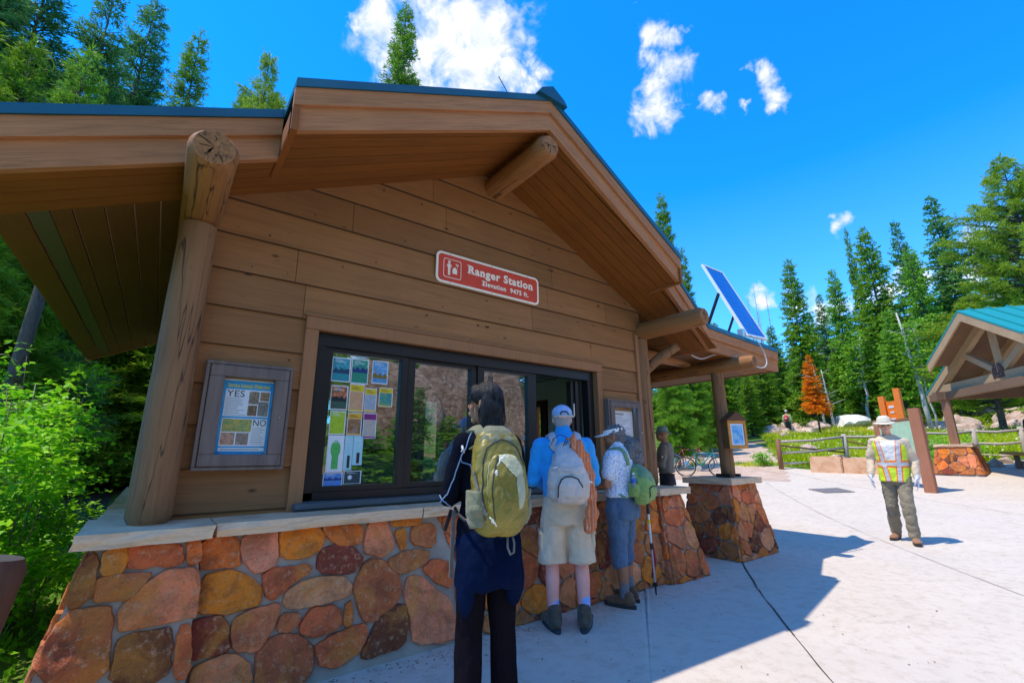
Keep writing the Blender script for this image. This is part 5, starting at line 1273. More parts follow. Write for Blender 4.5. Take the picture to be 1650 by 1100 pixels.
# dirt path and shaded forest litter
k = NT('dirt_path'); v = k.obj(); f = k.noise(2.5, 7, .65, v); k.set(k.ramp(f, [(.3, (.40, .27, .19)), (.7, (.62, .47, .37))]), .95); k.bump(k.noise(30, 4, .7, v), .5, .02)
def sector(name, mat, pts, dz, label):
    """ground sheet between two azimuth curves: pts = (r, az0, az1)"""
    vs = []; fs = []; m = 24
    rs = []; 
    for (r0, a0, b0), (r1, a1, b1) in zip(pts, pts[1:]):
        for i in range(12): f = i/12; rs.append((r0+(r1-r0)*f, a0+(a1-a0)*f, b0+(b1-b0)*f))
    rs.append(pts[-1])
    for i, (r, a, b) in enumerate(rs):
        for j in range(m+1):
            t = R(a+(b-a)*j/m+(.25*math.sin(i*1.7) if j in (0, m) else 0)); x = r*math.sin(t); y = -3.6+r*math.cos(t)
            zz = gz(x, y)
            vs.append((x, y, zz+dz))
    for i in range(len(rs)-1):
        for j in range(m): q = i*(m+1)+j; fs.append((q, q+m+1, q+m+2, q+1))
    tag(MB().add(vs, fs).build(name, mat, None, smooth=True), label, kind='structure')
sector('path', k.m, [(17.0, 53.0, 67.5), (20, 53.5, 67.3), (24, 55.5, 66.5), (30, 57, 65.2), (34, 57.5, 61.5), (46, 57.5, 59.5)], .006, 'pale dirt trail leading from the plaza into the trees')
k = NT('forest_litter'); v = k.obj(); f = k.noise(1.4, 7, .7, v); k.set(k.ramp(f, [(.35, (.03, .03, .012)), (.55, (.09, .055, .03)), (.75, (.05, .10, .015))]), .95); k.bump(f, .6, .05)
vs = []; fs = []
xs = [-14+.6*i for i in range(24)]
n_ = 40
for i in range(n_+1):
    for j in range(n_+1): 
        x = -16+15.3*i/n_; y = -2.2+22*j/n_; vs.append((x, y, gz(x, y)+.012))
for i in range(n_):
    for j in range(n_): q = i*(n_+1)+j; fs.append((q, q+n_+1, q+n_+2, q+1))
tag(MB().add(vs, fs).build('forest_floor', k.m, None, smooth=True), 'dark litter of the wood left of the station', kind='structure')
# distant slope
k = NT('far_slope'); v = k.obj(); f = k.noise(.06, 7, .7, v); f2 = k.noise(.6, 5, .8, v); k.set(k.mix(k.ramp(f2, [(.4, (0, 0, 0)), (.6, (1, 1, 1))]), k.ramp(f, [(.4, (.06, .09, .05)), (.6, (.17, .15, .15))]), (.10, .12, .085)), .95)
vs = []; fs = []
for i in range(61):
    a = R(20+85*i/60)
    for j in range(13):
        r = 130+24*j; x = r*math.sin(a); y = -3.6+r*math.cos(a)
        vs.append((x, y, gz(x, y)-1+(j/12)**1.2*(62+22*math.sin(i*.16+.6)+4*noise.noise((i*.5, j*.4, 0)))+(3*noise.noise((i*.9, j*.9, 5)) if j else 0)))
for i in range(60):
    for j in range(12): q = i*13+j; fs.append((q, q+1, q+14, q+13))
tag(MB().add(vs, fs).build('far_hillside', k.m, None, smooth=True), 'grey green hillside beyond the forest', kind='structure')

# rocks
k = NT('granite'); v = k.obj(); f = k.noise(2.2, 7, .7, v, .5); f2 = k.noise(14, 6, .7, v)
gc = k.ramp(f, [(.3, (.34, .20, .13)), (.5, (.66, .48, .38)), (.72, (.78, .66, .57))]); k.set(k.mix(k.ramp(f2, [(.56, (0, 0, 0)), (.72, (.6, .6, .6))]), gc, (.2, .14, .11)), .9, 0, .2); k.bump(k.math('ADD', f, f2), .9, .08); M_gran = k.m
def rock(name, x, y, w, h, seed, mat=M_gran, dz=0, cut=.28, d=None, sub=3):
    bm = bmesh.new(); bmesh.ops.create_icosphere(bm, subdivisions=sub, radius=1)
    rgk = random.Random(seed); pl = [(Vector((rgk.gauss(0, 1), rgk.gauss(0, 1), rgk.gauss(0, .8))).normalized(), rgk.uniform(.55, .9)) for _ in range(9)]
    for v_ in bm.verts:
        p = v_.co.copy()
        for n_0, dd in pl:
            q = p.dot(n_0)-dd
            if q > 0: p -= n_0*q
        p += p.normalized()*.07*noise.fractal(p*1.7+Vector((seed, 0, 0)), 1, 2, 3)
        v_.co = Vector((p.x*w*.6, p.y*(d or w)*.6, p.z*h*.8))
    me = bpy.data.meshes.new(name); bm.to_mesh(me); bm.free(); me.materials.append(mat); me.polygons.foreach_set('use_smooth', [True]*len(me.polygons)); me.set_sharp_from_angle(angle=R(30))
    o = bpy.data.objects.new(name, me); COL.objects.link(o); o.location = (x, y, gz(x, y)+dz+h*.2); o.rotation_euler = (0, 0, rgk.uniform(0, 6)); return o
M_palerock = plain('pale_granite', (.80, .74, .66), .95, 0, .3, 3, bump=1.0)
RK = {7: 'large pale slab boulder tilted left of the orange sign', 11: 'pale rock in the grass behind the first fence rail', 12: 'rock at the foot of the second fence post', 5: 'broad pinkish boulder right of the hiker', 17: 'rock slab high on the right slope', 20: 'pink rock ledge at the right edge', 22: 'small pale stone on the plaza edge under the rails'}
for i, (x, y, w, h) in enumerate(ROCKS):
    if i == 7: o = rock('boulder', 40.1, 8.3, 2.9, .9, 23, M_palerock, .1); tag(o, RK[7], 'rock'); continue
    o = rock('boulder', x, y, w*1.45, h*1.7, 300+i); tag(o, RK.get(i, 'pinkish granite boulder lying on the meadow slope'), 'rock', None if i in RK else 'granite boulders on the slope')
rgk = random.Random(91)
for i in range(34):
    a = R(rgk.uniform(64, 71)); r = rgk.uniform(36, 45); o = rock('boulder', r*math.sin(a), -3.6+r*math.cos(a), rgk.uniform(.5, 1.5), rgk.uniform(.4, .9), 400+i); tag(o, 'pinkish granite boulder lying on the meadow slope', 'rock', 'granite boulders on the slope')
for i in range(16):
    a = R(rgk.uniform(79, 88)); r = rgk.uniform(34, 44); o = rock('boulder', r*math.sin(a), -3.6+r*math.cos(a), rgk.uniform(.8, 2.4), rgk.uniform(.3, .7), 450+i); tag(o, 'pinkish granite boulder lying on the meadow slope', 'rock', 'granite boulders on the slope')
# the pale granite outcrop across the plaza, mirrored in the panes
k = NT('pink_granite'); v = k.obj(); f = k.noise(.9, 9, .75, v, .8); f2 = k.noise(5, 8, .75, v, .5); k.set(k.mix(k.ramp(f2, [(.46, (0, 0, 0)), (.6, (.8, .8, .8))]), k.ramp(f, [(.35, (.30, .16, .10)), (.55, (.72, .46, .34)), (.75, (.85, .66, .54))]), (.16, .10, .05)), .95); k.bump(k.math('ADD', f, f2), 1, .3); M_pink = k.m
for _x, _y, _h in ((8.6, -15.5, 3.2), (11.5, -16.5, 2.8), (13.5, -17, 4.2), (6.8, -14.5, 2.4)): place_conifer(_x, _y, _h, 1.1, 'lit', 2, 0, 'conifer across the plaza mirrored in the window panes', 'conifers mirrored in the panes')
for i, (x, y, w, h) in enumerate([(9, -21, 8, 6.5), (14, -22, 8, 7.5), (19, -22, 8, 6.5), (24, -21, 8, 5.5), (4, -25, 8, 4.5)]):
    tag(rock('rock_outcrop', x, y, w, h, 500+i, M_pink, 0, d=4, sub=5), 'pale granite outcrop across the plaza mirrored in the panes', 'rock', 'outcrops mirrored in the panes')
# ------------------------------------------------------------------ picnic shelter
SHP = Vector((17.05, -1.51, 0)); SA = Vector((.81, .586, 0)); SR = Vector((.586, -.81, 0)); PKZ, SS = 5.10, .564
SHE = empty('picnic_shelter', (0, 0, 0), 0, 'open timber picnic shelter with teal standing seam roof at the right edge', 'shelter')
def sp(u, v, z): return SHP+SA*u+SR*v+Vector((0, 0, z))
def shz(u): return PKZ-SS*abs(u)
M_teal2 = NT('teal_shelter_metal'); M_teal2.set((.02, .30, .30), .35, .1, .5); M_teal2 = M_teal2.m
M_tim = wood('shelter_timber', (.50, .33, .18), 0, knots=False, grain=20, contrast=.2); M_timd = wood('shelter_dark_timber', (.22, .13, .075), 0, knots=False, contrast=.2)
def sband(mb, u0, u1, v0, v1, d0, d1):
    mb.hexa([sp(u0, v0, shz(u0)-d1), sp(u1, v0, shz(u1)-d1), sp(u1, v1, shz(u1)-d1), sp(u0, v1, shz(u0)-d1), sp(u0, v0, shz(u0)-d0), sp(u1, v0, shz(u1)-d0), sp(u1, v1, shz(u1)-d0), sp(u0, v1, shz(u0)-d0)])
m = MB()
for u0, u1, v0 in ((-3.4, -1.95, .5), (-1.95, 0, 0), (0, 1.95, 0), (1.95, 3.4, .5)): sband(m, u0, u1, v0, 7.5, 0, .05)
for i in range(17):
    v = .25+.42*i
    for u0, u1 in ((-3.4, 0), (0, 3.4)):
        if v < .55: u0, u1 = max(u0, -1.95), min(u1, 1.95)
        sband(m, u0, u1, v, v+.03, -.05, .0)
m.build('roof', M_teal2, SHE)
for u0, u1, v0 in ((-3.4, -1.95, .51), (-1.95, 0, .01), (0, 1.95, .01), (1.95, 3.4, .51)):
    m = MB(); sband(m, u0, u1, v0, v0+.05, .051, .30); m.build('fascia_board', M_tim, SHE)
m = MB()
for u0, u1, v0 in ((-3.4, -1.95, .57), (-1.95, 0, .07), (0, 1.95, .07), (1.95, 3.4, .57)): sband(m, u0, u1, v0, 7.4, .10, .13)
m.build('soffit', M_timd, SHE)
for v in (1.6, 3.0, 4.4, 5.8):
    for sg in (-1, 1): MB().bar(sp(0, v, shz(0)-.24), sp(sg*3.2, v, shz(3.2)-.24), .12, .18).build('rafter', M_tim, SHE)
for v in (.62, 3.8, 7.0):
    tie = MB().bar(sp(-2.9, v, 3.22), sp(2.9, v, 3.22), .16, .26).build('tie_beam', M_tim, SHE)
    for sg in (-1, 1):
        MB().bar(sp(0, v, PKZ-.24), sp(sg*3.1, v, shz(3.1)-.24), .14, .22).build('principal_rafter', M_tim, SHE)
        MB().bar(sp(sg*.08, v, 3.38), sp(sg*1.25, v, shz(1.25)-.34), .12, .16).build('truss_brace', M_tim, SHE)
    MB().bar(sp(0, v, 3.35), sp(0, v, PKZ-.3), .13, .15, up=(0, 1, 0)).build('king_post', M_tim, SHE)
    MB().prism([sp(-.22, v-.085, 3.2), sp(.22, v-.085, 3.2), sp(.2, v-.085, 3.45), sp(.08, v-.085, 3.58), sp(-.08, v-.085, 3.58), sp(-.2, v-.085, 3.45)], (0, 0, 0), tuple(SR*.02)).build('gusset_plate', plain('rust_plate', (.16, .07, .05), .6, .4), SHE)
    b_ = MB()
    for uu, zz in ((-.15, 3.28), (.15, 3.28), (-.14, 3.44), (.14, 3.44), (0, 3.5), (-.05, 3.25)): b_.tube([sp(uu, v-.087, zz), sp(uu, v-.12, zz)], .02, 8)
    b_.build('bolt', M_steel, SHE)
for sg in (-1, 1): MB().bar(sp(sg*2.33, .2, 3.0), sp(sg*2.33, 7.3, 3.0), .22, .24).build('plate_beam', M_timd, SHE)
MB().bar(sp(-3.0, .46, 2.99), sp(3.0, .46, 2.99), .16, .22).build('cross_beam', M_timd, SHE)
for (u, v) in ((2.33, .44), (2.33, 6.6), (-2.33, .44), (-2.33, 6.6)):
    p = sp(u, v, 0); zb = gz(p.x, p.y); MB().bar((p.x, p.y, zb+.8), (p.x, p.y, 2.9), .2, .2, up=(0, 1, 0)).build('post', wood('shelter_post', (.30, .15, .085), 2, knots=False), SHE)
    SCOLs = dict(SCOL); rp = random.Random(int(u*10+v))
    pier(p.x, p.y, zb-.02, .62, .55, .42, .38, .78, .05, .075, SHE, rp, size=.3)
MB().bar((20.9, -1.35, gz(20.9, -1.35)+.42), (19.5, -2.35, gz(19.5, -2.3)+.46), .4, .07).build('bench_seat', M_oak, None)
_b = bpy.data.objects['bench_seat']; _b.name = 'bench'; 
MB().bar((20.6, -1.56, gz(20.6, -1.56)), (20.6, -1.56, gz(20.6, -1.56)+.4), .3, .1, up=(0, 1, 0)).build('leg', M_timd, _b); _lg = MB(); _lg.bar((19.8, -2.13, gz(19.8, -2.13)), (19.8, -2.13, gz(19.8, -2.13)+.42), .3, .1, up=(0, 1, 0)); _lg.build('leg', M_timd, _b); tag(_b, 'orange wooden bench plank in the shade under the shelter', 'bench')

# ------------------------------------------------------------------ low sandstone planter wall, drain, fence
rg = random.Random(12)
PW = empty('planter_wall', (0, 0, 0), 0, 'low orange sandstone wall left of the ranger in the vest', 'wall')
p0, p1 = Vector((18.25, 3.15, 0)), Vector((18.62, .75, 0)); dv = (p1-p0).normalized(); nv = Vector((dv.y, -dv.x, 0))
if nv.x > 0: nv = -nv
t_ = 0; i = 0
M_sand = NT('orange_sandstone'); _f = M_sand.noise(3, 7, .7, M_sand.obj(), .6); M_sand.set(M_sand.ramp(_f, [(.3, (.50, .25, .12)), (.55, (.72, .43, .25)), (.8, (.80, .55, .38))]), .9); M_sand.bump(_f, .8, .04); M_sand = M_sand.m
while t_ < 2.4:
    w = rg.uniform(.75, 1.15); a = p0+dv*t_; b = p0+dv*min(2.45, t_+w-.02); zb = gz(a.x, a.y)-.1; h = .58+rg.uniform(-.03, .04)
    MB().hexa([a+nv*.28+Vector((0, 0, zb)), b+nv*.30+Vector((0, 0, zb)), b-nv*.25+Vector((0, 0, zb)), a-nv*.25+Vector((0, 0, zb)), a+nv*.20+Vector((0, 0, zb+h)), b+nv*.21+Vector((0, 0, zb+h)), b-nv*.22+Vector((0, 0, zb+h)), a-nv*.2+Vector((0, 0, zb+h))]).build('block', M_sand, PW, bevel=.03)
    t_ += w; i += 1
p = Vector((14.38, 1.34, 0)); m = MB(); m.hexa([(13.95, 1.35, gz(13.95, 1.35)+.004), (14.5, .85, gz(14.5, .85)+.004), (15.0, 1.4, gz(15, 1.4)+.004), (14.4, 1.9, gz(14.4, 1.9)+.004), (13.95, 1.35, gz(13.95, 1.35)+.016), (14.5, .85, gz(14.5, .85)+.016), (15.0, 1.4, gz(15, 1.4)+.016), (14.4, 1.9, gz(14.4, 1.9)+.016)])
tag(m.build('drain_cover', plain('iron_cover', (.17, .15, .145), .7), None), 'dark rectangular metal cover set in the plaza', 'cover')
M_rail = wood('weathered_rail', (.50, .42, .34), 0, knots=False, grain=20); M_fpost = wood('fence_post_wood', (.26, .12, .06), 2, knots=False)
def fence(name, label, pts, rails=3, cross=True):
    F = empty(name, (0, 0, 0), 0, label, 'fence')
    for i, (x, y) in enumerate(pts):
        z = gz(x, y); m = MB(); m.tube([(x, y, z-.2), (x, y, z+.5), (x+.02, y, z+1.08)], [.085, .08, .075], 9, jit=.08, seed=i); m.build('post', M_fpost if i == 0 else M_rail, F, smooth=True)
        if i+1 < len(pts):
            x2, y2 = pts[i+1]; z2 = gz(x2, y2)
            for h in (.98, .58, .2)[:rails]:
                m = MB(); mid = ((x+x2)/2, (y+y2)/2, (z+z2)/2+h-.05); m.tube([(x, y, z+h), mid, (x2, y2, z2+h)], .045, 7, jit=.1, seed=i); m.build('rail', M_rail, F, smooth=True)
            if cross: m = MB(); m.tube([(x, y, z+.85), (x2, y2, z2+.4)], .03, 7); m.build('rail', M_fpost, F, smooth=True)
fence('split_rail_fence', 'split rail fence running from the dirt trail to behind the ranger in the vest', [(18.24, 4.15), (20.54, 2.76), (21.33, 1.5)])
fence('split_rail_fence', 'split rail fence behind the shelter pillar at the right edge', [(21.9, .7), (22.4, -.5), (22.7, -1.60), (22.9, -3.4)], cross=False)

# ------------------------------------------------------------------ signs
M_brpost = wood('brown_sign_post', (.42, .17, .09), 2, knots=False, grain=30, contrast=.12)
SB = empty('information_board', (0, 0, 0), 0, 'brown posted information board with pale green panel behind the ranger in the vest', 'sign')
za, zb = gz(15.29, -.5), gz(16.3, .55)
MB().bar((15.29, -.5, za-.1), (15.29, -.5, za+2.05), .23, .23, up=(0, 1, 0)).build('post', M_brpost, SB, bevel=.01)
MB().bar((16.3, .55, zb-.1), (16.3, .55, zb+1.75), .2, .2, up=(0, 1, 0)).build('post', M_brpost, SB, bevel=.01)
MB().hexa([(15.36, -.42, za+.95), (16.24, .48, zb+.92), (16.20, .52, zb+.92), (15.32, -.38, za+.95), (15.36, -.42, za+1.75), (16.24, .48, zb+1.62), (16.20, .52, zb+1.62), (15.32, -.38, za+1.75)]).build('panel', plain('pale_green_panel', (.42, .62, .42), .5), SB)
MB().bar((15.3, -.48, za+1.8), (16.28, .53, zb+1.68), .1, .06).build('top_rail', M_timd, SB)
OS = empty('trailhead_sign', (0, 0, 0), 0, 'tall orange-red wooden trailhead sign with white symbols behind the fence', 'sign')
M_or = plain('orange_red_paint', (.98, .22, .02), .55, 0, .1)
z0 = gz(23.2, 2.5)
for (x, y), h in (((23.4, 2.08), 2.35), ((23.13, 1.49), 2.6)): MB().bar((x, y, z0-.3), (x, y, z0+h), .30, .2, up=(0, 1, 0)).build('post', M_or, OS, bevel=.01)
q0, q1 = Vector((23.34, 1.98, -.32)), Vector((23.16, 1.59, -.32)); qd = (q1-q0); qn = Vector((-1, .33, 0)).normalized()
MB().hexa([q0+Vector((0, 0, z0+.9)), q1+Vector((0, 0, z0+.9)), q1-qn*.08+Vector((0, 0, z0+.9)), q0-qn*.08+Vector((0, 0, z0+.9)), q0+Vector((0, 0, z0+2.45)), q1+Vector((0, 0, z0+2.45)), q1-qn*.08+Vector((0, 0, z0+2.45)), q0-qn*.08+Vector((0, 0, z0+2.45))]).build('panel', M_or, OS)
m = MB()
for (a, b, c, d) in ((.25, .75, 2.18, 2.27), (.32, .68, 1.98, 2.04), (.3, .7, 1.35, 1.78)):
    m.hexa([q0+qd*a+qn*.004+Vector((0, 0, z0+c)), q0+qd*b+qn*.004+Vector((0, 0, z0+c)), q0+qd*b+qn*.012+Vector((0, 0, z0+c)), q0+qd*a+qn*.012+Vector((0, 0, z0+c)), q0+qd*a+qn*.004+Vector((0, 0, z0+d)), q0+qd*b+qn*.004+Vector((0, 0, z0+d)), q0+qd*b+qn*.012+Vector((0, 0, z0+d)), q0+qd*a+qn*.012+Vector((0, 0, z0+d))])
m.build('marking', M_white, OS)
o = MB().tube([(17.94, 8.26, gz(17.94, 8.26)-.2), (17.94, 8.26, gz(17.94, 8.26)+1.2)], [.13, .12], 12).build('marker_post', plain('faded_green_post', (.10, .42, .33), .6)); tag(o, 'faded green round post beside the bicycles', 'post')

# ------------------------------------------------------------------ bicycles
def bicycle(loc, rz, colr, label, lean=.0):
    t = empty('bicycle', loc, rz, label, 'bicycle'); t.rotation_euler[0] = lean; fm = plain('bike_paint', colr, .3); r = .33
    for x in (0, 1.08):
        m = MB(); N_ = 28; 
        ring = [(x+r*math.cos(2*math.pi*i/N_), 0, r+r*math.sin(2*math.pi*i/N_)) for i in range(N_+1)]
        w = m.tube(ring, .021, 6, False).build('wheel', flat('tyre_rubber', (.03, .03, .03), .9), t, smooth=True)
        m = MB().tube([(x+(r-.03)*math.cos(2*math.pi*i/N_), 0, r+(r-.03)*math.sin(2*math.pi*i/N_)) for i in range(N_+1)], .010, 5, False); m.build('rim', M_steel, w)
        m = MB()
        for i in range(16): m.tube([(x, .02*(-1)**i, r), (x+(r-.03)*math.cos(i*math.pi/8), 0, r+(r-.03)*math.sin(i*math.pi/8))], .0025, 3, False)
        m.build('spokes', M_steel, w)
    A_, B_, C_, D_ = (0, 0, r), (.43, 0, .29), (.30, 0, .86), (.93, 0, .80)
    m = MB()
    for a, b, q in ((C_, B_, .017), (B_, D_, .02), ((.32, 0, .80), D_, .017), (A_, B_, .012), (A_, (.31, 0, .8), .010), (D_, (1.08, 0, r), .016), (D_, (.91, 0, .93), .015)): m.tube([a, b], q, 8)
    m.build('frame', fm, t, smooth=True)
    MB().tube([(.82, -.29, .98), (.90, -.12, .96), (.91, 0, .94), (.90, .12, .96), (.82, .29, .98)], .013, 8).build('handlebar', M_black, t, smooth=True)
    MB().hexa([(.14, -.07, .89), (.42, -.02, .89), (.42, .02, .89), (.14, .07, .89), (.14, -.08, .93), (.43, -.02, .92), (.43, .02, .92), (.14, .08, .93)]).build('saddle', M_black, t, bevel=.01)
    MB().tube([(.43, -.03, .29), (.43, .03, .29)], .09, 16).build('chainring', M_steel, t); MB().tube([(.43, -.06, .29), (.36, -.06, .14)], .01, 6).build('crank', M_steel, t)
    return t
def rz_of(ax, ay, bx, by): return math.atan2(by-ay, bx-ax)
bicycle((15.02, 5.98, gz(15.0, 6.0)), rz_of(14.99, 6.0, 15.44, 5.25), (.01, .30, .30), 'teal bicycle parked on the plaza edge behind the porch post', R(8))
bicycle((15.9, 7.0, gz(15.9, 7.0)), rz_of(15.98, 7.04, 16.46, 6.29), (.25, .05, .04), 'dark red bicycle behind the teal one', R(-6))
# ------------------------------------------------------------------ people
def skinmat(name, c):
    k = NT(name); f = k.noise(9, 4, .6, k.obj()); k.set(k.ramp(f, [(.3, tuple(x*.86 for x in c)), (.7, c)]), .5, 0, .4)
    k.p.inputs['Subsurface Weight'].default_value = .08; k.p.inputs['Subsurface Radius'].default_value = (.02, .008, .004); return k.m
def ell(mb, c, r, rot=None, n=14, m=10):
    c = Vector(c); vs = []; fs = []
    for i in range(m+1):
        th = math.pi*i/m
        for j in range(n):
            ph = 2*math.pi*j/n; v = Vector((r[0]*math.sin(th)*math.cos(ph), r[1]*math.sin(th)*math.sin(ph), r[2]*math.cos(th)))
            if rot is not None: v = rot @ v
            vs.append(c+v)
    for i in range(m):
        for j in range(n): a = i*n+j; b = i*n+(j+1) % n; fs.append((a, a+n, b+n, b))
    mb.add(vs, fs); return mb
def limb(mb, pts, rad, n=14):
    pts = [Vector(p) for p in pts]; mb.tube(pts, rad, n)
    for p, r in zip(pts, rad): ell(mb, p, (r*.995,)*3, None, 12, 8)
    return mb
def loft(mb, rings, n=28, power=2.3):
    """rings: (cx, cy, z, rx, ry[, tiltx])"""
    vs = []; fs = []
    for rr in rings:
        cx, cy, z, rx, ry = rr[:5]; tl = rr[5] if len(rr) > 5 else 0
        for j in range(n):
            t = 2*math.pi*j/n; c_, s_ = math.cos(t), math.sin(t)
            x = rx*abs(c_)**(2/power)*(1 if c_ >= 0 else -1); y = ry*abs(s_)**(2/power)*(1 if s_ >= 0 else -1)
            vs.append((cx+x, cy+y, z+tl*y))
    for i in range(len(rings)-1):
        for j in range(n): a = i*n+j; b = i*n+(j+1) % n; fs.append((a, b, b+n, a+n))
    fs.append(tuple(reversed(range(n)))); L = (len(rings)-1)*n; fs.append(tuple(range(L, L+n)))
    mb.add(vs, fs); return mb
def fuse(mb, name, mat, parent, voxel=.008, smooth=3, wr=0.0, wf=9.0, wseed=0.0, zs=1.0, loc=None):
    """voxel-fuse overlapping volumes into one continuous surface, relax it, press creases in"""
    me = bpy.data.meshes.new('t'); me.from_pydata(mb.v, [], mb.f); o = bpy.data.objects.new('t', me); COL.objects.link(o)
    r = o.modifiers.new('r', 'REMESH'); r.mode = 'VOXEL'; r.voxel_size = voxel; r.adaptivity = 0
    if smooth: s_ = o.modifiers.new('s', 'SMOOTH'); s_.iterations = smooth; s_.factor = .5
    dg = bpy.context.evaluated_depsgraph_get(); dg.update()
    m2 = bpy.data.meshes.new_from_object(o.evaluated_get(dg)); bpy.data.objects.remove(o); bpy.data.meshes.remove(me)
    m2.name = name; m2.materials.clear(); m2.materials.append(mat)
    if wr:
        nv = len(m2.vertices); co = np.empty(nv*3); m2.vertices.foreach_get('co', co); co = co.reshape(-1, 3)
        no = np.empty(nv*3); m2.vertices.foreach_get('normal', no); no = no.reshape(-1, 3)
        d = np.array([(abs(noise.noise((c[0]*wf+wseed, c[1]*wf, c[2]*wf*zs))) + .45*abs(noise.noise((c[0]*wf*2.3, c[1]*wf*2.3+wseed, c[2]*wf*2.3*zs)))) for c in co])
        co += no*((d-.3)*wr)[:, None]; m2.vertices.foreach_set('co', co.ravel())
    m2.polygons.foreach_set('use_smooth', [True]*len(m2.polygons)); m2.update()
    o = bpy.data.objects.new(name, m2); COL.objects.link(o); o.parent = parent; return o
def part(mb, name, mat, parent, **k): return mb.build(name, mat, parent, **k)

def head(mb, c, yaw=0, pitch=0, s=1.0):
    """appends head volumes; returns transform head->person"""
    Rm = Matrix.Rotation(-yaw, 3, 'Z') @ Matrix.Rotation(pitch, 3, 'X'); c = Vector(c)
    def E(p, r): ell(mb, c+Rm @ (Vector(p)*s), tuple(q*s for q in r), Rm, 18, 12)
    E((0, -.014, .022), (.076, .096, .088)); E((0, .03, -.03), (.059, .062, .078)); E((0, .058, -.092), (.027, .024, .021)); E((0, .012, -.06), (.056, .06, .045))
    E((0, .095, -.020), (.012, .013, .011)); E((0, .088, .0), (.008, .012, .024)); E((0, .072, .026), (.05, .02, .012))
    for sx in (-1, 1): E((sx*.078, -.004, -.012), (.009, .019, .031)); E((sx*.034, .062, -.032), (.022, .022, .024))
    E((0, .090, -.057), (.023, .010, .006)); E((0, .087, -.067), (.020, .010, .006))
    return lambda p: c+Rm @ (Vector(p)*s), Rm
def facebits(T, Rm, parent, iris=(.08, .04, .02), lip=(.45, .18, .14), brow=(.05, .04, .03), s=1.0):
    for sx in (-1, 1):
        m = MB(); ell(m, T((sx*.031, .0745, .004)), (.012*s, .008*s, .006*s), Rm); e = part(m, 'eye', flat('eye_white', (.75, .72, .7), .2), parent, smooth=True)
        m = MB(); ell(m, T((sx*.031, .081, .004)), (.0052*s, .0025*s, .0052*s), Rm); part(m, 'iris', flat('iris', iris, .2), e)
        m = MB(); m.tube([T((sx*.014, .088, .020)), T((sx*.032, .086, .026)), T((sx*.050, .072, .020))], .0028*s, 6); part(m, 'eyebrow', flat('brow', brow, .8), parent)
    m = MB(); m.tube([T((-.020, .088, -.061)), T((0, .0975, -.060)), T((.020, .088, -.061))], [.0016*s, .0034*s, .0016*s], 8); part(m, 'lips', flat('lips', lip, .5), parent, smooth=True)
def hand(mb, w, d, n, side, curl=.5, s=1.0, spread=.06):
    """w wrist, d pointing direction, n palm normal; side = which way the thumb lies"""
    w = Vector(w); d = Vector(d).normalized(); n = Vector(n); n = (n-d*n.dot(d)).normalized(); x = d.cross(n).normalized()*side
    pc = w+d*.045*s; Rm = Matrix((x, d, n)).transposed()
    ell(mb, pc, (.040*s, .050*s, .015*s), Rm); ell(mb, w+d*.01*s, (.028*s, .03*s, .018*s), Rm)
    for i, (off, L) in enumerate(((.030, .072), (.010, .080), (-.011, .075), (-.030, .058))):
        b = w+d*.085*s+x*off*s; a = curl*(.75+.12*i); p = b; q = [b-d*.02*s]; dd = (d+x*off*spread*20).normalized(); r_ = [.0095*s]
        for j, f in enumerate((.45, .30, .25)):
            ang = a*(.7+.5*j); dd = (dd*math.cos(ang*.6)+n*math.sin(ang*.6)).normalized(); q.append(p); r_.append((.0095-.0009*j)*s); p = p+dd*L*f*s
            n = n
        q.append(p); r_.append(.0068*s); limb(mb, q, r_, 8)
    t0 = w+d*.02*s+x*.03*s; limb(mb, [t0, t0+(x*.9+d*.6).normalized()*.032*s+n*.008*s, t0+(x*.45+d*.9).normalized()*.062*s+n*.02*s, t0+(x*.2+d).normalized()*.085*s+n*.03*s], [.013*s, .011*s, .010*s, .008*s], 8)
def shoe(mb, sole, ank, yaw, s=1.0, hi=.07, w=.047):
    """boot upper into mb, outsole into sole"""
    a = Vector(ank); Rm = Matrix.Rotation(-yaw, 3, 'Z'); g = a.z
    T = lambda p: Vector((a.x, a.y, 0))+Rm @ Vector(p)
    def E(m_, p, r): ell(m_, T(p), r, Rm, 14, 10)
    E(mb, (0, -.035*s, .055), (.040*s, .05*s, .050)); E(mb, (0, .05*s, .05), (w*s*.92, .09*s, .045)); E(mb, (0, .125*s, .042), (w*s*.98, .07*s, .036)); limb(mb, [T((0, -.02, .06)), T((0, -.022, .06+hi))], [.050*s, .049*s])
    n = 20; vs = []; 
    for z in (.0, .028):
        for j in range(n):
            t = 2*math.pi*j/n; y = .055+.15*s*math.sin(t); hw = (.043+.010*math.sin(t))*s; vs.append(T((hw*math.copysign(abs(math.cos(t))**.7, math.cos(t)), y, z)))
    sole.add(vs, [tuple(reversed(range(n))), tuple(range(n, 2*n))]+[(i, (i+1) % n, n+(i+1) % n, n+i) for i in range(n)])
J0 = dict(hip=.09, hipz=.92, kz=.49, az=.08, shx=.18, shz=1.41, head=(0, .015, 1.635))
TORSO_M = [(0, 0, .88, .160, .110), (0, 0, .98, .160, .112), (0, 0, 1.08, .155, .108), (0, .0, 1.20, .168, .114), (0, -.005, 1.32, .182, .118), (0, -.012, 1.40, .172, .098), (0, -.015, 1.445, .115, .075), (0, -.012, 1.475, .065, .06)]
TORSO_F = [(0, 0, .88, .168, .118), (0, 0, .97, .162, .112), (0, 0, 1.07, .138, .098), (0, .004, 1.18, .146, .112), (0, .002, 1.30, .160, .118), (0, -.012, 1.375, .158, .092), (0, -.014, 1.42, .10, .068), (0, -.01, 1.45, .058, .054)]
def grow(rings, g, z0=-9, z1=9, dz=0): return [(r[0], r[1], r[2]+dz, r[3]+g, r[4]+g) for r in rings if z0 <= r[2] <= z1]
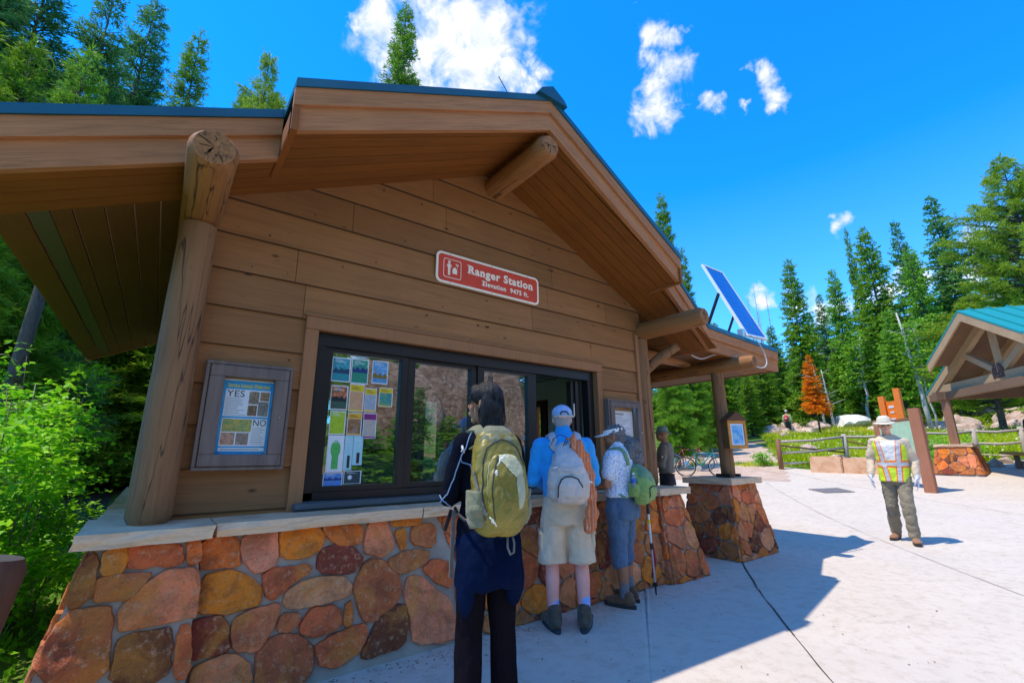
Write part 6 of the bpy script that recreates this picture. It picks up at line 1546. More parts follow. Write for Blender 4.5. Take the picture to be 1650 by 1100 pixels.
def scl(pts, s): return [tuple(q*s for q in p) for p in pts]
def body(parent, skin, torso, head_c, hyaw, hpitch, arms, legs, hands=(), voxel=.0065, s=1.0, name='body'):
    mb = MB(); loft(mb, grow(torso, -.018))
    T, Rm = head(mb, head_c, hyaw, hpitch, s); limb(mb, [(0, -.02, torso[-1][2]-.03), Vector(head_c)+Vector((0, -.02, -.075))], [.058*s, .054*s])
    for a in arms: limb(mb, a, [.048*s, .042*s, .036*s, .028*s][:len(a)] if len(a) == 4 else [.046*s, .039*s, .027*s])
    for l in legs: limb(mb, l, [.082*s, .055*s, .056*s, .038*s][:len(l)] if len(l) == 4 else [.08*s, .054*s, .036*s])
    for h in hands: hand(mb, **h)
    return fuse(mb, name, skin, parent, voxel, 2), T, Rm
from mathutils.bvhtree import BVHTree
def on_surface(obj, pts, off=.003, sub=6):
    dg = bpy.context.evaluated_depsgraph_get(); me = obj.data
    t = BVHTree.FromPolygons([v.co for v in me.vertices], [tuple(p.vertices) for p in me.polygons]); out = []
    pts = [Vector(p) for p in pts]
    for a, b in zip(pts, pts[1:]):
        for i in range(sub):
            p = a.lerp(b, i/sub); l, n, _, _ = t.find_nearest(p); out.append(l+n*off)
    l, n, _, _ = t.find_nearest(pts[-1]); out.append(l+n*off); return out
def seamline(obj, pts, r, name, mat, parent, off=.002, sub=6): return part(MB().tube(on_surface(obj, pts, off, sub), r, 6), name, mat, parent, smooth=True)
def strap(obj, pts, w, name, mat, parent, off=.006, th=.006, sub=6):
    P_ = on_surface(obj, pts, off, sub); dg = None; me = obj.data
    t = BVHTree.FromPolygons([v.co for v in me.vertices], [tuple(p.vertices) for p in me.polygons]); m = MB(); vs = []; fs = []
    for i, p in enumerate(P_):
        d = (P_[min(i+1, len(P_)-1)]-P_[max(i-1, 0)]).normalized(); l, n, _, _ = t.find_nearest(p); n = (n-d*n.dot(d)).normalized(); x = d.cross(n)*w/2
        vs += [p-x, p+x, p+x*.9+n*th, p-x*.9+n*th]
    for i in range(len(P_)-1):
        for j in range(4): a = i*4+j; b = i*4+(j+1) % 4; fs.append((a, b, b+4, a+4))
    fs += [(3, 2, 1, 0), (len(vs)-4, len(vs)-3, len(vs)-2, len(vs)-1)]
    return part(m.add(vs, fs), name, mat, parent, smooth=False)

# ---- 1: woman in black with olive backpack
W1 = empty('person', (1.40, -1.55, 0), R(-8), 'person with black bobbed hair, dark clothes and arms crossed, nearest to the viewer', 'person'); W1.scale = (.90, .90, 1.0)
sk = skinmat('skin_tan', (.52, .25, .14))
HC = (-.015, .02, 1.575)
aL = [(-.158, -.005, 1.345), (-.225, .035, 1.10), (-.06, .215, 1.10)]; aR = [(.165, -.005, 1.345), (.26, .04, 1.08), (.03, .235, 1.085)]
bd, T, Rm = body(W1, sk, TORSO_F, HC, R(-46), R(2), [aL, aR], [[(-.09, 0, .87), (-.10, .01, .47), (-.105, -.02, .08)], [(.09, 0, .87), (.10, .01, .47), (.105, -.02, .08)]],
    [dict(w=(.03, .235, 1.085), d=(-.92, -.15, .10), n=(-.2, -.9, 0), side=-1, curl=.45), dict(w=(-.06, .215, 1.10), d=(.9, .25, 0), n=(0, -.9, .1), side=1, curl=.3)], voxel=.006)
facebits(T, Rm, bd, lip=(.5, .12, .10))
M_blk = fabric('black_knit', (.006, .007, .013), .25, 7, .9, sheen=0, spec=.03)
m = MB(); loft(m, grow(TORSO_F, .012)); 
for a in (aL, aR): limb(m, [a[0], a[1], Vector(a[1]).lerp(Vector(a[2]), .93)], [.062, .052, .040])
ell(m, (-.155, 0, 1.36), (.062, .062, .055)); ell(m, (.155, 0, 1.36), (.062, .062, .055)); limb(m, [(0, -.012, 1.38), (0, -.015, 1.46)], [.068, .062])
top = fuse(m, 'top', M_blk, W1, .0075, 3, .010, 8, 2.0)
M_pip = flat('grey_blue_piping', (.16, .26, .42), .6)
seamline(top, [(-.10, -.03, 1.44), (-.19, -.06, 1.30), (-.24, -.04, 1.17), (-.27, -.01, 1.10), (-.29, .03, 1.07)], .0035, 'piping', M_pip, top, sub=8)
seamline(top, [(-.21, -.10, 1.28), (-.17, -.13, 1.20), (-.17, -.12, 1.06), (-.17, -.1, .98)], .0035, 'piping', M_pip, top, sub=8)
seamline(top, [(-.29, .04, 1.11), (-.27, -.02, 1.06), (-.22, .0, 1.03), (-.16, .09, 1.04)], .0035, 'piping', M_pip, top, sub=8)
# trousers
M_trou = fabric('black_trousers', (.007, .006, .009), .2, 5, .9, sheen=0, spec=.03)
m = MB(); loft(m, [(0, 0, .80, .170, .125), (0, 0, .88, .175, .125), (0, 0, .98, .150, .108)])
limb(m, [(-.085, 0, .84), (-.10, .01, .48), (-.115, -.01, .06)], [.094, .073, .076]); limb(m, [(.085, 0, .84), (.10, .01, .48), (.115, -.01, .06)], [.094, .073, .076])
fuse(m, 'trousers', M_trou, W1, .009, 3, .014, 7, 5.0, .6)
up, so_ = MB(), MB(); shoe(up, so_, (-.115, -.02, .08), -.1); shoe(up, so_, (.115, -.02, .08), .1)
b_ = fuse(up, 'shoes', fabric('dark_boot', (.03, .025, .02)), W1, .007, 2); part(so_, 'sole', M_black, b_)
# navy jacket tied round the waist
M_navy = fabric('navy_jacket', (.003, .008, .030), .3, 5, .9, sheen=0, spec=.03)
m = MB(); loft(m, [(0, -.03, .69, .195, .135), (0, -.035, .74, .195, .142), (0, -.03, .80, .192, .145), (0, -.015, .88, .188, .14), (0, 0, .98, .165, .122), (0, 0, 1.02, .152, .112)], 30)
ell(m, (-.145, -.04, .70), (.05, .07, .15)); ell(m, (.12, -.07, .69), (.06, .07, .10)); limb(m, [(-.10, .10, 1.0), (-.03, .14, .97), (-.03, .16, .75)], [.035, .035, .03]); 
fuse(m, 'waist_jacket', M_navy, W1, .009, 3, .030, 6.5, 9.0, .45)
# hair
k = NT('black_hair'); f = k.noise(1, 5, .6, k.obj((90, 90, 4))); k.set(k.ramp(f, [(.3, (.002, .002, .003)), (.7, (.018, .014, .013))]), .5, 0, .35); k.bump(f, .9, .012); M_hblk = k.m
m = MB(); c0 = Vector(HC)
def hr(p, r, yaw=R(-46)): 
    Rz = Matrix.Rotation(-yaw, 3, 'Z'); ell(m, c0+Rz @ (Vector(p)*.95), tuple(q*.90 for q in r), Rz, 20, 12)
hr((0, -.020, .034), (.094, .108, .096)); hr((0, -.050, -.04), (.096, .082, .125)); hr((0, -.055, -.125), (.096, .075, .085)); hr((.070, .005, -.05), (.030, .056, .12)); hr((0, .048, .072), (.066, .048, .040)); hr((-.074, -.035, -.06), (.030, .050, .12)); hr((-.080, -.03, -.13), (.024, .045, .075)); hr((.080, .02, -.12), (.020, .04, .085)); hr((-.072, .03, .04), (.022, .045, .05))
hb_ = fuse(m, 'hair', M_hblk, W1, .006, 3, .006, 30, 1.0, .15)
rng = np.random.default_rng(14); co_ = np.array([v_.co for v_ in hb_.data.vertices]); no_ = np.array([v_.normal for v_ in hb_.data.vertices]); ix_ = rng.integers(0, len(co_), 1500); dn_ = np.tile(np.array([0, 0, -1.]), (1500, 1))+no_[ix_]*.10+rng.normal(size=(1500, 3))*.05
mc = quads_mesh('loose_strands', kites(co_[ix_]+no_[ix_]*.001, nrmz(dn_), rng.uniform(.03, .09, 1500), np.full(1500, .0022), rng, 0), np.zeros(1500), M_hblk); oc = bpy.data.objects.new('loose_strands', mc); COL.objects.link(oc); oc.parent = hb_
# olive backpack: a thing carried, so top-level
def backpack(name, loc, rz, label, mat, w, h, d, z0, extra=None, tilt=0.0, wr=.012, voxel=.008):
    t = empty(name, loc, rz, label, 'backpack'); return t
k = NT('olive_ripstop'); v = k.obj(); f = k.noise(6, 5, .6, v); f2 = k.noise(26, 5, .6, v, .8); k.set(k.mix(k.ramp(f2, [(.55, (0, 0, 0)), (.8, (.15, .15, .15))]), k.ramp(f, [(.3, (.17, .135, .014)), (.7, (.27, .215, .028))]), (.38, .34, .13)), .42, 0, .5); k.bump(k.noise(7, 3, .5, v, 1.5), .5, .035); M_olive = k.m
M_olive2 = fabric('grey_olive_panel', (.17, .17, .095), .15, 9, .7); M_pale = fabric('pale_sage_panel', (.42, .42, .26), .12, 9, .7); M_strapg = fabric('grey_webbing', (.16, .15, .13), .15, 30, .8); M_cordw = flat('white_cord', (.75, .75, .72)); M_zip = flat('zip_dark', (.03, .028, .03), .4)
BP = empty('backpack', (1.40, -1.55, 0), R(-8), 'large olive backpack on the back of the person in black', 'backpack'); BP.scale = (.90, .90, 1.0)
m = MB(); loft(m, [(.015, -.26, .80, .100, .085), (.015, -.27, .83, .145, .115), (.015, -.275, .92, .172, .140), (.012, -.272, 1.05, .180, .145), (.01, -.262, 1.18, .176, .135), (.008, -.245, 1.30, .158, .115), (.006, -.225, 1.39, .125, .090), (.006, -.205, 1.43, .075, .055)], 30, 2.5)
BPb = fuse(m, 'pack_body', M_olive, BP, .008, 2, .020, 8, 4.0, .8)
m = MB(); loft(m, [(.015, -.375, .85, .085, .045), (.015, -.395, .90, .120, .055), (.012, -.40, 1.02, .132, .058), (.01, -.385, 1.15, .125, .052), (.008, -.355, 1.25, .095, .04), (.006, -.33, 1.29, .05, .025)], 26, 2.4)
BPf = fuse(m, 'front_pocket', M_olive, BP, .007, 2, .018, 10, 7.0, .6)
m = MB(); loft(m, [(.01, -.235, 1.29, .150, .115), (.008, -.23, 1.36, .135, .105), (.006, -.212, 1.415, .10, .085), (.006, -.20, 1.445, .06, .05)], 26, 2.4); lid = fuse(m, 'lid', M_olive2, BP, .008, 2, .012, 9, 1.0)
def surfpatch(obj, outline, name, mat, parent, off=.004, grid=14):
    """thin panel hugging the surface: outline in local (x,z) viewed from behind, projected along +y"""
    me = obj.data; t = BVHTree.FromPolygons([v.co for v in me.vertices], [tuple(p.vertices) for p in me.polygons])
    cx = sum(p[0] for p in outline)/len(outline); cz = sum(p[1] for p in outline)/len(outline); n = len(outline)*3; O = []
    for i in range(len(outline)):
        a, b = outline[i], outline[(i+1) % len(outline)]
        for j in range(3): O.append((a[0]+(b[0]-a[0])*j/3, a[1]+(b[1]-a[1])*j/3))
    vs = []; K = 6
    for r_ in range(K, 0, -1):
        for x, z in O:
            u, w_ = cx+(x-cx)*r_/K, cz+(z-cz)*r_/K; hit = t.ray_cast(Vector((u, -2, w_)), Vector((0, 1, 0)))[0]
            if hit is None: hit = t.find_nearest(Vector((u, -.4, w_)))[0]
            vs.append((hit.x, hit.y-off, hit.z))
    fs = []
    for r_ in range(K-1):
        for i in range(n): a = r_*n+i; b = r_*n+(i+1) % n; fs.append((a, b, b+n, a+n))
    fs.append(tuple((K-1)*n+i for i in range(n)))
    vs2 = [(x, y+off+.006, z) for x, y, z in vs[:n]]; base = len(vs); vs += vs2
    for i in range(n): fs.append((i, base+i, base+(i+1) % n, (i+1) % n))
    return part(MB().add(vs, fs), name, mat, parent, smooth=True)
surfpatch(BPf, [(.02, 1.27), (.085, 1.255), (.112, 1.17), (.108, 1.03), (.085, .965), (.06, .955), (.052, 1.0), (.065, 1.08), (.06, 1.16), (.03, 1.20), (-.045, 1.235), (-.04, 1.265)], 'pale_panel', M_pale, BPf)
seamline(BPf, [(-.10, -.45, .90), (-.115, -.44, 1.05), (-.10, -.43, 1.18), (-.05, -.40, 1.27)], .0035, 'zipper', M_zip, BPf, .002)
seamline(BPb, [(-.15, -.40, .88), (-.165, -.38, 1.05), (-.15, -.36, 1.2), (-.10, -.33, 1.31), (0, -.32, 1.35), (.10, -.33, 1.31), (.15, -.36, 1.2)], .004, 'zipper', M_zip, BPb, .002)
seamline(BPb, [(-.12, -.42, .86), (-.135, -.41, 1.05), (-.12, -.40, 1.24)], .003, 'binding', M_pale, BPb, .003)
m = MB(); loft(m, [(-.125, -.27, .86, .055, .085), (-.145, -.27, .95, .055, .10), (-.150, -.265, 1.06, .048, .095)], 20); sp_ = fuse(m, 'side_pocket', M_olive2, BP, .007, 2, .016, 12, 3.0)
m = MB(); loft(m, [(.145, -.27, .86, .05, .085), (.165, -.27, .95, .05, .10), (.168, -.265, 1.06, .045, .095)], 20); fuse(m, 'side_pocket', M_olive2, BP, .007, 2, .016, 12, 5.0)
strap(BPb, [(-.20, -.30, 1.18), (-.18, -.36, 1.03), (-.14, -.40, .92)], .022, 'compression_strap', M_strapg, BP)
def cordknot(p, n_=3, s=.02, seed=0, parent=BP):
    rgk = random.Random(seed); m = MB(); p = Vector(p)
    for i in range(n_): e = p+Vector((rgk.uniform(-s, s), -.012, rgk.uniform(-s*1.4, s))); m.tube([p, (p+e)/2+Vector((0, -.012, 0)), e], .0038, 6)
    ell(m, p, (.008, .008, .01)); part(m, 'toggle', M_cordw, parent, smooth=True)
cordknot((-.115, -.455, .905), seed=1, s=.035); cordknot((-.055, -.43, 1.24), seed=2, s=.03); cordknot((-.08, -.43, 1.17), seed=4, s=.02)
# shoulder straps over the shoulders
for sx in (-1, 1):
    strap(top, [(sx*.085, -.14, 1.36), (sx*.10, -.06, 1.44), (sx*.115, .05, 1.40), (sx*.12, .11, 1.28), (sx*.14, .10, 1.12)], .055, 'shoulder_strap', M_olive2, BP, .006, .012)
cordknot((-.19, -.13, 1.315), seed=7, s=.03)
m = MB(); m.bar((-.165, -.12, 1.33), (-.13, -.20, 1.37), .03, .005); part(m, 'load_strap', M_olive2, BP)
m = MB(); m.bar((-.185, .05, 1.03), (-.205, .02, .80), .022, .004, up=(0, 1, 0)); m.bar((-.205, .02, .80), (-.21, .01, .73), .022, .004, up=(0, 1, 0)); part(m, 'hanging_webbing', M_strapg, BP)
m = MB(); m.bar((-.18, .10, 1.03), (-.21, .12, .93), .022, .006, up=(0, 1, 0)); part(m, 'buckle', M_zip, BP)
m = MB(); m.tube([(-.175, .06, 1.04), (-.19, -.02, 1.02), (-.185, -.10, 1.0), (-.15, -.17, .99)], .009, 8); part(m, 'hip_belt', M_zip, BP, smooth=True)
m = MB(); m.tube([(-.16, -.2, .93), (-.175, -.2, .89), (-.17, -.24, .85), (-.14, -.27, .85)], .005, 8); part(m, 'side_loop', M_strapg, BP, smooth=True)
m = MB(); m.tube([(.045, -.32, .80), (.035, -.34, .74), (.05, -.35, .70), (.075, -.345, .71), (.085, -.33, .76), (.08, -.31, .80)], .0065, 8); part(m, 'bottom_loop', M_strapg, BP, smooth=True)

def squash(objs, cx, cy, cz, fx, fy, fz, dx=0, dy=0, dz=0):
    for o in objs:
        for v_ in o.data.vertices: v_.co = Vector((cx+(v_.co.x-cx)*fx+dx, cy+(v_.co.y-cy)*fy+dy, cz+(v_.co.z-cz)*fz+dz))
        o.data.update()
PK_ = [o for o in bpy.data.objects if o.type == 'MESH' and (o.parent == BP or (o.parent and o.parent.parent == BP)) and o.name.split('.')[0] not in ('shoulder_strap', 'load_strap', 'hanging_webbing', 'buckle', 'hip_belt')]
squash(PK_, 0, -.12, 1.43, .86, .74, .78, -.055)

# ---- 2: man with blue shirt, shorts, cap
YM = R(36)
M2 = empty('person', (2.74, -.72, 0), -YM, 'man with pale blue cap, bright blue shirt and beige cargo shorts at the counter', 'person')
skp = skinmat('skin_pink', (.88, .40, .33))
HC2 = (0, .055, 1.60)
aL = [(-.185, .0, 1.375), (-.255, .06, 1.10), (-.12, .27, 1.04)]; aR = [(.185, .0, 1.375), (.255, .06, 1.10), (.12, .27, 1.04)]
lg = [[(-.095, 0, .88), (-.118, .02, .49), (-.122, -.016, .34), (-.124, -.02, .07)], [(.095, 0, .88), (.115, .02, .49), (.118, -.012, .34), (.12, -.02, .07)]]
bd, T, Rm = body(M2, skp, TORSO_M, HC2, 0, R(-8), [aL, aR], lg, [dict(w=aL[2], d=(.5, .8, -.1), n=(0, .1, -1), side=1, curl=.4), dict(w=aR[2], d=(-.5, .8, -.1), n=(0, .1, -1), side=-1, curl=.4)], voxel=.0065)
facebits(T, Rm, bd)
m = MB(); limb(m, [Vector(HC2)+Vector((0, -.022, .0)), Vector(HC2)+Vector((0, -.035, -.03))], [.082, .070]); fuse(m, 'hair', fabric('white_hair', (.40, .37, .35), .2, 60, .9), M2, .006, 2, .008, 30, 3.0)
M_bshirt = fabric('bright_blue_shirt', (.012, .34, .80), .14, 5, .7)
m = MB(); loft(m, grow(TORSO_M, .022, .9)); loft(m, [(0, 0, .86, .178, .128), (0, 0, .95, .178, .128)])
for a in (aL, aR): limb(m, [a[0], a[1], a[2]], [.075, .064, .048])
ell(m, (-.165, 0, 1.385), (.068, .07, .062)); ell(m, (.165, 0, 1.385), (.068, .07, .062)); limb(m, [(0, -.015, 1.43), (0, .012, 1.50)], [.075, .068])
shirt = fuse(m, 'shirt', M_bshirt, M2, .0078, 3, .022, 7, 1.5)
M_beige = fabric('beige_cotton', (.66, .52, .36), .12, 5, .8)
m = MB(); loft(m, [(0, 0, .76, .188, .135), (0, -.005, .86, .188, .138), (0, 0, .98, .172, .125)])
for l in (-1, 1):
    limb(m, [(l*.095, 0, .84), (l*.112, .012, .66)], [.108, .108]); loft(m, [(l*.118, .01, .475, .112, .118), (l*.114, .01, .60, .110, .116), (l*.105, .008, .72, .104, .115)], 22)
sh_ = fuse(m, 'shorts', M_beige, M2, .0085, 2, .020, 7, 4.4)
for l in (-1, 1):
    m = MB(); loft(m, [(l*.203, -.01, .56, .016, .062), (l*.206, -.01, .62, .020, .068), (l*.203, -.01, .70, .016, .066)], 16, 3.5); p_ = fuse(m, 'cargo_pocket', M_beige, sh_, .006, 1, .006, 14)
    m = MB(); m.box(l*.214-.012, l*.214+.012, -.085, .065, .685, .715); part(m, 'pocket_flap', M_beige, sh_, bevel=.005)
m = MB(); m.tube([(-.03, -.142, .955), (0, -.15, .93), (.03, -.142, .955)], .003, 5); part(m, 'drawcord', M_beige, sh_)
M_bsock = fabric('pale_blue_socks', (.30, .42, .85), .1, 30)
for l in (-1, 1): m = MB(); limb(m, [(l*.122, -.018, .10), (l*.122, -.018, .225)], [.044, .047]); fuse(m, 'sock', M_bsock, M2, .006, 1, .004, 40)
up, so_ = MB(), MB(); shoe(up, so_, (-.12, -.02, 0), -.22, 1.14, .075, .05); shoe(up, so_, (.12, -.02, 0), .26, 1.14, .075, .05)
M_boot = fabric('grey_brown_boot', (.085, .065, .045), .3, 16, .8); b_ = fuse(up, 'shoes', M_boot, M2, .006, 1, .007, 26); part(so_, 'sole', flat('sole_teal_black', (.025, .04, .05), .8), b_)
m = MB()
for l in (-1, 1):
    ell(m, (l*.12, -.075, .055), (.03, .012, .012)); m.tube([(l*.12, -.07, .12), (l*.12, -.085, .145)], .006, 6)
part(m, 'heel_patch', flat('heel_blue', (.15, .2, .3)), b_)
# cap
M_capc = fabric('pale_blue_cap', (.36, .50, .78), .08, 12, .8)
m = MB(); c0 = Vector(HC2); ell(m, c0+Vector((0, -.015, .045)), (.088, .106, .078), None, 24, 14); m2 = MB()
for v_ in m.v:
    m2.v.append((v_[0], v_[1], max(v_[2], c0.z+.012)))
m2.f = m.f; m2.mi = m.mi; m2.tone = m.tone; m2.c = m.c
cp = fuse(m2, 'cap', M_capc, M2, .005, 2, .003, 18)
m = MB(); loft(m, [(0, .13, c0.z+.012, .062, .06), (0, .13, c0.z+.02, .062, .06)], 20); part(m, 'peak', M_capc, cp)
m = MB(); m.tube([(-.085, -.03, c0.z+.016), (-.075, -.085, c0.z+.014), (-.04, -.118, c0.z+.014), (0, -.126, c0.z+.014), (.04, -.118, c0.z+.014), (.075, -.085, c0.z+.014), (.085, -.03, c0.z+.016)], .011, 8); part(m, 'band', fabric('patterned_cap_band', (.50, .46, .42), .5, 60), cp, smooth=True)
m = MB(); m.tube([(-.035, -.112, c0.z+.028), (-.02, -.118, c0.z+.05), (.02, -.118, c0.z+.05), (.035, -.112, c0.z+.028)], .007, 8); part(m, 'adjuster_strap', M_zip, cp, smooth=True)
# grey daypack
DP = empty('backpack', (2.74, -.72, 0), -YM, 'small grey and beige daypack on the blue-shirted man', 'backpack')
M_gry = fabric('grey_ripstop', (.46, .47, .50), .12, 7, .7); M_bge = fabric('beige_grey_ripstop', (.58, .50, .43), .12, 7, .7)
m = MB(); loft(m, [(.0, -.19, .93, .12, .07), (.0, -.215, .98, .160, .085), (.0, -.22, 1.08, .168, .092), (.0, -.205, 1.18, .150, .085), (0, -.185, 1.28, .115, .07), (0, -.165, 1.36, .085, .05), (0, -.15, 1.40, .05, .03)], 28, 2.6); dpb = fuse(m, 'pack_body', M_bge, DP, .0075, 2, .020, 9, 2.0)
m = MB(); loft(m, [(0, -.225, 1.17, .128, .075), (0, -.22, 1.22, .125, .078), (0, -.195, 1.31, .105, .068), (0, -.165, 1.385, .07, .05)], 26, 2.8); dl = fuse(m, 'lid', M_gry, DP, .0075, 2, .016, 9, 6.0)
m = MB(); loft(m, [(.0, -.275, .945, .10, .04), (.0, -.295, 1.0, .115, .05), (.0, -.295, 1.08, .110, .05), (0, -.28, 1.145, .075, .035)], 24, 2.5); dpf = fuse(m, 'front_pocket', M_bge, DP, .007, 2, .014, 10, 8.0)
seamline(dpf, [(-.10, -.33, .985), (-.10, -.34, 1.06), (-.07, -.34, 1.13), (0, -.34, 1.155), (.07, -.34, 1.13), (.10, -.34, 1.06)], .006, 'zipper', M_zip, dpf, .001)
seamline(dl, [(-.10, -.28, 1.22), (0, -.30, 1.20), (.10, -.28, 1.22)], .003, 'hem', M_gry, dl)
for sx in (-1, 1): strap(shirt, [(sx*.08, -.12, 1.34), (sx*.095, -.05, 1.45), (sx*.115, .05, 1.42), (sx*.13, .12, 1.25), (sx*.15, .11, 1.1)], .058, 'shoulder_strap', M_gry, DP, .005, .012)
m = MB(); m.tube([(-.10, -.16, 1.42), (-.14, -.17, 1.36), (-.09, -.21, 1.30), (-.02, -.22, 1.36), (.02, -.19, 1.43), (-.05, -.17, 1.46), (-.11, -.16, 1.42)], .0035, 6); m.tube([(.0, -.2, 1.43), (-.05, -.23, 1.33), (-.01, -.25, 1.29), (.03, -.22, 1.38)], .0035, 6); part(m, 'bungee_cord', M_zip, DP, smooth=True)
m = MB(); m.bar((-.12, -.29, 1.20), (-.09, -.30, 1.21), .02, .01); m.bar((.15, -.27, 1.10), (.18, -.27, 1.09), .012, .012); part(m, 'buckle', M_cordw, DP)
# striped cloth hanging over his right shoulder
k = NT('striped_orange_cloth'); v = k.obj((1, 1, 1)); w_ = k.n('ShaderNodeTexWave', wave_type='BANDS', bands_direction='X'); w_.inputs['Scale'].default_value = 13; w_.inputs['Distortion'].default_value = 1.6; w_.inputs['Detail'].default_value = 2; k.l(v, w_.inputs['Vector'])
st = k.ramp(w_.outputs['Fac'], [(.0, (.62, .14, .01)), (.45, (.75, .20, .02)), (.55, (.45, .03, .03)), (.75, (.10, .12, .45)), (.9, (.70, .30, .04))]); sp2 = k.noise(1, 2, .5, k.obj((160, 160, 22))); k.set(k.mix(k.ramp(sp2, [(.66, (0, 0, 0)), (.70, (1, 1, 1))]), st, (.7, .65, .5)), .85); M_strp = k.m
SCF = empty('striped_cloth', (2.74, -.72, 0), -YM, 'orange striped cloth slung over the daypack on the right', 'cloth')
m = MB(); P_ = [(.01, -.215, 1.425), (.06, -.235, 1.40), (.11, -.235, 1.345), (.155, -.21, 1.26), (.180, -.195, 1.14), (.19, -.19, 1.0), (.19, -.185, .86), (.17, -.18, .78)]; Wd = [.015, .028, .038, .045, .05, .055, .062, .058]
for (a, b), (wa, wb) in zip(zip(P_, P_[1:]), zip(Wd, Wd[1:])): pass
limb(m, P_, [w*.55 for w in Wd]); 
for i in range(1, len(P_)): ell(m, (P_[i][0]-.01, P_[i][1]-.008, P_[i][2]), (Wd[i]*.95, .028, .07))
fuse(m, 'cloth', M_strp, SCF, .006, 2, .022, 16, 2.0, .22)

# ---- 3: woman with visor and green pack
YW = R(-14)
W3 = empty('person', (3.56, -.62, 0), -YW, 'woman with white visor, patterned white blouse and blue-grey capri trousers', 'person')
skb = skinmat('skin_brown', (.42, .17, .085))
HC3 = (0, .045, 1.475)
TF = [(r[0], r[1], r[2]*.945, r[3]*1.05, r[4]*1.05) for r in TORSO_F]
aL = [(-.165, .0, 1.275), (-.215, .03, 1.03), (-.10, .23, 1.0)]; aR = [(.165, 0, 1.275), (.22, .04, 1.03), (.08, .24, 1.02)]
lg = [[(-.09, 0, .83), (-.10, .015, .455), (-.10, -.02, .32), (-.10, -.03, .07)], [(.09, 0, .83), (.10, .05, .455), (.10, .03, .32), (.10, .02, .07)]]
bd, T, Rm = body(W3, skb, TF, HC3, R(-22), R(-10), [aL, aR], lg, [dict(w=aL[2], d=(.5, .8, 0), n=(0, .1, -1), side=1, curl=.4), dict(w=aR[2], d=(-.4, .8, .1), n=(0, .1, -1), side=-1, curl=.4)], voxel=.0065, s=.95)
facebits(T, Rm, bd, lip=(.35, .12, .10), s=.95)
k = NT('patterned_blouse'); n1 = k.noise(85, 3, .6, k.obj(), 1.0); n2 = k.noise(6, 4, .6, k.obj()); k.set(k.ramp(n1, [(.40, (.16, .28, .55)), (.49, (.84, .86, .90))]), .8); k.bump(n2, .4, .02); M_pat = k.m
m = MB(); loft(m, grow(TF, .020, .88)); 
for a in (aL, aR): limb(m, [a[0], Vector(a[0]).lerp(Vector(a[1]), .62)], [.07, .066])
ell(m, (-.15, 0, 1.29), (.062, .065, .055)); ell(m, (.15, 0, 1.29), (.062, .065, .055)); limb(m, [(0, -.01, 1.32), (0, 0, 1.37)], [.07, .064])
bl = fuse(m, 'blouse', M_pat, W3, .0075, 3, .016, 8, 3.0)
M_capri = fabric('blue_grey_capri', (.085, .145, .235), .2, 5, .8)
m = MB(); loft(m, [(0, -.01, .72, .175, .135), (0, -.015, .80, .18, .145), (0, 0, .92, .165, .125)])
limb(m, [(-.09, 0, .80), (-.10, .01, .46), (-.10, -.005, .37)], [.105, .082, .078]); limb(m, [(.09, 0, .80), (.10, .04, .46), (.10, .035, .37)], [.105, .082, .078])
cpz = fuse(m, 'capri_trousers', M_capri, W3, .0085, 2, .024, 7, 8.0)
M_gsock = fabric('grey_ribbed_socks', (.16, .17, .20), .2, 40)
m = MB(); limb(m, [(-.10, -.028, .09), (-.10, -.025, .20)], [.041, .045]); fuse(m, 'sock', M_gsock, W3, .006, 1, .008, 40)
m = MB(); limb(m, [(.10, .018, .09), (.10, .022, .20)], [.041, .045]); fuse(m, 'sock', M_gsock, W3, .006, 1, .008, 40)
up, so_ = MB(), MB(); shoe(up, so_, (-.10, -.035, 0), -.05, 1.0, .03); shoe(up, so_, (.10, .015, 0), .1, 1.0, .03)
b_ = fuse(up, 'shoes', fabric('brown_walking_shoe', (.15, .08, .04), .3, 16, .8), W3, .006, 1, .006, 26); part(so_, 'sole', flat('sole_dark', (.03, .03, .03), .8), b_)
k = NT('grey_curls'); f = k.noise(1, 4, .7, k.obj((60, 60, 60)), 2.5); k.set(k.ramp(f, [(.35, (.05, .045, .045)), (.55, (.26, .24, .23)), (.8, (.55, .51, .49))]), .75); k.bump(f, .8, .012); M_curl = k.m
m = MB(); c0 = Vector(HC3); Rz = Matrix.Rotation(R(22), 3, 'Z')
for p, r in (((0, -.02, .03), (.083, .096, .083)), ((0, -.06, -.03), (.065, .06, .07)), ((.01, -.125, -.055), (.055, .05, .06)), ((.015, -.165, -.12), (.095, .085, .10)), ((.02, -.185, -.22), (.095, .080, .10)), ((.0, -.15, -.16), (.10, .07, .09))): ell(m, c0+Rz @ Vector(p), r, Rz, 18, 12)
hm = fuse(m, 'hair', M_curl, W3, .006, 1, .032, 34, 2.0)
rng = np.random.default_rng(4); nn_ = 900; th = rng.uniform(0, 6.28, nn_); u_ = rng.uniform(-1, 1, nn_); bs = np.stack([.088*np.sqrt(1-u_*u_)*np.cos(th), .078*np.sqrt(1-u_*u_)*np.sin(th), .125*u_], 1)
ctr_ = np.array(c0+Rz @ Vector((.016, -.165, -.15))); d_ = nrmz(bs+rng.normal(size=(nn_, 3))*.05); mc = quads_mesh('loose_curls', kites(bs+ctr_, nrmz(d_+rng.normal(size=(nn_, 3))*.6), rng.uniform(.015, .04, nn_), np.full(nn_, .004), rng, 0), np.zeros(nn_), M_curl); oc = bpy.data.objects.new('loose_curls', mc); COL.objects.link(oc); oc.parent = hm
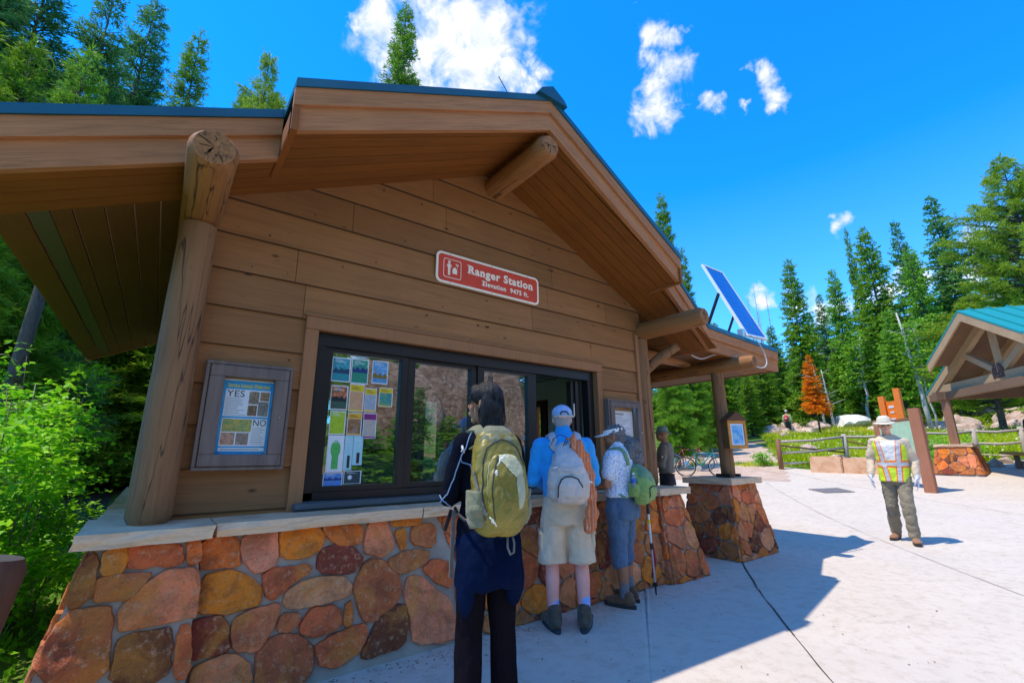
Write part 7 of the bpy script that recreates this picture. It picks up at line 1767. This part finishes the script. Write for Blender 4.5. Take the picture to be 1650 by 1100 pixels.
# visor
M_vis = fabric('white_visor', (.92, .90, .88), .05, 12, .7)
m = MB(); vs = []; fs = []; N_ = 20
for i in range(N_+1):
    t_ = -math.pi*.5+math.pi*i/N_
    for rr_, zz_ in ((.0, .0), (1.0, -.012)):
        pass
ringp = []
m = MB(); tp = []
for i in range(25):
    t_ = 2*math.pi*i/24; tp.append(T((.082*math.cos(t_), -.012+.100*math.sin(t_), .048-.012*math.sin(t_)*-1*.0)))
m2 = MB(); vs = []; 
for p in tp: vs += [p+Vector((0, 0, -.017)), p+Vector((0, 0, .017))]
c1 = T((0, -.012, .048))
vo_ = []
for p in tp: o_ = (p-c1).normalized()*.006; vo_ += [p+o_+Vector((0, 0, -.017)), p+o_+Vector((0, 0, .017))]
allv = vs+vo_; nf_ = len(vs); fs = []
for i in range(24):
    a = 2*i; fs += [(nf_+a, nf_+a+2, nf_+a+3, nf_+a+1), (a, a+1, a+3, a+2), (a, a+2, nf_+a+2, nf_+a), (a+1, nf_+a+1, nf_+a+3, a+3)]
vz = part(m2.add(allv, fs), 'visor', M_vis, W3, smooth=False)
vs = []; fs = []
for i in range(17):
    t_ = math.pi*(.06+.88*i/16)
    a_ = T((.084*math.cos(t_), -.012+.102*math.sin(t_), .040)); b_2 = T((.098*math.cos(t_), -.005+.20*math.sin(t_)**.9, .026-.012*abs(math.cos(t_))))
    vs += [a_, b_2, a_+Vector((0, 0, .004)), b_2+Vector((0, 0, .004))]
for i in range(16):
    a = 4*i; fs += [(a, a+4, a+5, a+1), (a+2, a+3, a+7, a+6), (a+1, a+5, a+7, a+3)]
part(MB().add(vs, fs), 'brim', M_vis, vz, smooth=True)
# green pack
GP = empty('backpack', (3.56, -.62, 0), -YW, 'light green daypack with a water bottle on the woman with the visor', 'backpack')
M_grn = fabric('light_green_ripstop', (.27, .40, .10), .14, 7, .65); M_grn2 = fabric('sage_green_ripstop', (.16, .30, .15), .14, 7, .65)
m = MB(); loft(m, [(.02, -.22, .80, .10, .07), (.02, -.25, .85, .145, .105), (.02, -.265, .94, .160, .125), (.02, -.25, 1.04, .150, .115), (.02, -.225, 1.13, .125, .095), (.02, -.19, 1.20, .08, .06)], 28, 2.4); gb = fuse(m, 'pack_body', M_grn, GP, .0075, 2, .022, 8, 2.0)
m = MB(); loft(m, [(.02, -.275, 1.04, .13, .09), (.02, -.25, 1.12, .125, .095), (.02, -.20, 1.20, .085, .07), (.02, -.17, 1.235, .04, .035)], 26, 2.4); fuse(m, 'lid', M_grn2, GP, .0075, 2, .016, 9, 5.0)
seamline(gb, [(-.06, -.40, .86), (-.10, -.39, .92), (-.09, -.38, .98), (-.02, -.39, 1.0), (.06, -.39, .99)], .0075, 'zipper', M_zip, gb, .001)
m = MB(); loft(m, [(-.12, -.19, .88, .04, .065), (-.135, -.20, .96, .042, .07), (-.135, -.20, 1.02, .036, .062)], 18); fuse(m, 'side_pocket', M_grn, GP, .007, 1, .012, 12)
m = MB(); m.tube([(-.15, -.12, .92), (-.16, -.02, .96), (-.15, .08, 1.0), (-.1, .13, 1.02)], .011, 8); part(m, 'hip_belt', M_grn2, GP, smooth=True)
for sx in (-1, 1): strap(bl, [(sx*.08, -.12, 1.20), (sx*.09, -.06, 1.33), (sx*.11, .04, 1.31), (sx*.13, .12, 1.17), (sx*.15, .11, 1.02)], .045, 'shoulder_strap', M_grn2, GP, .004, .010)
WBt = empty('water_bottle', (3.56, -.62, 0), -YW, 'clear water bottle with blue label in the green pack side pocket', 'bottle')
k = NT('bottle_plastic'); k.set((.55, .68, .78), .12, 0, .6); k.p.inputs['Transmission Weight'].default_value = .6
part(MB().tube([(-.150, -.21, .98), (-.150, -.21, 1.09), (-.150, -.21, 1.115), (-.150, -.21, 1.125)], [.030, .030, .016, .013], 16), 'bottle_body', k.m, WBt, smooth=True)
part(MB().tube([(-.150, -.21, 1.035), (-.150, -.21, 1.078)], .0312, 16), 'label', flat('label_blue', (.02, .16, .55)), WBt, smooth=True); part(MB().tube([(-.150, -.21, 1.126), (-.150, -.21, 1.143)], .015, 12), 'bottle_cap', M_white, WBt)
PK_ = [o for o in bpy.data.objects if o.type == 'MESH' and (o.parent in (GP, WBt) or (o.parent and o.parent.parent == GP)) and o.name.split('.')[0] not in ('shoulder_strap', 'hip_belt')]
squash(PK_, 0, -.13, 1.12, .80, .78, .80, .0, 0, -.0)
# trekking pole hanging from the pack to the ground
TP = empty('trekking_pole', (0, 0, 0), 0, 'white and red trekking pole hanging from the green pack down to the ground', 'pole')
pa, pb = Vector((3.66, -.84, .84)), Vector((3.93, -.66, .01)); Lp = lambda t: pa.lerp(pb, t)
part(MB().tube([Lp(-.02), Lp(.08)], [.013, .014], 10), 'grip', M_black, TP); part(MB().tube([Lp(.08), Lp(.42)], .009, 10), 'upper_shaft', M_white, TP); part(MB().tube([Lp(.14), Lp(.19)], .0098, 10), 'yellow_band', M_yel, TP)
part(MB().tube([Lp(.40), Lp(.47)], .013, 10), 'clamp', M_black, TP); part(MB().tube([Lp(.47), Lp(.84)], .008, 10), 'lower_shaft', plain('pole_red_white', (.55, .45, .46), .3), TP); part(MB().tube([Lp(.84), Lp(.985)], [.012, .006], 10), 'tip', M_black, TP)
part(MB().tube([Lp(.86), Lp(.875)], .026, 14), 'basket', M_black, TP)
TP2 = MB().tube([Lp(.42)+Vector((.03, .02, 0)), Lp(.62)+Vector((.05, .02, 0)), Lp(.8)+Vector((.01, .03, 0))], [.017, .02, .012], 8); part(TP2, 'red_sling', fabric('dark_red_sling', (.30, .012, .02)), TP, smooth=True)

# ---- generic dressed figure for people farther away
def figure(loc, az, label, skin, shirt, trou, hat=None, s=1.0, hyaw=0, arms=None, legs=None, torso=TORSO_M, vox=.011, hatcol=None, shoes=(.12, .06, .03), tuck=True, hands=None, sleeve=1.0, glove=None, face=True, hatr=.165, hair=None):
    t = empty('person', loc, -az, label, 'person'); t.scale = (s, s, s)
    aL, aR = arms or ([(-.185, 0, 1.375), (-.235, -.01, 1.10), (-.215, .07, .86)], [(.185, 0, 1.375), (.235, -.01, 1.10), (.215, .07, .86)])
    lg = legs or [[(-.095, 0, .88), (-.105, .02, .48), (-.11, -.02, .07)], [(.095, 0, .88), (.105, .02, .48), (.11, -.02, .07)]]
    hn = hands if hands is not None else [dict(w=aL[2], d=(0, .15, -1), n=(1, 0, 0), side=-1, curl=.35), dict(w=aR[2], d=(0, .15, -1), n=(-1, 0, 0), side=1, curl=.35)]
    HCx = (0, .03, 1.615)
    bd, T, Rm = body(t, skin, torso, HCx, hyaw, 0, [aL, aR], lg, hn, voxel=min(vox, .0075))
    if face: facebits(T, Rm, bd)
    m = MB(); loft(m, grow(torso, .020, .9 if tuck else .85))
    for a in (aL, aR): limb(m, [a[0], a[1], Vector(a[1]).lerp(Vector(a[2]), .9)] if sleeve == 1 else [a[0], Vector(a[0]).lerp(Vector(a[1]), .65)], [.068, .058, .046] if sleeve == 1 else [.068, .064])
    for sx in (-1, 1): ell(m, (sx*.165, 0, 1.385), (.065, .068, .060))
    limb(m, [(0, -.015, 1.41), (0, -.012, 1.445)], [.070, .064])
    shz_ = fuse(m, 'shirt', shirt, t, vox*.85, 2, .020, 7, loc[0])
    m = MB(); loft(m, [(0, 0, .78, .172, .125), (0, -.003, .86, .176, .13), (0, 0, .965, .172, .126)])
    for l in lg: limb(m, [l[0], l[1], Vector(l[1]).lerp(Vector(l[2]), .88)], [.100, .078, .070])
    tr_ = fuse(m, 'trousers', trou, t, vox*.85, 2, .024, 7, loc[1])
    up, so_ = MB(), MB()
    for l, yw in zip(lg, (-.2, .2)): 
        shoe(up, so_, (l[2][0], l[2][1], 0), yw, 1.05, .04)
    b_ = fuse(up, 'shoes', fabric('shoe_leather', shoes, .3, 16), t, .009, 1); part(so_, 'sole', M_black, b_)
    if hatcol:
        m = MB(); N_ = 28; vs = []; fs = []
        prof = [(.0, .115), (.05, .112), (.082, .085), (.090, .04), (.094, .018), (hatr*.8, .006), (hatr, -.012), (hatr-.004, -.016), (.09, .008), (.08, .03)]
        for r_, z_ in prof:
            for j in range(N_):
                a_ = 2*math.pi*j/N_; vs.append(T((r_*math.cos(a_)*.93, -.012+r_*math.sin(a_)*1.06, z_+.036+.012*math.cos(2*a_)*(r_ > .1))))
        for i in range(len(prof)-1):
            for j in range(N_): a_ = i*N_+j; b2 = i*N_+(j+1) % N_; fs.append((a_, b2, b2+N_, a_+N_))
        ht = part(m.add(vs, fs), 'hat', hatcol, t, smooth=True)
        m = MB(); m.tube([T((.096*math.cos(2*math.pi*j/20)*.95, -.012+.096*math.sin(2*math.pi*j/20)*1.06, .05)) for j in range(21)], .010, 6, False); part(m, 'hat_band', flat('hat_band', (.30, .22, .14)), ht)
    return t, T, Rm, shz_, tr_, bd

# ranger in hi-vis vest, mid-stride towards the viewer
legs = [[(-.085, 0, .88), (-.09, .14, .49), (-.10, .14, .07)], [(.085, 0, .88), (.10, .0, .48), (.13, -.17, .09)]]
arms = ([(-.175, 0, 1.375), (-.245, -.05, 1.11), (-.245, .03, .88)], [(.175, 0, 1.375), (.25, .0, 1.11), (.265, .14, .90)])
M_wsh = fabric('white_shirt_front', (.74, .71, .66), .06, 6, .8); M_uni = fabric('grey_uniform_shirt', (.66, .52, .36), .14, 6, .8); M_olt = fabric('grey_green_trousers', (.24, .20, .135), .18, 5, .8)
RG, T, Rm, rsh, rtr, bd = figure((8.95, -1.40, gz(8.93, -1.5)), R(262), 'ranger in sun hat and yellow-orange safety vest walking on the plaza', skinmat('skin_sunburnt', (.92, .45, .28)), M_uni, M_olt, hatcol=fabric('straw_white_hat', (.70, .66, .50), .1, 20), s=1.035, hyaw=R(-14), arms=arms, legs=legs, vox=.010, shoes=(.32, .15, .07), hatr=.155)
M_refl = flat('reflective_silver', (.55, .55, .58), .25)
k = NT('safety_vest_cloth'); tc_ = k.n('ShaderNodeTexCoord'); sx_ = k.n('ShaderNodeSeparateXYZ'); k.l(tc_.outputs['Object'], sx_.inputs[0])
ax = k.math('ABSOLUTE', sx_.outputs[0]); zz_ = sx_.outputs[2]
def band_(v, c_, h): return k.math('LESS_THAN', k.math('ABSOLUTE', k.math('SUBTRACT', v, c_)), h)
slope = k.math('MULTIPLY_ADD', k.math('SUBTRACT', zz_, 1.08), .10, .088)
co_ = k.math('MAXIMUM', k.math('LESS_THAN', k.math('ABSOLUTE', k.math('SUBTRACT', ax, slope)), .038), band_(zz_, 1.065, .052))
cs_ = k.math('MAXIMUM', k.math('LESS_THAN', k.math('ABSOLUTE', k.math('SUBTRACT', ax, slope)), .022), band_(zz_, 1.065, .024))
wh_ = k.math('MULTIPLY', k.math('LESS_THAN', ax, k.math('MULTIPLY_ADD', k.math('SUBTRACT', zz_, 1.12), .12, .055)), k.math('GREATER_THAN', zz_, 1.12))
wh_ = k.math('MULTIPLY', wh_, k.math('GREATER_THAN', sx_.outputs[1], 0.0))
c_ = k.mix(co_, (.60, .80, .03), (.92, .22, .02)); c_ = k.mix(cs_, c_, (.55, .55, .58)); c_ = k.mix(wh_, c_, (.78, .75, .70))
k.set(c_, .6); k.bump(k.noise(18, 3, .5, k.obj(), .8), .3, .02); M_vest = k.m
m = MB(); loft(m, [(r[0], r[1], r[2], r[3]*.94+.032, r[4]+.036) for r in [(0, 0, .82, .165, .115)]+TORSO_M[:6]])
vest = fuse(m, 'safety_vest', M_vest, RG, .009, 2, .014, 7, 3.0)
for sx, nm in ((-1, 'collar'), (1, 'collar')): part(MB().add([(sx*.01, .085, 1.435), (sx*.06, .07, 1.47), (sx*.075, .05, 1.44), (sx*.04, .105, 1.385)], [(0, 1, 2, 3)]).add([(sx*.01, .08, 1.432), (sx*.06, .065, 1.467), (sx*.075, .045, 1.437), (sx*.04, .10, 1.382)], [(3, 2, 1, 0)]), nm, M_uni, RG)
for sx in (-1, 1):
    m = MB(); ell(m, T((sx*.031, .092, .004)), (.017, .005, .011), Rm); part(m, 'sunglass_lens', flat('lens', (.02, .02, .025), .1), RG, smooth=True)
part(MB().tube([T((-.01, .098, .008)), T((.01, .098, .008))], .003, 6), 'sunglass_bridge', M_black, RG)
for a in arms:
    m = MB(); sgn = -1 if a[0][0] < 0 else 1; hand(m, Vector(a[2])+Vector((0, 0, .01)), (0, .15, -1), (-sgn, 0, 0), sgn, .4, 1.16); limb(m, [a[2], Vector(a[1]).lerp(Vector(a[2]), .9)], [.038, .043]); fuse(m, 'glove', fabric('white_work_glove', (.66, .68, .74), .15, 30), RG, .007, 1)
strap(rtr, [(.2*math.cos(2*math.pi*i/16), .2*math.sin(2*math.pi*i/16), .945) for i in range(17)], .04, 'belt', M_black, RG, .004, .004, 2)

# ranger with green hat behind the corner
armsg = ([(-.185, 0, 1.375), (-.225, .04, 1.10), (-.08, .25, 1.10)], [(.185, 0, 1.375), (.23, .03, 1.10), (.08, .25, 1.12)])
hg = [dict(w=armsg[0][2], d=(.5, .7, .1), n=(0, -.2, 1), side=-1, curl=.5), dict(w=armsg[1][2], d=(-.5, .7, .1), n=(0, -.2, -1), side=-1, curl=.5)]
GR, T, Rm, gsh, gtr, bd = figure((6.98, 1.22, gz(6.7, 1.2)), R(-28), 'ranger in grey-green sun hat and grey uniform shirt standing behind the corner post', skinmat('skin_tanned', (.55, .24, .13)), fabric('khaki_grey_shirt', (.30, .24, .18), .12, 6), fabric('dark_uniform_trousers', (.035, .026, .028), .2, 6), hatcol=fabric('sage_hat', (.26, .38, .30), .1, 20), s=1.0, hyaw=R(-20), arms=armsg, hands=hg, vox=.010, hatr=.15)
m = MB(); ell(m, (0, 0, 0), (.006, .032, .038)); o = part(m, 'sleeve_patch', flat('patch_brown', (.22, .03, .02)), GR, smooth=True); P_ = on_surface(gsh, [(-.30, .02, 1.25), (-.30, .02, 1.25)], .002, 1)[0]; o.location = P_
m = MB(); ell(m, (0, 0, 0), (.004, .018, .022)); o = part(m, 'patch_emblem', M_cream, o, smooth=True); o.location = (-.004, 0, 0)
# hiker on the trail, walking off
HK, T, Rm, hsh, htr, bd = figure((33.41, 9.8, gz(33.41, 9.8)), R(80), 'hiker in pale green shirt walking up the meadow trail', skinmat('skin_hiker', (.5, .24, .15)), fabric('lime_shirt', (.42, .58, .28), .1), fabric('dark_shorts', (.04, .05, .06), .1), hatcol=fabric('pale_cap', (.6, .6, .58)), s=1.0, vox=.02, legs=[[(-.09, 0, .88), (-.10, .16, .50), (-.1, .02, .1)], [(.09, 0, .88), (.1, -.02, .48), (.1, -.25, .12)]], hatr=.11)
RP = empty('backpack', (33.41, 9.8, gz(33.41, 9.8)), -R(80), 'small red backpack on the hiker on the trail', 'backpack')
m = MB(); loft(m, [(0, -.2, 1.0, .12, .08), (0, -.23, 1.1, .15, .11), (0, -.22, 1.28, .14, .10), (0, -.18, 1.42, .08, .05)]); fuse(m, 'pack_body', fabric('red_pack', (.6, .02, .04)), RP, .015, 2); part(MB().box(-.06, .06, -.36, -.33, 1.12, 1.24), 'front_pocket', fabric('pack_white', (.6, .55, .55)), RP, bevel=.01)
# figure in navy at the right edge
NV, T, Rm, nsh, ntr, bd = figure((21.0, -1.98, gz(21, -1.98)), R(200), 'person in navy jacket cut by the right edge of the photo near the fence', skinmat('skin_far', (.55, .3, .2)), fabric('navy_far', (.01, .02, .09), .1), fabric('navy_trousers_far', (.012, .02, .06), .1), s=.97, vox=.02)

# litter along the wall foot and on the slab: nobody could count it
rng = np.random.default_rng(77)
x = np.concatenate([rng.uniform(.3, 4.9, 500), rng.uniform(.5, 16, 700)]); y = np.concatenate([-.45-np.abs(rng.normal(size=500))*.16, rng.uniform(-4.5, .5, 700)]); kp = ~((y > -.44) & (x < 7.2)); x, y = x[kp], y[kp]; n = len(x)
b = np.stack([x, y, vgz(x, y)+.004], 1); d = rng.normal(size=(n, 3)); d[:, 2] = np.abs(d[:, 2])*.08; d = nrmz(d)
o = bpy.data.objects.new('ground_litter', quads_mesh('ground_litter', kites(b, d, rng.uniform(.012, .035, n), rng.uniform(.003, .012, n), rng, .9), np.zeros(n), flat('dry_litter', (.16, .09, .04), .9))); COL.objects.link(o); tag(o, 'dry needles and grit scattered on the plaza and along the wall foot', 'litter', kind='stuff')
